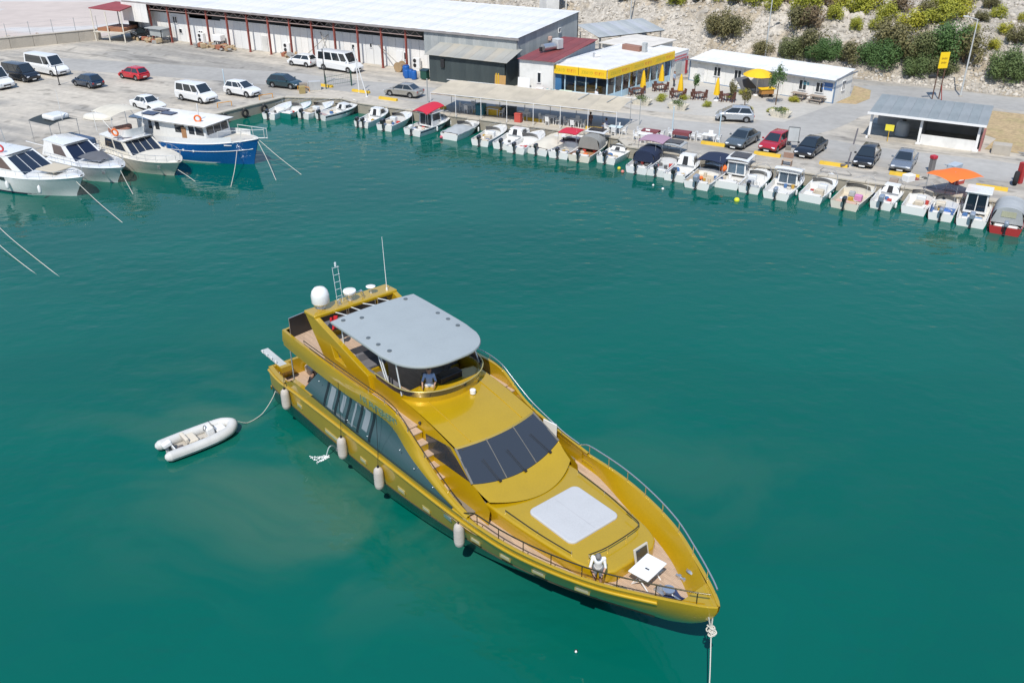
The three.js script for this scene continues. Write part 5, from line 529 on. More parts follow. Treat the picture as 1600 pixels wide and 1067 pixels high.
{ // the tender
  const t = thing('inflatable_tender', 'grey-white inflatable tender afloat behind the golden yacht', 'dinghy', [-15.5, 0, -37.75], headOf(0.76, -0.65)); const tubeM = M([0.56, 0.56, 0.54], 0.6, 0, { map: GRIME });
  const path = [[-1.75, 0.3, 0.62], [-0.6, 0.3, 0.66], [0.6, 0.31, 0.62], [1.35, 0.36, 0.45], [1.72, 0.4, 0.0], [1.35, 0.36, -0.45], [0.6, 0.31, -0.62], [-0.6, 0.3, -0.66], [-1.75, 0.3, -0.62]]; const b = new Build(); b.tube(path, 0.26, 80, 14); for (const s of [1, -1]) b.lathe([[0.26, 0], [0.24, 0.1], [0.15, 0.24], [0, 0.3]], -1.74, 0.3, s * 0.62, 14, 0, 0, Math.PI / 2); b.build('tube', tubeM, t);
  new Build().tube(path.map(p => [p[0] * 1.0, p[1] - 0.02, p[2] * 1.0]), 0.275, 80, 8).geo(); const rs = new Build(); const outer = path.map(p => [p[0] + (p[0] > 1.3 ? 0.2 * (p[0] - 1.3) / 0.42 + 0.04 : 0), p[1], p[2] * 1.42]); rs.tube(outer.map(p => [p[0] + 0.02, p[1] - 0.02, p[2] * 0.985]), 0.02, 80, 5).build('rub_strake', MG([0.45, 0.48, 0.48]), t);
  new Build().add(prismGeo([[-1.5, -0.5], [1.2, -0.5], [1.5, 0], [1.2, 0.5], [-1.5, 0.5]], 0.1, 0.18)).build('floor', MG([0.45, 0.42, 0.37]), t); new Build().box(0.06, 0.5, 1.0, -1.45, 0.3, 0).build('transom', whiteGel, t);
  new Build().rbox(0.55, 0.36, 0.8, 0.08, -0.45, 0.36, 0).build('seat', M([0.60, 0.54, 0.44], 0.8), t); new Build().rbox(0.2, 0.3, 0.8, 0.07, -0.75, 0.6, 0, 0, 0, 0.15).build('seat_back', M([0.58, 0.52, 0.43], 0.8), t); new Build().rbox(0.4, 0.62, 0.5, 0.08, 0.5, 0.48, 0.05, 0, 0, 0.15).build('console', whiteGel, t); new Build().box(0.03, 0.3, 0.44, 0.62, 0.88, 0.05, 0, 0, 0.5).build('windscreen', smokeGlass, t); new Build().put(new THREE.TorusGeometry(0.13, 0.015, 6, 16), 0.28, 0.76, 0.05, Math.PI / 2, 0.4).build('steering_wheel', blackP, t); new Build().rbox(0.5, 0.22, 0.55, 0.08, 1.05, 0.4, 0).build('bow_locker', whiteGel, t); new Build().put(new THREE.TorusGeometry(0.12, 0.03, 6, 14), 0.0, 0.24, 0.25, 0, Math.PI / 2).put(new THREE.TorusGeometry(0.1, 0.03, 6, 14), 0.08, 0.28, 0.2, 0.4, Math.PI / 2).build('rope_coil', MG([0.3, 0.26, 0.2]), t);
  const e = new THREE.Group(); e.name = 'outboard'; e.position.set(-1.62, 0.35, 0); t.add(e); new Build().rbox(0.5, 0.3, 0.3, 0.1, -0.02, 0.28, 0, 0, 0, 0.25).build('cowling', whiteGel, e); new Build().rbox(0.14, 0.6, 0.1, 0.03, -0.05, -0.15, 0).build('leg', MG([0.4, 0.4, 0.4]), e); new Build().box(0.25, 0.12, 0.4, 0.2, -0.02, 0).build('bracket', blackP, e); new Build().rbox(0.3, 0.25, 0.3, 0.05, -1.1, 0.3, 0.3).build('fuel_tank', M([0.12, 0.10, 0.09], 0.5), t);
  const ln = thing('tow_line', 'thin pale line from the tender to the stern of the yacht', 'rope', [0, 0, 0]); new Build().tube([[-14.05, 0.42, -39.05], [-13.6, 0.03, -39.5], [-13.0, 0.15, -40.2], [-12.5, 0.8, -41.0], [-12.2, 1.9, -41.6]], 0.02, 40, 5).build('line', ropeM, ln);
}
// ---------------------------------------------------------------- moored boats (local x forward from the transom, z starboard)
const gelW = MP([0.74, 0.74, 0.72]), gelW2 = MP([0.70, 0.71, 0.71]), gelCream = MP([0.66, 0.62, 0.53]), linerW = MG([0.66, 0.65, 0.62], 0.6), linerB = MG([0.56, 0.49, 0.38], 0.75), navyC = M([0.012, 0.022, 0.055], 0.85), greyC = MG([0.36, 0.38, 0.39], 0.9), redC = M([0.50, 0.02, 0.045], 0.8), mauveC = M([0.36, 0.23, 0.30], 0.85), creamC = MG([0.60, 0.56, 0.47], 0.9), orangeC = M([0.75, 0.16, 0.03], 0.8), tealHull = MP([0.01, 0.16, 0.14]), blueHull = MP([0.008, 0.10, 0.32]), redHull = MP([0.36, 0.03, 0.03]), engB = MP([0.02, 0.021, 0.024]), engG = MP([0.22, 0.26, 0.32]), solarM = M([0.015, 0.02, 0.035], 0.15, 0.2), woodM = MG([0.36, 0.19, 0.09], 0.6);
function frustum(x0, x1, x2, x3, b0, b1, y0, y1) { const lo = [[x0, y0, -b0], [x3, y0, -b0], [x3, y0, b0], [x0, y0, b0]], hi = [[x1, y1, -b1], [x2, y1, -b1], [x2, y1, b1], [x1, y1, b1]]; const face = (p, q, r, s) => (u, v) => p.map((_, i) => lerp(lerp(p[i], q[i], u), lerp(s[i], r[i], u), v)); return { starboard: face(lo[3], lo[2], hi[2], hi[3]), port: face(lo[1], lo[0], hi[0], hi[1]), front: face(lo[2], lo[1], hi[1], hi[2]), rear: face(lo[0], lo[3], hi[3], hi[0]) }; }
const onFace = (f, u0, u1, v0, v1, off = 0.012, t = 0.02) => { const pts = [[u0, v0], [u1, v0], [u1, v1], [u0, v1]].map(([u, v]) => f(u, v)); const n = V(...pts[1]).sub(V(...pts[0])).cross(V(...pts[3]).sub(V(...pts[0]))).normalize(); return new Build().add(plate(pts.map(p => V(...p).addScaledVector(n, off).toArray()), t)); };
const faceBox = F => { const b = new Build(); for (const k in F) b.add(plate([F[k](0, 0), F[k](1, 0), F[k](1, 1), F[k](0, 1)], 0.04)); return b; };
function hullShape(L, B, fs, fb, rake = 0.7, k0 = 0.86, k1 = 0.26) {
  const sb = u => B / 2 * (u < 0.5 ? lerp(0.92, 1, u / 0.5) : Math.max(0.015, Math.pow(1 - ((u - 0.5) / 0.5) ** 2.6, 0.8))), wb = u => sb(u) * lerp(k0, k1, smooth(0.35, 1, u)), sh = u => lerp(fs, fb, u * u);
  return { sh, sb, P: (u, y, s, inset = 0) => { const h = sh(u), t = clamp(y / h, 0, 1), z = y < 0 ? wb(u) * (1 + y * 0.3) : lerp(wb(u), sb(u), Math.pow(t, lerp(0.6, 0.9, u))); return [u * L - rake * smooth(0.55, 1, u) * (1 - t), y, s * Math.max(0.01, z - inset)]; } };
}
function hullParts(t, H, L, o) {   // hull, stripe, gunwale, deck liner
  const nu = 22, sk = (y0, y1, nv = 4, ins = 0) => { const b = new Build(); for (const s of [1, -1]) b.add(gridGeo(nu, nv, (u, v) => H.P(u, lerp(y0(u), y1(u), v), s, ins))); return b; };
  const hb = sk(() => -0.3, u => H.sh(u)); hb.add(gridGeo(4, 3, (u, v) => { const y = lerp(-0.3, H.sh(0), v), p = H.P(0, y, 1); return [0, y, p[2] * (2 * u - 1)]; })); const hull = hb.build('hull', o.hull, t);
  if (o.bottom) sk(() => -0.28, () => o.bottomY || 0.12, 2, -0.006).build('boot_top', o.bottom, hull);
  if (o.stripe) sk(u => H.sh(u) * 0.62, u => H.sh(u) * 0.84, 1, -0.006).build('stripe', o.stripe, hull);
  const gp = []; for (let i = 0; i <= 20; i++) { const p = H.P(i / 20, H.sh(i / 20), 1); gp.push([p[0], p[1] + 0.01, p[2] - 0.03]); } const gq = gp.slice(0, -1).reverse().map(p => [p[0], p[1], -p[2]]); new Build().tube(gp.concat(gq), 0.045, 90, 6).build('gunwale', o.rail || o.hull, t);
  const fy = o.floor ?? 0.28, d0 = o.deckFrom ?? 0.55; // sunken cockpit, raised foredeck
  const ck = new Build(); ck.add(gridGeo(12, 4, (u, v) => { const q = lerp(0.01, d0, u), b = H.sb(q) - 0.16; return [q * L, fy, b * (2 * v - 1)]; })); for (const s of [1, -1]) ck.add(gridGeo(12, 2, (u, v) => { const q = lerp(0.01, d0, u), b = H.sb(q); return [q * L, lerp(H.sh(q), fy, v), s * (b - 0.05 - 0.11 * v)]; })); ck.add(gridGeo(2, 2, (u, v) => [0.06, lerp(H.sh(0) - 0.02, fy, v), (H.sb(0) - 0.1) * (2 * u - 1)])); ck.build('cockpit', o.liner || linerW, t);
  const dk = new Build(); dk.add(gridGeo(16, 8, (u, v) => { const q = lerp(d0, 0.985, u), b = Math.max(0.01, H.sb(q) - 0.06), a = 2 * v - 1; return [q * L, H.sh(q) + 0.02 + (o.crown ?? 0.12) * (1 - a * a) * (1 - u * 0.7), b * a]; })); dk.add(gridGeo(6, 2, (u, v) => { const b = H.sb(d0) - 0.06, a = 2 * u - 1; return [d0 * L, lerp(H.sh(d0) + 0.02 + (o.crown ?? 0.12) * (1 - a * a), fy, v), b * a]; })); dk.build('foredeck', o.deck || o.hull, t);
}
function outboard(t, x, z, mat, k = 1) { const e = Group_('outboard', t, x, 0.55, z); new Build().rbox(0.52 * k, 0.42 * k, 0.34 * k, 0.12, -0.18, 0.42 * k, 0, 0, 0, 0.12).build('cowling', mat, e); new Build().rbox(0.2, 0.9, 0.14, 0.05, -0.16, -0.1, 0).rbox(0.5, 0.05, 0.2, 0.02, -0.22, -0.42, 0).build('leg', engB, e); }
function canopyTop(t, o, L, B) { const c = o.canopy, x0 = c.x0 * L, x1 = c.x1 * L, w = (c.w || 0.84) * B / 2, h = c.h; const g = Group_('canopy', t, 0, 0, 0); const b = new Build(), sag = c.sag ?? 0.1; for (const d of [0, 0.05]) b.add(gridGeo(12, 8, (u, v) => { const a = 2 * v - 1; return [lerp(x0, x1, u), h + sag * (1 - a * a) + 0.06 * Math.sin(u * Math.PI) - d - (c.tilt || 0) * (u - 0.5), w * a]; })); b.build('top', c.mat, g); const f = new Build(); for (const s of [1, -1]) { f.bar([x0 + 0.1, H0(o), s * w * 1.02], [x0 + 0.1, h - 0.02, s * w * 0.97], 0.02, 6).bar([x1 - 0.1, H0(o), s * w * 1.02], [x1 - 0.1, h - 0.02, s * w * 0.97], 0.02, 6); } f.build('frame', stainless, g); if (c.solar) for (let i = 0; i < c.solar; i++) new Build().rbox((x1 - x0) * 0.62, 0.04, w * 1.5 / c.solar, 0.01, (x0 + x1) / 2, h + sag + 0.09, -w * 0.75 + (i + 0.5) * w * 1.5 / c.solar).build('solar_panel', solarM, g); }
const H0 = o => o.fs * 0.9;
function smallBoat(o) {
  const L = o.L, B = o.B || L * 0.41; o.fs ??= 0.62; o.fb ??= 0.95; const t = thing(o.name || 'motor_boat', o.label, 'boat', [o.at[0], 0, o.at[1]], headOf(...o.dir), 'small boats moored bow-in along the quay'); const H = hullShape(L, B, o.fs, o.fb); o.hull ??= gelW; hullParts(t, H, L, o);
  for (let i = 0; i < (o.engines ?? 1); i++) outboard(t, -0.02, (o.engines === 2 ? (i ? 0.35 : -0.35) : o.engZ || 0), o.engine || engB, o.engK || 1);
  const d0 = (o.deckFrom ?? 0.55) * L;
  if (o.screen !== false) { const sc = new Build(), w = B / 2 - 0.22; sc.add(gridGeo(1, 8, (u, v) => { const a = 2 * v - 1; return [d0 + 0.35 - 0.35 * a * a - 0.22 * u, H.sh(0.55) + 0.1 + 0.42 * u, w * a * (1 - 0.06 * u)]; })); sc.build('windscreen', smokeGlass, t); }
  if (o.console) { new Build().rbox(0.55, 0.75, 0.7, 0.08, d0 - 0.75, 0.65, o.console).build('console', gelW2, t); new Build().rbox(0.5, 0.55, 0.7, 0.08, d0 - 1.55, 0.55, o.console).build('helm_seat', o.seatM || linerB, t); }
  if (o.bench !== false) new Build().rbox(0.45, 0.3, B * 0.66, 0.06, 0.42, 0.48, 0).build('stern_bench', o.seatM || linerW, t);
  if (o.cuddy) { const F = frustum(d0 - 0.15, d0 + 0.05, d0 + L * 0.17, d0 + L * 0.27, B * 0.36, B * 0.29, H.sh(0.6), H.sh(0.6) + o.cuddy); const b = faceBox(F); b.add(plate([F.starboard(0, 1), F.starboard(1, 1), F.port(0, 1), F.port(1, 1)], 0.04)); b.build('cuddy', o.cuddyM || gelW, t); onFace(F.front, 0.08, 0.92, 0.2, 0.9).build('windscreen', smokeGlass, t); onFace(F.starboard, 0.15, 0.8, 0.25, 0.85).build('side_window', smokeGlass, t); onFace(F.port, 0.2, 0.85, 0.25, 0.85).build('side_window', smokeGlass, t); onFace(F.rear, 0.3, 0.62, 0.0, 0.9).build('door', o.doorM || blackP, t); }
  if (o.house) { const hx = o.house.x0 * L, hx1 = o.house.x1 * L, h = o.house.h, F = frustum(hx, hx + 0.02, hx1 - 0.25, hx1, B * 0.36, B * 0.33, 0.5, h); faceBox(F).build('wheelhouse', o.house.mat || gelW, t); for (const [k, a, b] of [['rear', 0.08, 0.48], ['rear', 0.52, 0.92], ['front', 0.06, 0.48], ['front', 0.52, 0.94], ['starboard', 0.1, 0.9], ['port', 0.1, 0.9]]) onFace(F[k], a, b, k === 'rear' ? 0.12 : 0.45, 0.92).build('window', o.house.glass || M([0.01, 0.018, 0.03], 0.08), t); new Build().rbox(hx1 - hx + 0.35, 0.08, B * 0.82, 0.03, (hx + hx1) / 2, h + 0.04, 0).build('house_roof', o.house.roof || gelW, t); }
  if (o.canopy) canopyTop(t, o, L, B);
  if (o.cover) { const b = new Build(); b.add(gridGeo(18, 8, (u, v) => { const q = lerp(0.04, o.coverTo || 0.6, u), a = 2 * v - 1, r = Math.sin(Math.PI * Math.min(1, u * 1.3)) * 0.28 + 0.05; return [q * L, H.sh(q) + 0.05 + r * (1 - a * a) + 0.02 * Math.sin(q * 30 + a * 7), (H.sb(q) + 0.03) * a]; })); b.build('cover', o.cover, t); }
  if (o.tent) { const x0 = o.tent.x0 * L, x1 = o.tent.x1 * L, h = o.tent.h, w = B * 0.46, b = new Build(); b.add(gridGeo(10, 14, (u, v) => { const a = v * Math.PI, xx = lerp(x0, x1, u); const y = H.sh(0.4) + (h - H.sh(0.4)) * Math.pow(Math.sin(a), 0.45); return [xx, y + 0.03 * Math.sin(u * 20), w * Math.cos(a) * (1 - 0.05 * Math.sin(a))]; })); for (const x of [x0, x1]) b.add(gridGeo(8, 4, (u, v) => { const a = 2 * u - 1; const a2 = Math.acos(-a); const y1 = H.sh(0.4) + (h - H.sh(0.4)) * Math.pow(Math.max(0.001, Math.sin(a2)), 0.45); return [x, lerp(H.sh(0.4), y1, v), w * a]; })); b.build('tent', o.tent.mat, t); if (o.tent.win) new Build().box(0.02, 0.45, w * 0.9, x0 - 0.02, h * 0.72, 0).build('tent_window', o.tent.win, t); }
  if (o.rails !== false && !o.tent) { for (const s of [1, -1]) { const b = new Build(); const pts = [0.6, 0.72, 0.84, 0.94, 0.985].map(u => { const p = H.P(u, H.sh(u), s, 0.06); return [p[0], p[1] + 0.35, p[2]]; }); b.tube(pts, 0.014, 24, 5); pts.forEach((p, i) => i < 4 && b.bar([p[0], p[1] - 0.35, p[2]], p, 0.011, 5)); b.build('bow_rail', stainless, t); } }
  for (const [x, s, m] of o.fenders || []) { new Build().lathe([[0, 0], [0.07, 0.03], [0.09, 0.12], [0.09, 0.42], [0.06, 0.5], [0, 0.52]], x * L, 0.1, s * (H.sb(x) + 0.08), 10).build('fender', m || frameW, t); }
  for (const [x, y, z, r, m] of o.balls || []) new Build().sph(r, x, y, z).build('buoy_float', m, t);
  for (const [x, z, w, h, m] of o.boxes || []) new Build().rbox(w, h, w * 1.2, 0.06, x, 0.3 + h / 2, z).build('locker', m, t);
  { const r = rng(Math.round(Math.abs(o.at[0] * 71 + o.at[1] * 37))), inC = d0 - 0.5, gearM = [M([0.45, 0.05, 0.04], 0.5), frameW, M([0.06, 0.15, 0.34], 0.6), MG([0.12, 0.12, 0.12]), linerB, M([0.5, 0.3, 0.05], 0.6)]; if (!o.cover && inC > 0.9) for (let i = 0; i < 5; i++) { const x = 0.5 + r() * (inC - 0.5), z = (r() - 0.5) * B * 0.6, k = Math.floor(r() * 4), m = gearM[Math.floor(r() * 6)]; const gb = new Build(); if (k === 0) gb.put(new THREE.TorusGeometry(0.15, 0.04, 6, 14), x, 0.36, z, r() * 3, Math.PI / 2 + 0.2); else if (k === 1) gb.cyl(0.13, 0.16, 0.3, x, 0.45, z, 12); else gb.rbox(0.3 + 0.2 * r(), 0.2 + 0.15 * r(), 0.25 + 0.1 * r(), 0.04, x, 0.42, z, r() * 3); gb.build(k === 0 ? 'rope_coil' : k === 1 ? 'bucket' : 'gear_box', k === 0 ? ropeM : m, t); } for (const s of [1, -1]) if (r() > 0.35 && !o.fenders) { const x = 0.25 + 0.4 * r(); new Build().lathe([[0, 0], [0.07, 0.03], [0.09, 0.12], [0.09, 0.42], [0.06, 0.5], [0, 0.52]], x * L, 0.1, s * (H.sb(x) + 0.07), 10).build('fender', r() > 0.7 ? M([0.03, 0.06, 0.16], 0.5) : frameW, t); } if (r() > 0.5) new Build().bar([d0 - 0.2, H.sh(0.5), B * 0.3], [d0 - 0.5, H.sh(0.5) + 1.6, B * 0.32], 0.014, 5, 0.006).build('antenna', frameW, t); for (const s of [1, -1]) new Build().rbox(0.16, 0.05, 0.06, 0.02, 0.3, H.sh(0.05) + 0.05, s * (H.sb(0.05) - 0.06)).build('cleat', stainless, t); new Build().bar([L * 0.8, H.sh(0.8) + 0.05, 0], [L * 0.95, H.sh(0.95) + 0.06, 0], 0.03, 6).build('anchor', steel, t); }
  new Build().bar([L * 0.97, o.fb, 0.05], [L + 0.7, G + 0.15, 0.3], 0.012, 5).build('bow_line', ropeM, t);
  return t;
}
{
  const n = [0.489, -0.872], n2 = [0.457, -0.889], j = (d, a) => { const c = Math.cos(a), s = Math.sin(a); return [d[0] * c - d[1] * s, d[0] * s + d[1] * c]; };
  const B_ = (o) => smallBoat(o);
  B_({ label: 'small white open boat leftmost at the quay corner', at: [-26.6, -99.6], dir: j(n2, -0.1), L: 4.4, screen: false });
  B_({ label: 'teal-hulled small boat at the quay corner', at: [-24.9, -99.9], dir: j(n2, 0), L: 4.6, hull: tealHull, engines: 0, deckFrom: 0.5, deck: gelW, boxes: [[0.8, 0, 0.5, 0.4, gelW]] });
  B_({ label: 'white boat with a small console right of the teal-hulled boat', at: [-22.9, -99.9], dir: j(n2, 0.12), L: 4.8, console: 0.2, liner: linerB, boxes: [[1.2, 0.4, 0.4, 0.3, navyC]] });
  B_({ label: 'white runabout with dark side windows nearest the quay corner wall', at: [-20.9, -99.4], dir: j(n2, 0.28), L: 5.2, stripe: M([0.012, 0.018, 0.04], 0.3), cuddy: 0.5, seatM: M([0.4, 0.3, 0.28], 0.8) });
  B_({ label: 'white cuddy boat with two black outboards and a short mast', at: [-16.0, -96.3], dir: n2, L: 4.9, engines: 2, cuddy: 0.7, rails: true });
  B_({ label: 'open white fishing boat with a large black outboard beside the red-topped cruiser', at: [-13.4, -95.0], dir: n2, L: 5.2, engK: 1.25, console: -0.2, liner: greyC, boxes: [[1.3, -0.5, 0.4, 0.4, navyC]] });
  B_({ name: 'cabin_cruiser', label: 'white cabin cruiser with a red fabric roof', at: [-10.3, -93.2], dir: j(n2, 0.14), L: 6.2, B: 2.5, stripe: M([0.015, 0.025, 0.07], 0.3), house: { x0: 0.36, x1: 0.62, h: 1.9, mat: gelW2, glass: M([0.05, 0.055, 0.06], 0.1) }, canopy: { x0: 0.2, x1: 0.66, h: 2.25, mat: redC, tilt: -0.35, sag: 0.25 }, engine: gelW, rails: true, fenders: [[0.4, 1], [0.85, 1]] });
  B_({ label: 'small boat under a light grey fitted cover', at: [-6.4, -91.6], dir: j(n2, 0.06), L: 5.4, B: 2.3, cover: greyC, coverTo: 0.74, engines: 0, seatM: linerW, stripe: gelCream, fenders: [[0.7, 1]], balls: [[-0.1, 0.2, -0.9, 0.16, M([0.55, 0.12, 0.16], 0.5)]] });
  B_({ label: 'white open boat with a beige seat next to the grey-covered boat', at: [-3.2, -89.4], dir: n2, L: 5.3, console: 0.2, seatM: linerB, boxes: [[1.0, 0.3, 0.35, 0.25, blueHull]] });
  B_({ label: 'white boat with an open black windscreen, middle of the canopy stretch', at: [-1.0, -88.2], dir: n2, L: 5.5, cuddy: 0.6, engines: 1 });
  B_({ label: 'white centre-console boat left of the beige-decked boat', at: [0.3, -86.9], dir: j(n2, 0.05), L: 5.6, console: 0, rails: true });
  B_({ label: 'long beige-decked launch without a windscreen', at: [2.4, -86.4], dir: j(n2, 0.12), L: 6.3, cover: creamC, coverTo: 0.85, screen: false, fenders: [[0.3, 1], [0.1, 1]] });
  B_({ label: 'white boat with a flat red sunroof', at: [4.4, -85.2], dir: n2, L: 5.6, canopy: { x0: 0.34, x1: 0.72, h: 1.95, mat: redC, sag: 0.05 }, liner: greyC, engine: engB });
  B_({ label: 'boat with a grey tent and warm timber cockpit', at: [6.3, -84.2], dir: n2, L: 6.0, hull: gelCream, liner: woodM, tent: { x0: 0.38, x1: 0.66, h: 1.85, mat: MG([0.26, 0.26, 0.245], 0.9) }, canopy: { x0: 0.6, x1: 0.9, h: 1.9, mat: gelW2, solar: 1, sag: 0.04 }, boxes: [[0.9, 0.3, 0.35, 0.35, orangeC]] });
  B_({ label: 'bright white speedboat with a black engine box left of the quay step', at: [8.8, -83.6], dir: j(n2, 0.12), L: 5.4, engK: 1.15, cuddy: 0.3, deckFrom: 0.45, fenders: [[0.55, 1], [0.95, 1]] });
  B_({ label: 'boat with a navy tent and a mauve sun awning', at: [11.3, -80.6], dir: n, L: 5.6, hull: gelW2, tent: { x0: 0.3, x1: 0.7, h: 1.7, mat: navyC }, canopy: { x0: 0.55, x1: 0.98, h: 2.15, mat: mauveC, sag: 0.16, w: 1.05 }, balls: [[-0.3, 0.1, -1.2, 0.16, M([0.6, 0.2, 0.16], 0.5)]] });
  B_({ label: 'grey open boat with a black and white outboard beside the navy tent', at: [13.0, -79.8], dir: n, L: 5.6, hull: gelW2, liner: greyC, canopy: { x0: 0.6, x1: 0.95, h: 1.95, mat: greyC, sag: 0.12, solar: 1 }, balls: [[-0.2, 0.1, 1.1, 0.17, M([0.6, 0.12, 0.12], 0.5)], [1.0, 0.7, -0.3, 0.15, M([0.5, 0.1, 0.1], 0.5)]] });
  B_({ label: 'white boat with a black cabin door and a dark outboard', at: [14.4, -78.4], dir: n, L: 5.4, engK: 1.2, cuddy: 0.85, doorM: blackP });
  B_({ label: 'white boat with a navy fabric roof and grey outboard', at: [16.0, -76.3], dir: j(n, 0.06), L: 6.3, engine: engG, engK: 1.3, liner: linerB, canopy: { x0: 0.42, x1: 0.88, h: 1.75, mat: navyC, sag: 0.14, w: 0.95 }, balls: [[1.0, 0.75, 0.0, 0.18, orangeC]], stripe: greyC });
  B_({ label: 'white boat with a solar panel on its roof and an orange buoy', at: [18.6, -76.4], dir: n, L: 6.0, house: { x0: 0.45, x1: 0.66, h: 1.65, glass: M([0.10, 0.15, 0.20], 0.08) }, canopy: { x0: 0.42, x1: 0.86, h: 1.85, mat: gelW, sag: 0.08, solar: 1 }, engines: 0, balls: [[1.9, 1.2, -0.9, 0.3, orangeC]] });
  B_({ label: 'small white open boat between the solar-panel boat and the arch boat', at: [20.3, -75.2], dir: n, L: 5.0, console: -0.3, liner: linerW, seatM: greyC });
  B_({ label: 'white boat with a white roll-bar arch over its cockpit', at: [22.2, -73.6], dir: j(n, 0.05), L: 6.0, engine: engG, house: { x0: 0.5, x1: 0.72, h: 1.55, glass: M([0.07, 0.10, 0.13], 0.08) }, canopy: { x0: 0.45, x1: 0.6, h: 1.85, mat: gelW, sag: 0.06, w: 0.95 }, rails: true });
  B_({ label: 'white sport boat with a raised bow right of the arch boat', at: [24.9, -72.9], dir: j(n, 0.1), L: 5.4, console: 0.3, fb: 1.1, rails: true, engines: 0, boxes: [[0.8, -0.4, 0.5, 0.4, gelW]] });
  B_({ label: 'cream boat with a beige deck and a pink bag aboard', at: [27.2, -71.2], dir: j(n, 0.12), L: 6.2, hull: gelCream, liner: linerB, seatM: M([0.55, 0.36, 0.28], 0.8), boxes: [[2.0, 0.5, 0.5, 0.5, M([0.55, 0.22, 0.40], 0.7)], [2.9, -0.3, 0.4, 0.4, greyC]] });
  B_({ label: 'white boat with a grey-blue outboard below the quay steps', at: [30.2, -71.2], dir: j(n, 0.1), L: 4.8, engine: engG, engK: 1.25, cuddy: 0.6, fenders: [[0.15, 1], [0.5, -1]] });
  B_({ label: 'plain white runabout left of the blue-decked boat', at: [32.4, -70.0], dir: j(n, 0.08), L: 5.2, rails: true, engines: 0, console: 0.1 });
  B_({ label: 'cluttered boat with blue gear and a pale timber beam', at: [34.0, -68.6], dir: n, L: 5.0, engine: engG, liner: M([0.06, 0.14, 0.32], 0.7), stripe: redC, boxes: [[1.2, 0.3, 0.5, 0.3, M([0.06, 0.16, 0.45], 0.7)], [2.4, -0.3, 0.6, 0.5, creamC], [3.0, 0.4, 0.4, 0.4, orangeC]] });
  B_({ label: 'white boat with a tall dark-windowed wheelhouse', at: [35.8, -67.2], dir: n, L: 5.8, engine: engG, engK: 1.2, house: { x0: 0.36, x1: 0.66, h: 2.15 }, boxes: [[0.9, 0.4, 0.5, 0.25, M([0.08, 0.25, 0.5], 0.6)]] });
  B_({ label: 'red-hulled boat under a big grey tent at the right edge', at: [37.7, -65.6], dir: n, L: 6.0, hull: redHull, deck: gelW, engine: engG, tent: { x0: 0.12, x1: 0.62, h: 1.95, mat: greyC, win: MG([0.42, 0.42, 0.30], 0.5) }, fenders: [[0.35, 1]] });
}
// bigger cruisers at the left quay
function cruiser(o) {
  const { L, B } = o, t = thing(o.name || 'cabin_cruiser', o.label, 'boat', [o.bow[0] - o.dir[0] * L, 0, o.bow[1] - o.dir[1] * L], headOf(...o.dir)); const H = hullShape(L, B, o.fs, o.fb, o.rake ?? 1.4, 0.95, 0.5); hullParts(t, H, L, { hull: o.hull, liner: o.liner || linerW, deckFrom: o.deckFrom ?? 0.3, floor: 0.5, crown: o.crown ?? 0.35, deck: o.deck || o.hull, stripe: o.stripe, bottom: o.bottom, bottomY: o.bottomY, rail: o.railM });
  const hs = o.house; let F; if (hs) { const y0 = H.sh(0.5) + 0.05; F = frustum(hs.x[0] * L, hs.x[1] * L, hs.x[2] * L, hs.x[3] * L, B * hs.w[0], B * hs.w[1], y0, y0 + hs.h); faceBox(F).build('deckhouse', hs.mat || gelW, t); const r = new Build(); const y1 = y0 + hs.h, xa = hs.x[1] * L - (hs.oa || 0.2), xb = hs.x[2] * L + (hs.of || 0.1); for (const d of [0.02, -0.06]) r.add(gridGeo(10, 8, (u, v) => { const a = 2 * v - 1; return [lerp(xa, xb - 0.3 * a * a, u), y1 + d + 0.12 * (1 - a * a), B * (hs.w[1] + (hs.ow || 0.01)) * a]; })); r.build('roof', hs.roof || gelW, t);
    const nF = hs.front || 2; for (let i = 0; i < nF; i++) onFace(F.front, 0.05 + i * 0.9 / nF + 0.01, 0.05 + (i + 1) * 0.9 / nF - 0.01, hs.fv?.[0] ?? 0.12, hs.fv?.[1] ?? 0.92).build('windscreen_pane', hs.glass || smokeGlass, t); const sw = hs.side || [[0.1, 0.45], [0.48, 0.86]]; for (const [a, b] of sw) { onFace(F.starboard, a, b, hs.sv?.[0] ?? 0.3, hs.sv?.[1] ?? 0.9).build('side_window', hs.sideGlass || hs.glass || smokeGlass, t); onFace(F.port, 1 - b, 1 - a, hs.sv?.[0] ?? 0.3, hs.sv?.[1] ?? 0.9).build('side_window', hs.sideGlass || hs.glass || smokeGlass, t); } }
  if (o.rails !== false) for (const s of [1, -1]) { const us = [0.3, 0.38, 0.46, 0.54, 0.62, 0.7, 0.78, 0.86, 0.93, 0.98], pts = us.map(u => { const p = H.P(u, H.sh(u), s, 0.12); return [p[0], p[1] + 0.6, p[2]]; }); new Build().tube(pts, 0.018, 50, 6).build('guard_rail', stainless, t); pts.forEach(p => new Build().bar([p[0], p[1] - 0.6, p[2]], p, 0.013, 5).build('stanchion', stainless, t)); }
  (o.extra || (() => 0))(t, H, F); return t;
}
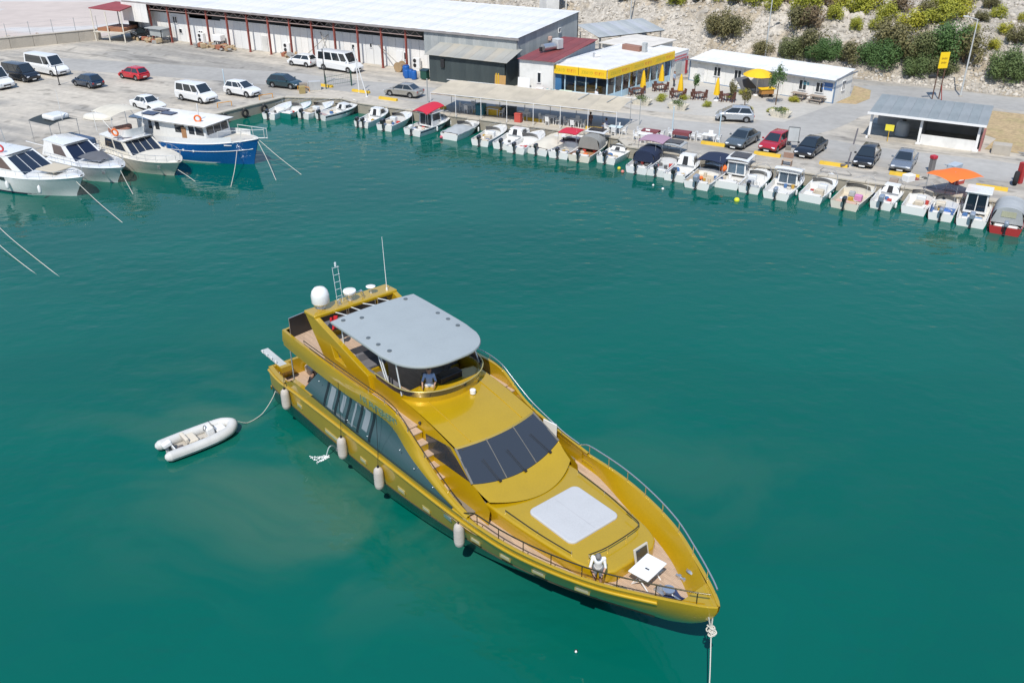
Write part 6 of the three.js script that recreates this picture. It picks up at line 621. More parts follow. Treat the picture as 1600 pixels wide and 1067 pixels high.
{
  const pad = (t, x, y, w, l, m) => new Build().rbox(l, 0.12, w, 0.05, x, y, 0).build('sunpad', m, t);
  const ring = (t, x, y, z, m = orangeC) => new Build().put(new THREE.TorusGeometry(0.3, 0.08, 8, 20), x, y, z, 0.4, 0.2).build('life_ring', m, t);
  cruiser({ label: 'white cruiser with a beige foredeck pad at the left edge', bow: [-35.9, -74.0], dir: [0.9, 0.44], L: 15, B: 4.4, fs: 1.3, fb: 1.9, hull: gelW, bottom: navyC, bottomY: 0.16, house: { x: [0.2, 0.22, 0.5, 0.66], w: [0.38, 0.32], h: 1.5, of: 0.3, side: [[0.52, 0.86]], sideGlass: M([0.12, 0.085, 0.075], 0.1), front: 3, glass: M([0.02, 0.03, 0.05], 0.06) }, extra: (t, H) => { pad(t, 11.6, 2.16, 1.9, 2.2, M([0.50, 0.44, 0.34], 0.9)); new Build().bar([5.6, 3.4, -0.4], [5.0, 7.0, -0.4], 0.035, 6, 0.02).build('mast', stainless, t); new Build().tube([[2.6, 3.2, 1.6], [2.9, 4.4, 1.5], [3.2, 4.6, 0], [2.9, 4.4, -1.5], [2.6, 3.2, -1.6]], 0.06, 30, 6).build('radar_arch', gelW, t); ring(t, 6.6, 3.5, 1.0, M([0.6, 0.06, 0.06], 0.7)); for (const x of [0.55, 0.78]) new Build().lathe([[0, 0], [0.12, 0.04], [0.14, 0.2], [0.14, 0.6], [0, 0.75]], x * 15, 0.5, H.sb(x) + 0.12, 12).build('fender', frameW, t); new Build().box(0.6, 0.3, 0.02, 7.6, 1.3, H.sb(0.5) + 0.0).build('emblem', smokeGlass, t); } });
  cruiser({ label: 'white cruiser with a dark mesh cover on its foredeck', bow: [-33.9, -77.4], dir: [0.82, 0.57], L: 13, B: 4.0, fs: 1.25, fb: 1.65, hull: gelW2, house: { x: [0.22, 0.25, 0.48, 0.62], w: [0.38, 0.31], h: 1.35, of: 0.35, side: [[0.4, 0.84]], sideGlass: M([0.11, 0.085, 0.08], 0.1), front: 2, glass: M([0.012, 0.018, 0.04], 0.06) }, extra: (t, H) => { new Build().add(gridGeo(8, 8, (u, v) => { const a = 2 * v - 1; return [8.2 + 2.4 * u, 2.0 + 0.16 * (1 - a * a) - 0.16 * u, a * lerp(1.25, 0.7, u)]; })).build('mesh_cover', MG([0.11, 0.115, 0.13], 0.9), t); new Build().rbox(0.5, 0.25, 0.06, 0.02, 11.6, 1.15, H.sb(0.9) + 0.05).build('anchor_plate', steel, t); } });
  cruiser({ label: 'cream flybridge cruiser with a pale canvas top and an orange life ring', bow: [-29.6, -79.3], dir: [0.78, 0.62], L: 13.2, B: 4.2, fs: 1.2, fb: 1.5, hull: gelCream, deck: MG([0.62, 0.59, 0.52], 0.7), house: { x: [0.2, 0.22, 0.5, 0.62], w: [0.4, 0.35], h: 1.2, of: 0.5, mat: gelCream, roof: gelW, front: 4, side: [[0.2, 0.5], [0.55, 0.9]], glass: M([0.02, 0.028, 0.045], 0.06) }, extra: (t) => { const y = 2.75; new Build().add(gridGeo(24, 3, (u, v) => { const a = lerp(-1, 1, u); return [6.6 - 1.6 * a * a * a * a - (1 - v) * 0 + 0.25 * v, y + v * 0.75, a * 1.55]; })).build('flybridge_coaming', gelW, t); new Build().rbox(0.5, 0.45, 2.2, 0.08, 4.0, y + 0.25, 0).rbox(0.6, 0.6, 0.8, 0.08, 5.6, y + 0.3, 0.4).build('flybridge_seats', MG([0.28, 0.14, 0.10]), t); new Build().add(gridGeo(12, 10, (u, v) => { const a = 2 * v - 1; return [2.4 + 3.4 * u, 4.75 + 0.28 * (1 - a * a) - 0.1 * (2 * u - 1) ** 2, a * 1.6]; })).build('canvas_top', creamC, t); const f = new Build(); for (const s of [1, -1]) { f.bar([2.6, y, s * 1.55], [2.5, 4.75, s * 1.58], 0.03).bar([5.4, y + 0.5, s * 1.5], [5.7, 4.7, s * 1.58], 0.03).bar([5.9, y + 0.2, s * 1.5], [3.0, 4.75, s * 1.58], 0.025); } f.build('canvas_frame', gelW, t); ring(t, 6.2, y + 0.6, 1.75); new Build().rbox(0.4, 0.22, 0.06, 0.02, 11.4, 0.9, 1.1).build('anchor_plate', steel, t); } });
  cruiser({ name: 'trawler_boat', label: 'blue-hulled wooden trawler with a white wheelhouse and solar panels', bow: [-23.4, -83.2], dir: [0.91, 0.42], L: 14.5, B: 4.5, fs: 1.5, fb: 2.5, rake: 0.9, hull: blueHull, deck: MG([0.55, 0.52, 0.46]), railM: gelW, bottom: gelW, bottomY: 0.14, crown: 0.1, rails: false, house: { x: [0.1, 0.1, 0.67, 0.685], w: [0.37, 0.36], h: 1.75, oa: 0.6, of: 0.7, ow: 0.1, front: 3, fv: [0.48, 0.92], side: [[0.17, 0.22], [0.27, 0.33], [0.56, 0.7], [0.76, 0.84], [0.86, 0.97]], sv: [0.45, 0.9], roof: MG([0.72, 0.71, 0.68]) }, extra: (t, H) => { for (const [x, z] of [[2.4, 0.7], [2.4, -0.7], [4.0, 0.0]]) new Build().rbox(1.5, 0.05, 0.95, 0.01, x, 3.78, z, 0, z * 0.08, 0).build('solar_panel', M([0.04, 0.05, 0.09], 0.15, 0.2), t); new Build().box(0.55, 1.6, 0.03, 7.2, 2.35, 1.68).build('door', woodM, t); for (const s of [1, -1]) { const b = new Build(); b.add(gridGeo(20, 1, (u, v) => { const q = lerp(0.02, 0.86, u), p = H.P(q, H.sh(q), s, 0.05); return [p[0], p[1] + 0.55 * v, p[2]]; })); b.build('white_bulwark', gelW2, t); const w = []; for (let i = 0; i <= 16; i++) { const q = lerp(0.02, 0.985, i / 16), p = H.P(q, H.sh(q) * 0.62, s); w.push([p[0], p[1], p[2] + s * 0.01]); } new Build().tube(w, 0.03, 50, 5).build('white_strake', gelW, t); for (const x of [0.35, 0.5, 0.58]) { const p = H.P(x, 1.15, s); new Build().cyl(0.11, 0.11, 0.05, p[0], p[1], p[2], 14, Math.PI / 2).build('porthole', frameW, t); } for (const x of [0.08, 0.14, 0.3]) new Build().sph(0.24, x * 14.5, 1.0, s * (H.sb(x) + 0.2), 1, 1.3, 1).build('fender', frameW, t); new Build().box(0.7, 0.16, 0.02, 12.1, 2.0, s * (H.sb(0.84) - 0.06), s * 0.42).build('name_plate', frameW, t); } const st = new Build(); st.bar([8.2, 3.7, 0.5], [8.2, 5.2, 0.5], 0.06).build('mast', M([0.7, 0.68, 0.66], 0.5), t); ring(t, 8.5, 3.95, 1.0); const br = new Build(); for (const s of [1, -1]) br.bar([11.0, 3.1, s * 1.4], [15.4, 3.5, s * 0.2], 0.03).bar([11.0, 2.3, s * 1.5], [11.0, 3.1, s * 1.4], 0.025).bar([13.2, 2.5, s * 0.9], [13.2, 3.3, s * 0.8], 0.025); br.bar([13.9, 2.5, 0], [15.6, 2.7, 0], 0.06).bar([15.4, 2.7, 0.2], [15.4, 3.6, 0.2], 0.025).bar([15.4, 2.7, -0.2], [15.4, 3.6, -0.2], 0.025); br.build('bowsprit_rail', M([0.6, 0.6, 0.58], 0.4), t); } });
  cruiser({ label: 'white boat with a black canvas top moored behind the two left cruisers', bow: [-38.4, -83.4], dir: [0.84, 0.54], L: 9.5, B: 3.2, fs: 1.1, fb: 1.4, hull: gelW2, deckFrom: 0.55, crown: 0.2, extra: (t) => { new Build().add(gridGeo(10, 10, (u, v) => { const a = 2 * v - 1; return [1.2 + 3.6 * u, 3.3 + 0.22 * (1 - a * a), a * 1.45]; })).build('canvas_top', M([0.03, 0.04, 0.045], 0.85), t); new Build().rbox(1.8, 0.5, 1.8, 0.2, 3.6, 3.75, 0).build('roof_locker', gelW, t); const f = new Build(); for (const x of [1.4, 4.6]) for (const s of [1, -1]) f.bar([x, 0.9, s * 1.4], [x, 3.35, s * 1.42], 0.03); f.build('canvas_frame', stainless, t); ring(t, 4.9, 1.7, 1.5); new Build().rbox(2.6, 0.7, 2.2, 0.15, 6.3, 1.7, 0).build('deck_cover', M([0.05, 0.09, 0.17], 0.85), t); new Build().rbox(1.0, 0.5, 0.8, 0.1, 7.9, 1.7, 0.4).build('yellow_bag', yellowP, t); new Build().bar([4.6, 3.4, 0], [4.6, 6.4, 0], 0.03, 6, 0.015).build('antenna', gelW, t); } });
  // little boats and gear on the left quay edge
  const dg = thing('upturned_dinghy', 'white dinghy lying upturned on the quay behind the flybridge cruiser', 'dinghy', [-43.4, G, -95.6], headOf(0.9, 0.3)); new Build().add(gridGeo(14, 10, (u, v) => { const a = v * Math.PI, w = 0.75 * Math.pow(Math.sin(Math.PI * Math.min(1, 0.12 + u * 0.88)), 0.5); return [-1.6 + 3.2 * u, 0.05 + 0.62 * Math.sin(a) * Math.pow(Math.sin(Math.PI * (0.1 + 0.82 * u)), 0.4), w * Math.cos(a)]; })).build('hull', gelCream, dg);
  const rm = [[[-36.5, 1.5, -73.8], [-33.8, 0.6, -71.2], [-30.5, -0.1, -67.9]], [[-34.2, 1.3, -77.4], [-33.4, 0.6, -76.3], [-32.4, -0.1, -74.9]], [[-23.6, 2.3, -83.4], [-22.3, 1.1, -81.2], [-21.0, -0.1, -78.6]], [[-23.5, 2.4, -83.4], [-21.5, 1.2, -82.0], [-19.0, -0.1, -80.3]], [[-30.0, 0.7, -79.6], [-29.0, 0.3, -79.0], [-28.0, -0.1, -78.3]], [[-25.6, 1.6, -83.6], [-25.0, 0.7, -80.0], [-24.6, -0.1, -76.6]], [[-44, 1.6, -70.5], [-38, 0.25, -64.6], [-29.5, -0.08, -56.0]], [[-44, 1.6, -68.5], [-37, 0.2, -62.0], [-31.6, -0.08, -56.8]]];
  const lb = ['mooring rope from the bow of the leftmost cruiser into the water', 'mooring rope from the dark-covered cruiser into the water', 'lower mooring rope from the bow of the blue trawler', 'upper mooring rope from the bow of the blue trawler', 'short mooring rope from the cream flybridge cruiser', 'slack rope hanging from the side of the blue trawler', 'upper of two long mooring ropes at the left edge of the water', 'lower of two long mooring ropes at the left edge of the water'];
  rm.forEach((p, i) => { const t = thing('mooring_rope', lb[i], 'rope'); new Build().tube(p, 0.03, 24, 5).build('line', ropeM, t); });
}
// ---------------------------------------------------------------- vegetation and stones
const leafM = (c, k = 0.25) => M(c, 0.75, 0, { transmission: k, thickness: 0, side: THREE.DoubleSide });
const leafMats = { dark: [leafM([0.075, 0.15, 0.035], 0.15), leafM([0.11, 0.16, 0.045], 0.15), leafM([0.13, 0.15, 0.05], 0.15)], lime: [leafM([0.40, 0.38, 0.03], 0.15), leafM([0.33, 0.34, 0.03], 0.15)], olive: [leafM([0.185, 0.165, 0.06]), leafM([0.15, 0.14, 0.05])], brown: [leafM([0.21, 0.15, 0.08])] };
const stemM = MG([0.13, 0.09, 0.06], 0.95);
function crownGeo(seed, n, rx, ry, clumps, leaf, y0 = 0) {
  const r = rng(seed), C = []; for (let i = 0; i < clumps; i++) { const a = r() * 6.283, d = Math.sqrt(r()) * 0.75; C.push([Math.cos(a) * d * rx, y0 + ry * (0.25 + 0.68 * r() * (1 - 0.45 * d)), Math.sin(a) * d * rx, 0.28 + 0.26 * r()]); }
  const pos = new Float32Array(n * 18), nor = new Float32Array(n * 18); const a = V(0, 0, 0), b = V(0, 0, 0), q = V(0, 0, 0), nn = V(0, 0, 0); let o = 0;
  for (let i = 0; i < n; i++) { const c = C[Math.floor(r() * clumps)], th = r() * 6.283, ph = Math.acos(2 * r() - 1), R = c[3] * Math.pow(r(), 0.4); const dx = Math.sin(ph) * Math.cos(th), dy = Math.cos(ph), dz = Math.sin(ph) * Math.sin(th); q.set(c[0] + dx * R * rx, Math.max(0.03, c[1] + dy * R * ry * 0.9), c[2] + dz * R * rx); nn.set(dx + (r() - 0.5) * 1.4, dy + 0.35 + (r() - 0.5) * 1.2, dz + (r() - 0.5) * 1.4).normalize(); a.set(r() - 0.5, r() - 0.5, r() - 0.5).cross(nn).normalize(); b.crossVectors(nn, a); const s = leaf * (0.6 + 0.8 * r()), s2 = s * 0.5;
    const P = [[-s, 0], [0, -s2], [s, 0], [-s, 0], [s, 0], [0, s2]]; for (const [u, v] of P) { pos[o] = q.x + a.x * u + b.x * v; pos[o + 1] = q.y + a.y * u + b.y * v; pos[o + 2] = q.z + a.z * u + b.z * v; nor[o] = nn.x; nor[o + 1] = nn.y; nor[o + 2] = nn.z; o += 3; } }
  const g = new THREE.BufferGeometry(); g.setAttribute('position', new THREE.BufferAttribute(pos, 3)); g.setAttribute('normal', new THREE.BufferAttribute(nor, 3)); return g;
}
function stemGeo(seed, h, n, sp, r0) { const b = new Build(), r = rng(seed); for (let i = 0; i < n; i++) { const a = r() * 6.28, d = sp * (0.4 + 0.6 * r()); b.bar([Math.cos(a) * 0.08, -0.3, Math.sin(a) * 0.08], [Math.cos(a) * d, h * (0.5 + 0.4 * r()), Math.sin(a) * d], r0, 5, r0 * 0.4); } return b.geo(); }
const bushKinds = { dark: [], lime: [], olive: [], brown: [] };
for (const k in bushKinds) for (let i = 0; i < 3; i++) bushKinds[k].push([crownGeo(500 + i * 7 + k.length * 31, k === 'dark' ? 6500 : 2400, 1.15, 1.6, k === 'dark' ? 22 : 14, k === 'dark' ? 0.055 : 0.075), stemGeo(40 + i, 1.3, 7, 0.7, 0.035)]);
function bush(kind, x, z, s, label, group, sy = 1, y) { const R = Math.abs(Math.sin(x * 12.9 + z * 78.2)) , v = bushKinds[kind][Math.floor(R * 2.999)], t = thing(s > 1.6 ? 'large_shrub' : 'shrub', label, 'shrub', [x, y ?? hillH(x, z) - 0.05, z], R * 6.2, group); t.scale.set(s, s * sy, s); share('foliage', v[0], leafMats[kind][Math.floor(R * 17) % leafMats[kind].length], t, 0, 0, 0); share('stems', v[1], stemM, t, 0, 0, 0); return t; }
{
  const D = 'dense dark green shrub at the foot of the stony slope', Lm = 'yellow-green round shrub on the stony hillside', O = 'dry olive-brown shrub on the stony hillside';
  for (const [x, z, s, k, sy] of [[36.4, -122.2, 1.7, 'dark', 1], [38.6, -121.4, 1.9, 'olive', 1.1], [40.2, -119.4, 1.7, 'dark', 1.0], [42.6, -117.6, 1.6, 'olive', 1.1], [44.6, -116.6, 1.7, 'dark', 1], [46.2, -115.4, 2.0, 'dark', 1.0], [48.4, -115.4, 2.2, 'olive', 1.2], [50.2, -113.9, 2.1, 'dark', 1.15], [52.6, -113.3, 2.2, 'dark', 1.25], [54.4, -112.2, 2.0, 'olive', 1.2], [48.9, -112.9, 1.6, 'dark', 0.9], [51.6, -111.6, 1.6, 'dark', 0.85], [57.4, -108.4, 2.0, 'dark', 1.1], [59.4, -107.6, 1.5, 'dark', 0.9], [39.2, -120.0, 1.5, 'dark', 0.9], [46.8, -117.4, 2.0, 'olive', 1.2]]) bush(k, x, z, s, k === 'dark' ? D : 'tall dry shrub among the dark shrubs at the slope foot', k === 'dark' ? 'dark shrubs at the slope foot' : 'dry shrubs at the slope foot', sy);
  for (const [x, z, s] of [[29.2, -130.2, 2.0], [30.6, -129.2, 1.7], [33.2, -124.3, 1.4], [28.0, -131.2, 1.5]]) bush('olive', x, z, s, 'grey-olive shrub on the slope behind the prefab office', 'olive shrubs behind the prefab');
  const r = rng(303); for (const [x, z, s, k] of [[37.9, -125.5, 1.7, 'olive'], [39.2, -125.0, 1.6, 'brown'], [35.6, -130.7, 1.6, 'lime'], [39.1, -127.8, 1.9, 'lime'], [42.0, -129.2, 1.7, 'brown'], [45.4, -125.2, 1.7, 'lime'], [47.4, -127.6, 1.8, 'lime'], [49.6, -119.2, 1.6, 'lime'], [51.7, -118.8, 1.3, 'lime'], [53.9, -118.6, 1.7, 'lime'], [56.3, -120.7, 1.7, 'lime'], [60.1, -118.6, 1.0, 'lime'], [59.9, -112.2, 1.3, 'olive'], [57.5, -112.4, 0.8, 'lime'], [59.1, -114.0, 0.9, 'lime'], [21.4, -141.5, 1.4, 'brown'], [23.9, -139.3, 1.5, 'lime'], [27.2, -138.1, 1.6, 'olive'], [17.0, -143.9, 1.4, 'olive'], [42.2, -124.9, 1.2, 'lime'], [37.2, -131.4, 1.5, 'brown'], [48.0, -122.6, 1.3, 'lime'], [46.4, -121.2, 1.0, 'lime'], [44.2, -122.2, 0.9, 'lime'], [52.8, -121.6, 1.4, 'olive'], [31.8, -134.4, 1.7, 'olive'], [33.6, -133.2, 1.5, 'lime'], [40.8, -130.6, 1.5, 'olive'], [44.0, -128.6, 1.4, 'lime'], [50.4, -124.8, 1.5, 'brown'], [54.8, -123.2, 1.4, 'lime'], [29.6, -136.6, 1.4, 'lime'], [25.4, -142.0, 1.3, 'brown'], [60.8, -122.4, 1.0, 'olive'], [62.6, -116.8, 0.8, 'lime'], [56.0, -115.6, 0.7, 'lime'], [57.8, -117.6, 0.9, 'olive']]) bush(k, x, z, s, k === 'lime' ? Lm : k === 'olive' ? O : 'rusty brown shrub on the stony hillside', k === 'lime' ? 'yellow-green shrubs on the hillside' : k === 'olive' ? 'olive shrubs on the hillside' : 'brown shrubs on the hillside', 0.85 + 0.3 * r());
  for (let i = 0; i < 46; i++) { const x = 12 + r() * 62, z = FOOT(x) - 20 - r() * 26, k = ['lime', 'olive', 'lime', 'brown'][Math.floor(r() * 4)]; bush(k, x, z, 0.8 + r() * 1.1, k === 'lime' ? Lm : k === 'olive' ? O : 'rusty brown shrub on the stony hillside', k === 'lime' ? 'yellow-green shrubs on the hillside' : k === 'olive' ? 'olive shrubs on the hillside' : 'brown shrubs on the hillside', 0.9); }
  // stones scattered over the embankment: too many to count
  const rg = rockLow(7), N = 26000, im = new THREE.InstancedMesh(rg, M([1, 1, 1], 0.95, 0, { bumpMap: FINE, bumpScale: 0.02 }), N), m4 = new THREE.Matrix4(), e = new THREE.Euler(), q = new THREE.Quaternion(), col = new THREE.Color(); for (let i = 0; i < N; i++) { const x = -30 + r() * 110, z = FOOT(x) - 0.4 - Math.pow(r(), 1.5) * 30, s = 0.13 + 0.5 * Math.pow(r(), 5); e.set(r() * 6, r() * 6, r() * 6); m4.compose(V(x, hillH(x, z) + 0.02, z), q.setFromEuler(e), V(s * (0.8 + 0.5 * r()), s, s)); im.setMatrixAt(i, m4); const k = 0.7 + 0.5 * r(); col.setRGB(0.5 * k, 0.46 * k, 0.40 * k); im.setColorAt(i, col); } im.name = 'loose_stones'; im.userData = { kind: 'stuff', label: 'loose pale stones covering the embankment', category: 'stones' }; im.castShadow = im.receiveShadow = true; scene.add(im);
  const bg = [11, 12, 13, 14].map(rockGeo), bm = [MG([0.55, 0.5, 0.43], 0.95), MG([0.48, 0.43, 0.37], 0.95)]; for (let i = 0; i < 60; i++) { const x = 12 + i * 0.56 + r() * 0.5, z = FOOT(x) - 10.6 - r() * 1.4, s = 0.7 + 0.9 * r(); if (i % 7 === 6) continue; const o = new THREE.Mesh(bg[i % 4], bm[i % 2]); o.name = numbered('boulder'); o.position.set(x, hillH(x, z) + s * 0.1, z); o.rotation.set(r(), r() * 6, r() * 0.5); o.scale.set(s * 1.2, s, s); o.castShadow = o.receiveShadow = true; o.userData = { label: 'pale boulder in the row along the top of the embankment', category: 'boulder', group: 'boulders along the embankment' }; scene.add(o); }
}
// terrace plants
function sapling(x, z, h, cr, label, kind, seed) { const t = thing('young_tree', label, 'tree', [x, G, z], seed); const b = new Build(); b.bar([0, 0, 0], [0.05, h * 0.55, 0.03], 0.07, 8, 0.045); const r = rng(seed); for (let i = 0; i < 5; i++) { const a = r() * 6.28; b.bar([0.04, h * (0.42 + 0.08 * i), 0.02], [Math.cos(a) * cr * 0.7, h * (0.62 + 0.07 * i), Math.sin(a) * cr * 0.7], 0.03, 5, 0.012); } b.build('trunk', stemM, t); share('crown', crownGeo(seed + 900, Math.round(1500 * cr), cr, h * 0.62, 9, 0.085, h * 0.36), leafMats[kind][0], t, 0, 0, 0); }
sapling(29.2, -101.6, 4.4, 1.0, 'slender green tree beside the open yellow parasol', 'dark', 1); sapling(24.6, -102.6, 2.5, 0.55, 'thin olive sapling in the middle of the terrace', 'olive', 2); sapling(25.4, -100.0, 2.2, 0.6, 'bushy olive sapling behind the silver hatchback', 'olive', 3); sapling(21.0, -106.0, 2.6, 0.5, 'little sapling behind a folded yellow parasol', 'dark', 4);
for (const [x, z, s, l] of [[16.8, -103.6, 0.72, 'low lime shrub between two white planters'], [21.6, -100.9, 0.6, 'round lime shrub at the front edge of the terrace'], [26.9, -106.2, 0.7, 'round lime shrub left of the open parasol'], [24.8, -105.0, 0.5, 'small lime shrub behind the brown tables'], [31.7, -103.2, 0.62, 'round lime shrub beside the picnic tables'], [28.0, -98.4, 0.55, 'lime shrub at the foot of the slender tree, left one'], [29.0, -97.9, 0.6, 'lime shrub at the foot of the slender tree, right one'], [25.6, -98.6, 0.5, 'lime shrub beside the silver hatchback'], [19.6, -104.2, 0.55, 'lime shrub beside the brown cafe table']]) bush('lime', x, z, s, l, undefined, 0.62, G);
{ const pl = (x, z, label) => { const t = thing('planter', label, 'planter', [x, G, z], headOf(0.85, 0.5)); const F = frustum(-0.85, -1.15, 1.15, 0.85, 0.35, 0.5, 0, 0.6); faceBox(F).build('trough', MG([0.66, 0.62, 0.52]), t); share('plants', crownGeo(71, 420, 0.95, 0.55, 8, 0.07, 0.35), leafMats.dark[1], t, 0, 0.1, 0); }; pl(14.4, -101.9, 'white trough planter at the left end of the terrace'); pl(18.1, -99.8, 'white trough planter in the middle of the terrace edge'); pl(28.4, -96.6, 'small white trough planter at the right end of the terrace'); }
// ---------------------------------------------------------------- terrace furniture
const parM = M([0.76, 0.47, 0.01], 0.75), pvc = M([0.74, 0.74, 0.73], 0.45), brownF = MG([0.12, 0.05, 0.035], 0.7), maroonCl = M([0.19, 0.05, 0.06], 0.85);
{
  const cl = thing('folded_parasol', 'folded yellow parasol nearest the cafe corner', 'parasol', [15.2, G, -107.4], 0, 'folded yellow parasols'); new Build().cyl(0.03, 0.03, 2.5, 0, 1.25, 0, 8).build('pole', frameW, cl); { const b = new Build(); b.add(gridGeo(24, 8, (u, v) => { const a = u * 6.2832, r = lerp(0.05, 0.3, Math.pow(v, 0.7)) * (1 + 0.22 * Math.cos(a * 6)); return [Math.cos(a) * r, lerp(2.55, 0.65, v), Math.sin(a) * r]; })); b.build('canopy', parM, cl); } new Build().cyl(0.3, 0.26, 0.12, 0, 0.06, 0, 16).build('base', frameW, cl);
  copyOf(cl, 'folded yellow parasol beside the cafe entrance', [17.8, G, -110.6], 1); copyOf(cl, 'folded yellow parasol in front of the red sign shop', [19.2, G, -105.4], 2); copyOf(cl, 'folded yellow parasol farthest right on the terrace', [23.0, G, -103.6], 3);
  const op = thing('open_parasol', 'large open yellow parasol on the terrace', 'parasol', [28.1, G, -106.2], 0.3); new Build().cyl(0.04, 0.04, 2.8, 0, 1.4, 0, 8).build('pole', frameW, op); new Build().add(gridGeo(32, 5, (u, v) => { const a = u * 6.2832, r = 1.75 * v * (1 - 0.06 * Math.abs(Math.sin(a * 4))); return [Math.cos(a) * r, 2.95 - 0.65 * v * v - 0.05 * Math.abs(Math.sin(a * 4)) * v, Math.sin(a) * r]; })).build('canopy', parM, op); new Build().cyl(0.35, 0.3, 0.14, 0, 0.07, 0, 16).build('base', frameW, op);
  const yt = thing('covered_cart', 'yellow-topped cart under the open parasol', 'cart', [29.0, G, -105.2], 0.2); new Build().rbox(1.8, 0.12, 1.0, 0.05, 0, 1.0, 0).build('top', parM, yt); new Build().rbox(1.5, 0.5, 0.8, 0.05, 0, 0.66, 0).build('body', MG([0.42, 0.2, 0.05]), yt); for (const a of [-0.6, 0.6]) for (const b of [-0.3, 0.3]) new Build().cyl(0.12, 0.12, 0.06, a, 0.12, b, 12, Math.PI / 2).build('wheel', blackP, yt); for (const a of [-0.6, 0.6]) new Build().box(0.05, 0.5, 0.7, a, 0.3, 0).build('leg', blackP, yt);
  const tent = thing('dark_awning', 'dark grey sloping awning below the open parasol', 'awning', [26.9, G, -107.4], 0.6); new Build().add(plate([[-1.2, 0.6, 0.9], [1.2, 0.6, 0.9], [1.0, 1.7, -0.6], [-0.9, 1.7, -0.6]], 0.04)).build('cloth', MG([0.12, 0.125, 0.135]), tent); for (const s of [-0.9, 0.9]) new Build().cyl(0.03, 0.03, 1.7, s, 0.85, -0.6, 6).cyl(0.03, 0.03, 0.6, s * 1.2, 0.3, 0.85, 6).build('pole', blackP, tent);
  // chairs and tables
  const chairOf = (name, label, mat, group, pos, turn) => { const t = thing(name, label, 'chair', pos, turn, group); new Build().rbox(0.44, 0.05, 0.44, 0.02, 0, 0.44, 0).build('seat', mat, t); new Build().rbox(0.05, 0.46, 0.44, 0.02, -0.21, 0.68, 0, 0, 0, 0.15).build('backrest', mat, t); for (const a of [-0.18, 0.18]) for (const b of [-0.18, 0.18]) new Build().box(0.05, 0.43, 0.05, a, 0.215, b).build('leg', mat, t); for (const b of [-0.22, 0.22]) new Build().rbox(0.4, 0.04, 0.05, 0.01, 0, 0.64, b).build('armrest', mat, t); return t; };
  const tableOf = (name, label, mat, top, group, pos, turn, l = 1.3, w = 0.85) => { const t = thing(name, label, 'table', pos, turn, group); new Build().rbox(l, 0.05, w, 0.02, 0, 0.73, 0).build('table_top', top, t); for (const a of [-1, 1]) for (const b of [-1, 1]) new Build().box(0.06, 0.71, 0.06, a * (l / 2 - 0.08), 0.355, b * (w / 2 - 0.08)).build('leg', mat, t); return t; };
  const qa = headOf(0.889, 0.457);
  const wc = chairOf('plastic_chair', 'white chair at the leftmost table under the beige awning', pvc, 'chairs at awning table a', [-5.4, G, -99.2], qa); let first = true;
  const wt = [[-4.6, -98.8, 'white table leftmost under the beige awning'], [-1.9, -97.2, 'white table second from the left under the awning'], [1.2, -95.4, 'white table near the red crate under the awning'], [3.9, -93.9, 'white table in the middle of the awning'], [6.4, -92.6, 'white table beside the standing man under the awning'], [10.3, -90.0, 'pale blue-white table at the right end of the awning'], [12.9, -87.4, 'white table in front of the maroon-covered tables'], [19.0, -87.0, 'white table farthest right on the quay']];
  const chL = ['white chair at the leftmost table under the beige awning', 'white chair at the second table from the left under the awning', 'white chair at the awning table near the red crate', 'white chair at the middle table of the awning', 'white chair at the awning table beside the standing man', 'white chair at the pale blue table, right end of the awning'];
  wt.forEach(([x, z, l], i) => { tableOf('plastic_table', l, pvc, i === 5 ? M([0.55, 0.66, 0.70], 0.5) : pvc, 'white tables along the quay', [x, G, z], qa); for (const [dx, dz, a] of [[-0.95, 0, 0], [0.95, 0.05, Math.PI], [0.1, 0.75, Math.PI / 2], [-0.1, -0.75, -Math.PI / 2]]) { if ((i * 7 + Math.round(dx * 3) + Math.round(dz * 5)) % 6 === 5) continue; const c = Math.cos(-qa), s = Math.sin(-qa), px = x + dx * c - dz * s, pz = z + dx * s + dz * c; if (first) { wc.position.set(px, G, pz); wc.rotation.y = qa + a; first = false; } else copyOf(wc, i < 6 ? chL[i] : i === 6 ? 'white plastic chair at the table before the maroon-covered tables' : 'white plastic chair at the farthest right quay table', [px, G, pz], qa + a, i < 6 ? 'chairs at awning table ' + 'abcdef'[i] : i === 6 ? 'chairs before the maroon tables' : 'chairs at the right quay table'); } });
  [[13.6, -88.6, 'maroon-covered table left on the open quay'], [16.6, -88.2, 'maroon-covered table right on the open quay']].forEach(([x, z, l], i) => { const t = tableOf('covered_table', l, brownF, maroonCl, 'maroon tables on the quay', [x, G, z], qa, 1.7, 0.9); new Build().box(1.7, 0.3, 0.02, 0, 0.58, 0.46).box(1.7, 0.3, 0.02, 0, 0.58, -0.46).build('cloth_drop', maroonCl, t); for (const d of [-1.15, 1.15]) copyOf(wc, i ? 'white chair at the right maroon-covered table' : 'white chair at the left maroon-covered table', [x + d * 0.889, G, z + d * 0.457], qa + (d < 0 ? 0 : Math.PI), i ? 'chairs at the right maroon table' : 'chairs at the left maroon table'); });
  const bc = chairOf('wooden_chair', 'dark brown chair at the table nearest the cafe glazing', brownF, 'brown chairs at terrace table a', [0, 0, 0], 0); let f2 = true;
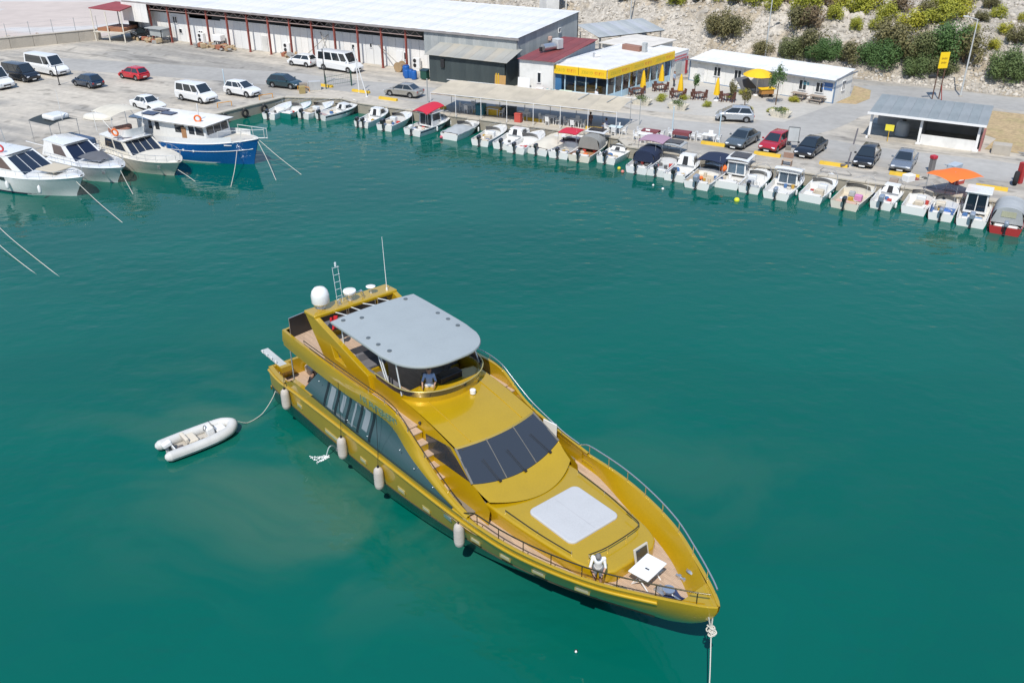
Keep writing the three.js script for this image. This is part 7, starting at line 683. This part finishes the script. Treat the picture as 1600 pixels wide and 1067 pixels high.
  [[14.4, -106.4, 'dark brown table nearest the cafe glazing'], [17.4, -108.4, 'dark brown table behind the first folded parasols'], [18.9, -105.0, 'dark brown table at the third folded parasol'], [21.2, -104.4, 'dark brown table in the middle of the terrace'], [24.2, -103.4, 'dark brown table at the rightmost folded parasol']].forEach(([x, z, l], ti) => { tableOf('wooden_table', l, brownF, brownF, 'brown terrace tables', [x, G, z], 0.5, 1.0, 0.9); for (let k = 0; k < 4; k++) { const a = k * Math.PI / 2 + 0.5, px = x - Math.cos(a) * 0.85, pz = z + Math.sin(a) * 0.85; if (f2) { bc.position.set(px, G, pz); bc.rotation.y = a; f2 = false; } else copyOf(bc, 'dark brown chair at the ' + ['table nearest the cafe glazing', 'table behind the first folded parasols', 'table of the third folded parasol', 'middle terrace table', 'table of the rightmost folded parasol'][ti], [px, G, pz], a, 'brown chairs at terrace table ' + 'abcde'[ti]); } });
  for (const [x, z, l] of [[32.4, -104.0, 'left picnic table before the prefab office'], [34.0, -102.6, 'right picnic table before the prefab office']]) { const t = thing('picnic_table', l, 'picnic table', [x, G, z], headOf(0.767, 0.642)), w = MG([0.32, 0.26, 0.21], 0.85); for (let i = 0; i < 4; i++) new Build().rbox(1.7, 0.05, 0.2, 0.01, 0, 0.75, -0.33 + i * 0.22).build('top_plank', w, t); for (const s of [-0.75, 0.75]) new Build().rbox(1.7, 0.05, 0.26, 0.01, 0, 0.45, s).build('bench', w, t); for (const a of [-0.6, 0.6]) new Build().beam([a, 0, -0.7], [a, 0.72, -0.2], 0.07, 0.09).beam([a, 0, 0.7], [a, 0.72, 0.2], 0.07, 0.09).box(0.07, 0.08, 1.6, a, 0.4, 0).build('trestle', w, t); }
  // beige awning over the quayside tables
  const A = [-8.6, -97.6], u = [0.915, 0.403], n = 7, Lw = 20.6, dep = 4.7; const aw = thing('awning', 'long beige fabric awning on thin posts along the quay', 'awning', [A[0], G, A[1]], headOf(...u)); const bm = [MG([0.50, 0.44, 0.34], 0.9), MG([0.47, 0.415, 0.325], 0.9)];
  for (let i = 0; i < n; i++) { const g = new Build(); g.add(gridGeo(8, 8, (a, v) => { const x = Lw * (i + a) / n, sag = 0.16 * Math.sin(a * Math.PI) * Math.sin(v * Math.PI); return [x, 2.32 + 0.35 * v - sag + 0.05 * Math.sin(x * 1.1), -dep * v]; })); g.add(gridGeo(8, 1, (a, v) => { const x = Lw * (i + a) / n; return [x, 2.32 + 0.05 * Math.sin(x * 1.1) - 0.22 * v, 0.02 + 0.03 * Math.sin(x * 5)]; })); g.build('fabric_panel', bm[i % 2], aw); }
  for (let i = 0; i <= n + 1; i++) for (const z of [0.05, -dep]) { if (i === n + 1 && z > -1) continue; new Build().cyl(0.035, 0.035, z < -1 ? 2.66 : 2.34, Math.min(Lw + 1.0, Lw * i / n), (z < -1 ? 2.66 : 2.34) / 2, z, 8).build('post', z < -1 ? greySheet : frameW, aw); } new Build().box(Lw, 0.05, 0.05, Lw / 2, 2.3, 0.05).build('front_rail', frameW, aw); new Build().box(Lw + 1, 0.05, 0.05, Lw / 2, 2.68, -dep).build('rear_rail', frameW, aw); for (const x of [Lw * 0.78, Lw * 0.93, Lw + 0.6]) new Build().bar([x, 2.7, -dep], [x - 0.5, 2.5, -dep + 2.0], 0.04).build('brace', greySheet3, aw);
  const at = (x, z) => [A[0] + x * u[0] - z * u[1], G, A[1] + x * u[1] + z * u[0]];
  const box = (nm, l, cat, p, w, h, d, m) => { const t = thing(nm, l, cat, p, headOf(...u)); new Build().rbox(w, h, d, 0.04, 0, h / 2, 0).build('body', m, t); new Build().rbox(w + 0.05, 0.06, d + 0.05, 0.02, 0, h + 0.03, 0).build('lid', m, t); };
  box('crate', 'red plastic crate standing under the beige awning', 'crate', at(9.8, -0.7), 0.7, 0.9, 0.6, M([0.5, 0.08, 0.06], 0.6)); box('crate', 'teal water barrel box under the left half of the awning', 'crate', at(4.9, -2.0), 0.9, 1.1, 0.9, M([0.02, 0.13, 0.17], 0.6)); box('crate', 'orange-yellow chest under the awning', 'crate', at(6.2, -2.6), 1.6, 0.7, 0.8, yellowP); box('crate', 'dark chest in the shade at the rear of the awning', 'crate', at(7.6, -3.2), 1.6, 0.8, 0.7, MG([0.06, 0.08, 0.09]));
}
// ---------------------------------------------------------------- quay furniture
{
  const L0 = ['short yellow wheel stop by the fence posts', 'yellow wheel stop left of the beige saloon', 'yellow wheel stop under the beige-silver saloon', 'yellow wheel stop at the left end of the awning', 'yellow wheel stop under the awning, second from left', 'yellow wheel stop under the middle of the awning', 'yellow wheel stop near the standing man', 'yellow wheel stop beside the left maroon table', 'yellow wheel stop before the farthest right quay table', 'yellow wheel stop in front of the red car', 'long yellow wheel stop between the two black cars', 'yellow wheel stop in front of the blue-grey saloon', 'yellow wheel stop near the right edge of the quay'];
  const ws = thing('wheel_stop', L0[0], 'wheel stop', [-22.4, G, -110.6], headOf(0.876, 0.482), 'yellow wheel stops'); { const s = new THREE.Shape([[-0.2, 0], [0.2, 0], [0.13, 0.24], [-0.13, 0.24]].map(p => new THREE.Vector2(...p))); const g = new THREE.ExtrudeGeometry(s, { depth: 2.4, bevelEnabled: true, bevelSize: 0.02, bevelThickness: 0.02, bevelSegments: 1 }); g.translate(0, 0, -1.2); g.rotateY(Math.PI / 2); new Build().add(g).build('block', MG([0.66, 0.43, 0.04], 0.8), ws); for (const x of [-0.8, 0.8]) new Build().cyl(0.04, 0.04, 0.03, x, 0.255, 0, 10).build('bolt', steel, ws); }
  [[-17.6, -107.6], [-14.0, -104.0], [-8.3, -100.4], [-3.0, -97.9], [2.3, -94.9], [8.6, -91.4], [14.6, -87.4], [19.3, -86.0], [23.6, -82.6], [28.8, -79.6], [34.0, -76.6], [40.0, -73.2]].forEach((p, i) => copyOf(ws, L0[i + 1], [p[0], G, p[1]], headOf(0.876, 0.482)));
  const ob = thing('barrier_frame', 'orange metal barrier before the white quayside van', 'barrier', [-31.6, G, -100.8], headOf(0.8, -0.6)); const obf = (t) => { const m = M([0.66, 0.30, 0.03], 0.5); for (const x of [-0.8, 0.8]) new Build().bar([x, 0, 0], [x, 0.5, 0], 0.04).build('leg', m, t); new Build().bar([-0.8, 0.5, 0], [0.8, 0.5, 0], 0.04).build('bar', m, t); }; obf(ob); copyOf(ob, 'orange metal barrier before the white compact car', [-27.9, G, -104.4], headOf(0.8, -0.6)); copyOf(ob, 'orange metal barrier at the nose of the dark teal hatchback', [-24.4, G, -108.2], headOf(0.9, 0.4));
  // tyres hung on the quay walls
  const ty = thing('tyre_fender', 'tyre hung on the left quay wall, nearest the trawler', 'tyre', [-31.0, 0.55, -98.1], headOf(0.6, -0.8), 'tyres on the quay wall'); new Build().put(new THREE.TorusGeometry(0.34, 0.13, 10, 22), 0, 0, 0.14).build('rubber', tyreM, ty); new Build().bar([0, 0.3, 0.05], [0, 0.55, 0.0], 0.02).build('rope', ropeM, ty); copyOf(ty, 'tyre hung on the left quay wall, middle one', [-29.4, 0.55, -100.3], headOf(0.6, -0.8)); copyOf(ty, 'tyre hung on the left quay wall, nearest the corner', [-27.8, 0.5, -102.4], headOf(0.6, -0.8)); copyOf(ty, 'tyre hung at the right quay wall below the red car', [22.9, 0.5, -78.9], headOf(0.875, 0.485));
  // poles
  const pole = (l, x, z, h, m, lean = 0, base = true) => { const t = thing('post', l, 'post', [x, G, z], 0); new Build().bar([0, 0, 0], [lean, h, 0], 0.06, 10).build('tube', m, t); if (base) new Build().cyl(0.16, 0.16, 0.06, 0, 0.03, 0, 14).build('foot', m, t); new Build().sph(0.07, lean, h, 0).build('cap', m, t); return t; };
  const pb = M([0.48, 0.60, 0.66], 0.4); pole('pale blue post left of the awning', -9.4, -102.6, 2.6, greySheet); pole('pale blue post between the two maroon tables', 15.9, -89.8, 2.7, pb); pole('pale blue post at the farthest right quay table', 20.0, -87.2, 2.6, pb); pole('dark post with a lamp head by the minibus at the fence', -22.6, -112.2, 4.0, blackP); pole('white flag pole above the cuddy boats', -17.8, -107.6, 5.0, frameW, -0.2); pole('slanting white pole above the cuddy boats', -16.6, -105.4, 5.2, frameW, -1.2); pole('pale blue post behind the white compact car', -33.6, -108.4, 2.4, pb); pole('dark post beside the dark blue hatchback', -54.4, -111.4, 2.2, blackP);
  const lp = pole('leaning dark pole with a round plate beside the black hatchback', 29.9, -79.2, 3.4, MG([0.16, 0.15, 0.17]), 0.35); new Build().rbox(0.7, 0.14, 0.3, 0.03, -0.3, 0.2, 0.1).build('foot_block', MG([0.14, 0.12, 0.11]), lp); new Build().cyl(0.34, 0.34, 0.03, 0.18, 1.7, 0.06, 20, Math.PI / 2).build('round_plate', MG([0.42, 0.41, 0.40]), lp);
  const fs = thing('frame_sign', 'grey framed notice board standing between the red and black cars', 'notice board', [26.4, G, -84.6], headOf(0.95, 0.3)); new Build().box(1.0, 0.06, 0.06, 0, 2.1, 0).box(1.0, 0.06, 0.06, 0, 0.75, 0).box(0.06, 2.1, 0.06, -0.5, 1.05, 0).box(0.06, 2.1, 0.06, 0.5, 1.05, 0).build('frame', MG([0.16, 0.17, 0.18]), fs); new Build().box(0.94, 1.3, 0.02, 0, 1.42, 0).build('board', MG([0.52, 0.55, 0.56]), fs); new Build().rbox(0.5, 0.4, 0.4, 0.03, -0.3, 0.2, 0.3).build('weight_box', MG([0.2, 0.19, 0.17]), fs);
  const fn = thing('gate_fence', 'short dark green fence panel near the quay corner', 'fence', [-20.6, G, -110.2], headOf(0.85, -0.5)); new Build().box(0.14, 1.8, 0.14, 1.6, 0.9, 0).box(0.1, 1.6, 0.1, -1.6, 0.8, 0).build('post', MG([0.03, 0.08, 0.06]), fn); const fnb = new Build(); for (let i = 0; i < 3; i++) fnb.bar([-1.6, 0.4 + i * 0.45, 0], [1.6, 0.5 + i * 0.5, 0], 0.02); for (let i = 0; i < 14; i++) fnb.bar([-1.5 + i * 0.22, 0.3, 0], [-1.5 + i * 0.22, 1.45, 0], 0.008, 4); fnb.build('mesh', MG([0.05, 0.1, 0.09]), fn);
  const cab = thing('utility_cabinet', 'grey metal cabinet at the quay corner behind the small boats', 'cabinet', [-23.6, G, -108.8], 0.3); new Build().rbox(1.4, 1.0, 0.7, 0.03, 0.4, 0.5, 0).build('cabinet', MG([0.42, 0.43, 0.43]), cab); new Build().rbox(0.9, 0.9, 0.7, 0.03, -0.9, 0.45, 0.1).build('side_box', MG([0.30, 0.26, 0.22]), cab); new Build().rbox(0.7, 0.85, 0.6, 0.03, -1.2, 0.42, 1.4).build('timber_box', MG([0.36, 0.28, 0.12]), cab);
  // street lamps and yellow sign at the hill road
  const lamp = (l, x, z, h, turn) => { const t = thing('street_lamp', l, 'street lamp', [x, Math.max(G, hillH(x, z)), z], turn, 'street lamps'); new Build().bar([0, 0, 0], [0, h, 0], 0.1, 10, 0.06).build('pole', MG([0.50, 0.52, 0.52]), t); new Build().bar([0, h, 0], [1.1, h + 0.3, 0], 0.045, 8).build('arm', MG([0.50, 0.52, 0.52]), t); new Build().rbox(0.6, 0.12, 0.24, 0.05, 1.3, h + 0.32, 0).build('lantern', MG([0.6, 0.62, 0.62]), t); new Build().cyl(0.2, 0.2, 0.12, 0, 0.06, 0, 12).build('base', concrete, t); }; lamp('tall street lamp beside the yellow road sign', 51.4, -105.6, 8.4, Math.PI * 0.95); lamp('tall street lamp behind the prefab office', 33.4, -124.0, 8.4, 0.2); lamp('tall street lamp behind the warehouse gable', 17.2, -139.0, 9, 0.2);
  const ys = thing('road_sign', 'tall yellow rectangular sign on two posts by the hill road', 'sign', [47.9, G, -104.0], headOf(0.97, -0.2)); for (const x of [-0.42, 0.42]) new Build().box(0.09, x < 0 ? 5.0 : 4.6, 0.09, x, 2.4, -0.06).build('post', MG([0.12, 0.06, 0.04]), ys); new Build().rbox(1.15, 1.75, 0.06, 0.02, 0, 4.35, 0.02).build('panel', M([0.80, 0.56, 0.01], 0.5), ys); for (const [y, w] of [[4.55, 0.72], [4.1, 0.66]]) for (let i = 0; i < 6; i++) new Build().box(w / 6 - 0.025, 0.2 - 0.04 * (i % 3), 0.02, -w / 2 + w * (i + 0.5) / 6, y + 0.01 * (i % 2), 0.062).build('letter', M([0.42, 0.28, 0.01], 0.6), ys); new Build().bar([0.5, 0, 0.4], [0.42, 1.6, -0.05], 0.05).build('strut', MG([0.3, 0.05, 0.04]), ys); new Build().rbox(0.9, 0.35, 0.3, 0.08, -1.0, 2.6, 0).bar([-0.45, 2.55, 0], [-1.0, 2.6, 0], 0.03).build('floodlight', blackP, ys);
  // working clutter on the right quay
  const P2 = (px, pz) => [px, G, pz];
  const pump = thing('fuel_post', 'red-topped dark service post on the right quay', 'post', P2(36.8, -77.8), 0.4); new Build().rbox(0.4, 1.2, 0.4, 0.04, 0, 0.6, 0).build('body', MG([0.18, 0.17, 0.17]), pump); new Build().rbox(0.5, 0.3, 0.5, 0.06, 0, 1.32, 0).build('cap', M([0.45, 0.03, 0.05], 0.5), pump);
  const wb = thing('worker_barrow', 'blue and grey hand cart on the right quay', 'cart', P2(38.6, -77.4), 0.7); new Build().rbox(1.3, 0.4, 0.8, 0.05, 0, 0.65, 0).build('tray', MG([0.38, 0.44, 0.5]), wb); new Build().bar([-0.6, 0.7, 0.3], [-1.4, 1.0, 0.3], 0.03).bar([-0.6, 0.7, -0.3], [-1.4, 1.0, -0.3], 0.03).build('handle', MG([0.3, 0.4, 0.5]), wb); for (const s of [-0.35, 0.35]) new Build().put(new THREE.TorusGeometry(0.2, 0.06, 8, 18), 0.2, 0.26, s).build('wheel', tyreM, wb); new Build().bar([-0.5, 0.5, 0], [-0.55, 0, 0], 0.04).build('leg', blackP, wb);
  const rb = thing('tool_chest', 'red metal chest with a white label on the right quay', 'chest', P2(37.7, -74.6), 0.5); new Build().rbox(1.0, 0.9, 0.7, 0.04, 0, 0.45, 0).build('body', M([0.42, 0.06, 0.05], 0.5), rb); new Build().box(0.6, 0.35, 0.02, 0, 0.5, 0.355).build('label_plate', frameW, rb); new Build().rbox(1.04, 0.1, 0.74, 0.03, 0, 0.94, 0).build('lid', M([0.36, 0.05, 0.04], 0.5), rb);
  const wk = thing('white_kiosk_box', 'white low box with ropes on the right quay', 'box', P2(33.8, -75.2), 0.5); new Build().rbox(0.9, 0.6, 0.7, 0.05, 0, 0.3, 0).build('body', frameW, wk); for (let i = 0; i < 3; i++) new Build().put(new THREE.TorusGeometry(0.22, 0.05, 6, 16), 1.0 + 0.4 * i, 0.06, 0.1 * i, i, Math.PI / 2).build('rope_coil', [MG([0.3, 0.05, 0.06]), ropeM, MG([0.12, 0.12, 0.11])][i], wk);
  const or = thing('orange_awning', 'orange square sunshade over the cluttered boat', 'sunshade', [36.0, G, -71.8], 0.4); new Build().add(gridGeo(8, 8, (u, v) => { const a = 2 * u - 1, b = 2 * v - 1; return [a * 1.75, 1.9 - 0.3 * (a * a + b * b) * 0.5 + 0.05 * Math.sin(u * 9), b * 1.35]; })).build('cloth', M([0.78, 0.17, 0.025], 0.8), or); for (const [a, b] of [[-1.6, -1.2], [1.6, -1.2]]) new Build().bar([a, 0, b], [a, 1.65, b], 0.03).build('pole', steel, or); new Build().bar([0, 0, -0.8], [0, 1.9, 0], 0.03).build('mast', steel, or);
  const gp = thing('gangplank', 'narrow wooden gangplank with side rails at the quay edge', 'gangplank', P2(32.5, -75.0), headOf(-0.45, 0.89)); for (const s of [-0.3, 0.3]) new Build().box(2.0, 0.1, 0.08, 0.4, 0.12, s).build('stringer', MG([0.2, 0.13, 0.1]), gp); for (let i = 0; i < 6; i++) new Build().box(0.16, 0.04, 0.6, -0.45 + i * 0.33, 0.19, 0).build('tread', MG([0.36, 0.28, 0.22]), gp);
  const st = thing('boarding_bench', 'wooden boarding bench beside the black saloon at the quay edge', 'bench', P2(24.6, -79.6), headOf(0.876, 0.482)); for (let i = 0; i < 3; i++) new Build().rbox(0.9, 0.04, 0.15, 0.01, 0, 0.5, -0.18 + 0.18 * i).build('slat', MG([0.42, 0.33, 0.25]), st); for (const a of [-0.4, 0.4]) new Build().box(0.06, 0.5, 0.5, a, 0.25, 0).build('leg', MG([0.28, 0.2, 0.15]), st); new Build().rbox(0.9, 0.5, 0.05, 0.02, 0, 0.85, -0.3).build('backrest', MG([0.32, 0.2, 0.15]), st);
  const fw = thing('quay_frame', 'thin metal mooring frame lying on the quay edge by the sport boat', 'frame', P2(28.2, -77.2), headOf(0.876, 0.482)); new Build().bar([-1.3, 0.12, 0], [1.4, 0.12, 0], 0.04).bar([-1.3, 0.12, 0], [-0.9, 0.6, 0.5], 0.03).bar([1.4, 0.12, 0], [1.0, 0.6, 0.5], 0.03).bar([-0.9, 0.6, 0.5], [1.0, 0.6, 0.5], 0.03).build('bars', MG([0.45, 0.42, 0.38]), fw);
  const lt = thing('tractor_wheel', 'black tyre and red post at the right edge of the quay', 'tyre', P2(42.4, -74.2), 0.4); new Build().put(new THREE.TorusGeometry(0.42, 0.2, 10, 22), 0, 0.6, 0, 0.6).build('tyre', tyreM, lt); new Build().rbox(0.4, 1.8, 0.5, 0.05, 0.7, 0.9, -0.2).build('red_post', M([0.36, 0.03, 0.03], 0.5), lt);
  // floats in the water
  const fb = (l, x, z, m, r = 0.17) => { const t = thing('float', l, 'float', [x, 0.03, z], 0, 'small mooring floats'); new Build().sph(r, 0, 0.04, 0).build('ball', m, t); new Build().put(new THREE.TorusGeometry(0.05, 0.015, 6, 10), 0, 0.04 + r, 0).build('ring', blackP, t); }; fb('yellow float in front of the solar-panel boat', 18.9, -73.3, M([0.62, 0.66, 0.03], 0.5), 0.24); fb('yellow float beside the bright white speedboat', 9.9, -82.0, M([0.62, 0.55, 0.05], 0.5)); fb('small pink float by the bright white speedboat', 10.6, -81.2, M([0.6, 0.25, 0.2], 0.5), 0.14); fb('left small white float below the navy-tent boat', 12.4, -77.2, frameW, 0.1); fb('right small white float below the navy-tent boat', 13.1, -76.2, frameW, 0.12);
  fb('tiny white float left of the golden bow', 2.35, -24.2, frameW, 0.05);
}
// ---------------------------------------------------------------- people: one continuous body each, meshed from a smooth field of tapered capsules
function person(label, turn, J, cols, hold) {
  // J: joints {name:[x,y,z]} metres, facing +x, feet at y = 0
  const bones = [], add = (a, b, ra, rb, c) => bones.push([V(...a), V(...b), ra, rb, c]);
  const { skin, shirt, pants, hair, shoe } = cols;
  add(J.pelvis, J.chest, 0.135, 0.15, shirt); add(J.chest, J.neck, 0.13, 0.06, shirt); add(J.neck, J.head, 0.055, 0.07, skin);
  for (const s of ['L', 'R']) { add(J.chest, J['sh' + s], 0.1, 0.072, shirt); add(J['sh' + s], J['el' + s], 0.06, 0.047, shirt === cols.dress ? skin : shirt); add(J['el' + s], J['wr' + s], 0.042, 0.028, skin); add(J.pelvis, J['hip' + s], 0.12, 0.105, pants); add(J['hip' + s], J['kn' + s], 0.095, 0.062, pants); add(J['kn' + s], J['an' + s], 0.056, 0.038, cols.longPants ? pants : skin); const an = V(...J['an' + s]); add(J['an' + s], [an.x + 0.17, Math.max(0.03, an.y - 0.05), an.z], 0.04, 0.032, shoe);
    const w = V(...J['wr' + s]), el = V(...J['el' + s]), d = w.clone().sub(el).normalize(), side = V(0, 0, 1).cross(d).normalize(); const palm = w.clone().addScaledVector(d, 0.07); add(J['wr' + s], palm.toArray(), 0.026, 0.03, skin); for (let f = 0; f < 4; f++) { const o = side.clone().multiplyScalar((f - 1.5) * 0.019), a = palm.clone().add(o), len = [0.06, 0.072, 0.068, 0.052][f], k = a.clone().addScaledVector(d, len * 0.55), tip = k.clone().addScaledVector(d, len * 0.4).add(V(0, 0, s === 'L' ? 0.015 : -0.015)); add(a.toArray(), k.toArray(), 0.011, 0.010, skin); add(k.toArray(), tip.toArray(), 0.010, 0.008, skin); } const tb = w.clone().addScaledVector(d, 0.03).addScaledVector(side, 0.028); add(tb.toArray(), tb.clone().addScaledVector(d, 0.05).addScaledVector(side, 0.02).toArray(), 0.012, 0.009, skin); }
  const head = V(...J.head), look = V(...(J.look || [1, 0, 0])).normalize(), up = V(...(J.up || [0, 1, 0])).normalize(), rt = look.clone().cross(up).normalize(); up.crossVectors(rt, look);
  const hp = (f, u, r) => head.clone().addScaledVector(look, f).addScaledVector(up, u).addScaledVector(rt, r).toArray();
  add(hp(-0.01, 0.07, 0), hp(0.02, -0.01, 0), 0.098, 0.085, skin); add(hp(0.03, -0.05, 0), hp(0.045, -0.075, 0), 0.06, 0.045, skin); add(hp(0.1, 0.02, 0), hp(0.115, -0.005, 0), 0.012, 0.017, skin); add(hp(0.088, -0.045, 0.02), hp(0.088, -0.045, -0.02), 0.012, 0.012, [skin[0] * 0.8, skin[1] * 0.5, skin[2] * 0.5]); for (const s of [-1, 1]) { add(hp(0, 0.02, s * 0.092), hp(0, -0.015, s * 0.09), 0.018, 0.014, skin); add(hp(0.086, 0.025, s * 0.034), hp(0.087, 0.025, s * 0.03), 0.013, 0.013, [0.08, 0.05, 0.04]); }
  add(hp(-0.035, 0.08, 0), hp(-0.04, 0.03, 0), 0.1, 0.088, hair); add(hp(0.02, 0.125, 0), hp(-0.05, 0.12, 0), 0.062, 0.07, hair);
  const box = new THREE.Box3(); bones.forEach(b => { box.expandByPoint(b[0]); box.expandByPoint(b[1]); }); box.expandByScalar(0.2); const size = Math.max(...box.getSize(V(0, 0, 0)).toArray()) / 2, c = box.getCenter(V(0, 0, 0));
  const R = 132, mc = new MarchingCubes(R, new THREE.MeshBasicMaterial(), false, false, 160000); const p = V(0, 0, 0), ab = V(0, 0, 0), ap = V(0, 0, 0); mc.isolation = 0;
  const dist = (b) => { ab.subVectors(b[1], b[0]); ap.subVectors(p, b[0]); const L2 = ab.lengthSq(), t = L2 > 1e-9 ? clamp(ap.dot(ab) / L2) : 0; return ap.addScaledVector(ab, -t).length() - lerp(b[2], b[3], t); };
  const F = mc.field; F.fill(-1); // coarse bands around each bone only
  const inv = R / 2, idx = v => Math.round(v); const big = bones.filter(b => Math.max(b[2], b[3]) > 0.022), fine = bones.filter(b => Math.max(b[2], b[3]) <= 0.022);
  const acc = new Float32Array(R * R * R).fill(1e3);
  const sweep = (b, k) => { const r = Math.max(b[2], b[3]) + 0.09, lo = [0, 1, 2].map(i => Math.max(1, Math.floor(((Math.min(b[0].getComponent(i), b[1].getComponent(i)) - r - c.getComponent(i)) / size + 1) * inv))), hi = [0, 1, 2].map(i => Math.min(R - 2, Math.ceil(((Math.max(b[0].getComponent(i), b[1].getComponent(i)) + r - c.getComponent(i)) / size + 1) * inv))); for (let z = lo[2]; z <= hi[2]; z++) for (let y = lo[1]; y <= hi[1]; y++) for (let x = lo[0]; x <= hi[0]; x++) { p.set((x / inv - 1) * size + c.x, (y / inv - 1) * size + c.y, (z / inv - 1) * size + c.z); const d = dist(b), o = x + y * R + z * R * R, e = acc[o]; if (e > 100) acc[o] = d; else { const h = Math.max(k - Math.abs(e - d), 0) / k; acc[o] = Math.min(e, d) - h * h * k * 0.25; } } };
  big.forEach(b => sweep(b, Math.min(b[2], b[3]) > 0.05 ? 0.05 : 0.022)); fine.forEach(b => sweep(b, 0.006)); for (let i = 0; i < acc.length; i++) F[i] = acc[i] > 100 ? -1 : -acc[i]; mc.update();
  const n = mc.count, pos = new Float32Array(n * 3), col = new Float32Array(n * 3); for (let i = 0; i < n; i++) { p.set(mc.positionArray[3 * i] * size + c.x, mc.positionArray[3 * i + 1] * size + c.y, mc.positionArray[3 * i + 2] * size + c.z); let best = 1e9, bc = skin; for (const b of bones) { const d = dist(b); if (d < best) { best = d; bc = b[4]; } } pos[3 * i] = p.x; pos[3 * i + 1] = p.y; pos[3 * i + 2] = p.z; col.set(bc, 3 * i); }
  const g = new THREE.BufferGeometry(); g.setAttribute('position', new THREE.BufferAttribute(pos, 3)); g.setAttribute('color', new THREE.BufferAttribute(col, 3)); const w = mergeVertices(g, 1e-4); w.computeVertexNormals();
  const m = new THREE.Mesh(w, M([1, 1, 1], 0.75, 0, { vertexColors: true })); m.name = numbered('person'); m.position.set(...hold); m.castShadow = m.receiveShadow = true; m.rotation.y = turn; m.userData = { label, category: 'person' }; scene.add(m); return m;
}
const SK = [0.42, 0.24, 0.16], HR = [0.035, 0.028, 0.024];
const STAND = { pelvis: [0, 0.95, 0], chest: [0.02, 1.28, 0], neck: [0.02, 1.47, 0], head: [0.04, 1.6, 0], shL: [0, 1.4, -0.19], shR: [0, 1.4, 0.19], elL: [-0.02, 1.12, -0.25], elR: [0.0, 1.12, 0.25], wrL: [0.08, 0.88, -0.25], wrR: [0.1, 0.9, 0.24], hipL: [0, 0.9, -0.1], hipR: [0, 0.9, 0.1], knL: [0.03, 0.5, -0.11], knR: [0.04, 0.5, 0.11], anL: [0, 0.08, -0.12], anR: [0, 0.08, 0.12] };
{
  const yw = (x, y, z) => { const a = -49.6 * RAD, c = Math.cos(a), s = Math.sin(a); return [-10.55 + x * c + z * s, y, -43.56 - x * s + z * c]; };
  // man at the starboard bow rail looking down, both hands on the rail line
  person('man in white T-shirt and dark shorts looking down at the bow rail', headOf(-0.2, 1), { ...STAND, chest: [0.07, 1.27, 0], neck: [0.13, 1.45, 0], head: [0.2, 1.55, 0], look: [0.65, -0.75, 0], up: [0.75, 0.65, 0], shL: [0.06, 1.39, -0.2], shR: [0.06, 1.39, 0.2], elL: [0.14, 1.06, -0.27], elR: [0.2, 1.05, 0.27], wrL: [0.36, 0.9, -0.2], wrR: [0.4, 0.92, 0.12] }, { skin: SK, shirt: [0.74, 0.74, 0.73], pants: [0.18, 0.19, 0.21], hair: [0.16, 0.155, 0.15], shoe: [0.40, 0.08, 0.05] }, yw(22.95, 2.47, 1.62));
  person('person in light blue shirt and white shorts standing at the flybridge helm', headOf(0.1, 1), { ...STAND, elL: [0.12, 1.14, -0.28], wrL: [0.36, 1.02, -0.2], elR: [0.1, 1.14, 0.3], wrR: [0.34, 1.0, 0.3] }, { skin: SK, shirt: [0.36, 0.48, 0.70], pants: [0.7, 0.68, 0.66], hair: HR, shoe: [0.5, 0.5, 0.5] }, yw(11.6, 4.56, 0.75));
  person('person in black top standing in the aft cockpit of the yacht', headOf(-0.5, 0.85), { ...STAND, elR: [0.1, 1.14, 0.28], wrR: [0.32, 1.08, 0.2] }, { skin: SK, shirt: [0.015, 0.015, 0.02], pants: [0.03, 0.025, 0.03], hair: HR, shoe: SK }, yw(3.7, 1.4, 2.3));
  person('man in dark brown shirt standing at the front of the beige awning', 2.2, { ...STAND, knL: [0.12, 0.52, -0.11], anL: [0.06, 0.1, -0.12] }, { skin: SK, shirt: [0.11, 0.06, 0.05], pants: [0.02, 0.025, 0.05], hair: HR, shoe: [0.03, 0.03, 0.03], longPants: true }, [7.9, G, -91.5]);
  person('man in white shirt and dark trousers beside the yellow counter', 0.6, STAND, { skin: SK, shirt: [0.7, 0.7, 0.72], pants: [0.03, 0.04, 0.07], hair: HR, shoe: [0.03, 0.03, 0.03], longPants: true }, [9.3, G, -101.6]);
  person('person in grey-blue shirt seated under the beige awning', 2.6, { ...STAND, pelvis: [-0.1, 0.52, 0], chest: [-0.06, 0.86, 0], neck: [-0.04, 1.05, 0], head: [-0.02, 1.18, 0], shL: [-0.07, 0.98, -0.19], shR: [-0.07, 0.98, 0.19], elL: [0.08, 0.74, -0.25], elR: [0.08, 0.74, 0.25], wrL: [0.3, 0.74, -0.16], wrR: [0.3, 0.74, 0.16], hipL: [-0.06, 0.5, -0.1], hipR: [-0.06, 0.5, 0.1], knL: [0.36, 0.5, -0.12], knR: [0.36, 0.5, 0.12], anL: [0.36, 0.08, -0.12], anR: [0.38, 0.08, 0.12] }, { skin: SK, shirt: [0.20, 0.22, 0.32], pants: [0.1, 0.15, 0.25], hair: HR, shoe: [0.03, 0.03, 0.03] }, [9.4, G, -90.9]);
  person('man in blue T-shirt standing at the red banner of the shop', -0.6, STAND, { skin: SK, shirt: [0.30, 0.38, 0.5], pants: [0.05, 0.05, 0.06], hair: HR, shoe: [0.03, 0.03, 0.03], longPants: true }, [19.3, G, -110.6]);
}
renderer.render(scene, camera);
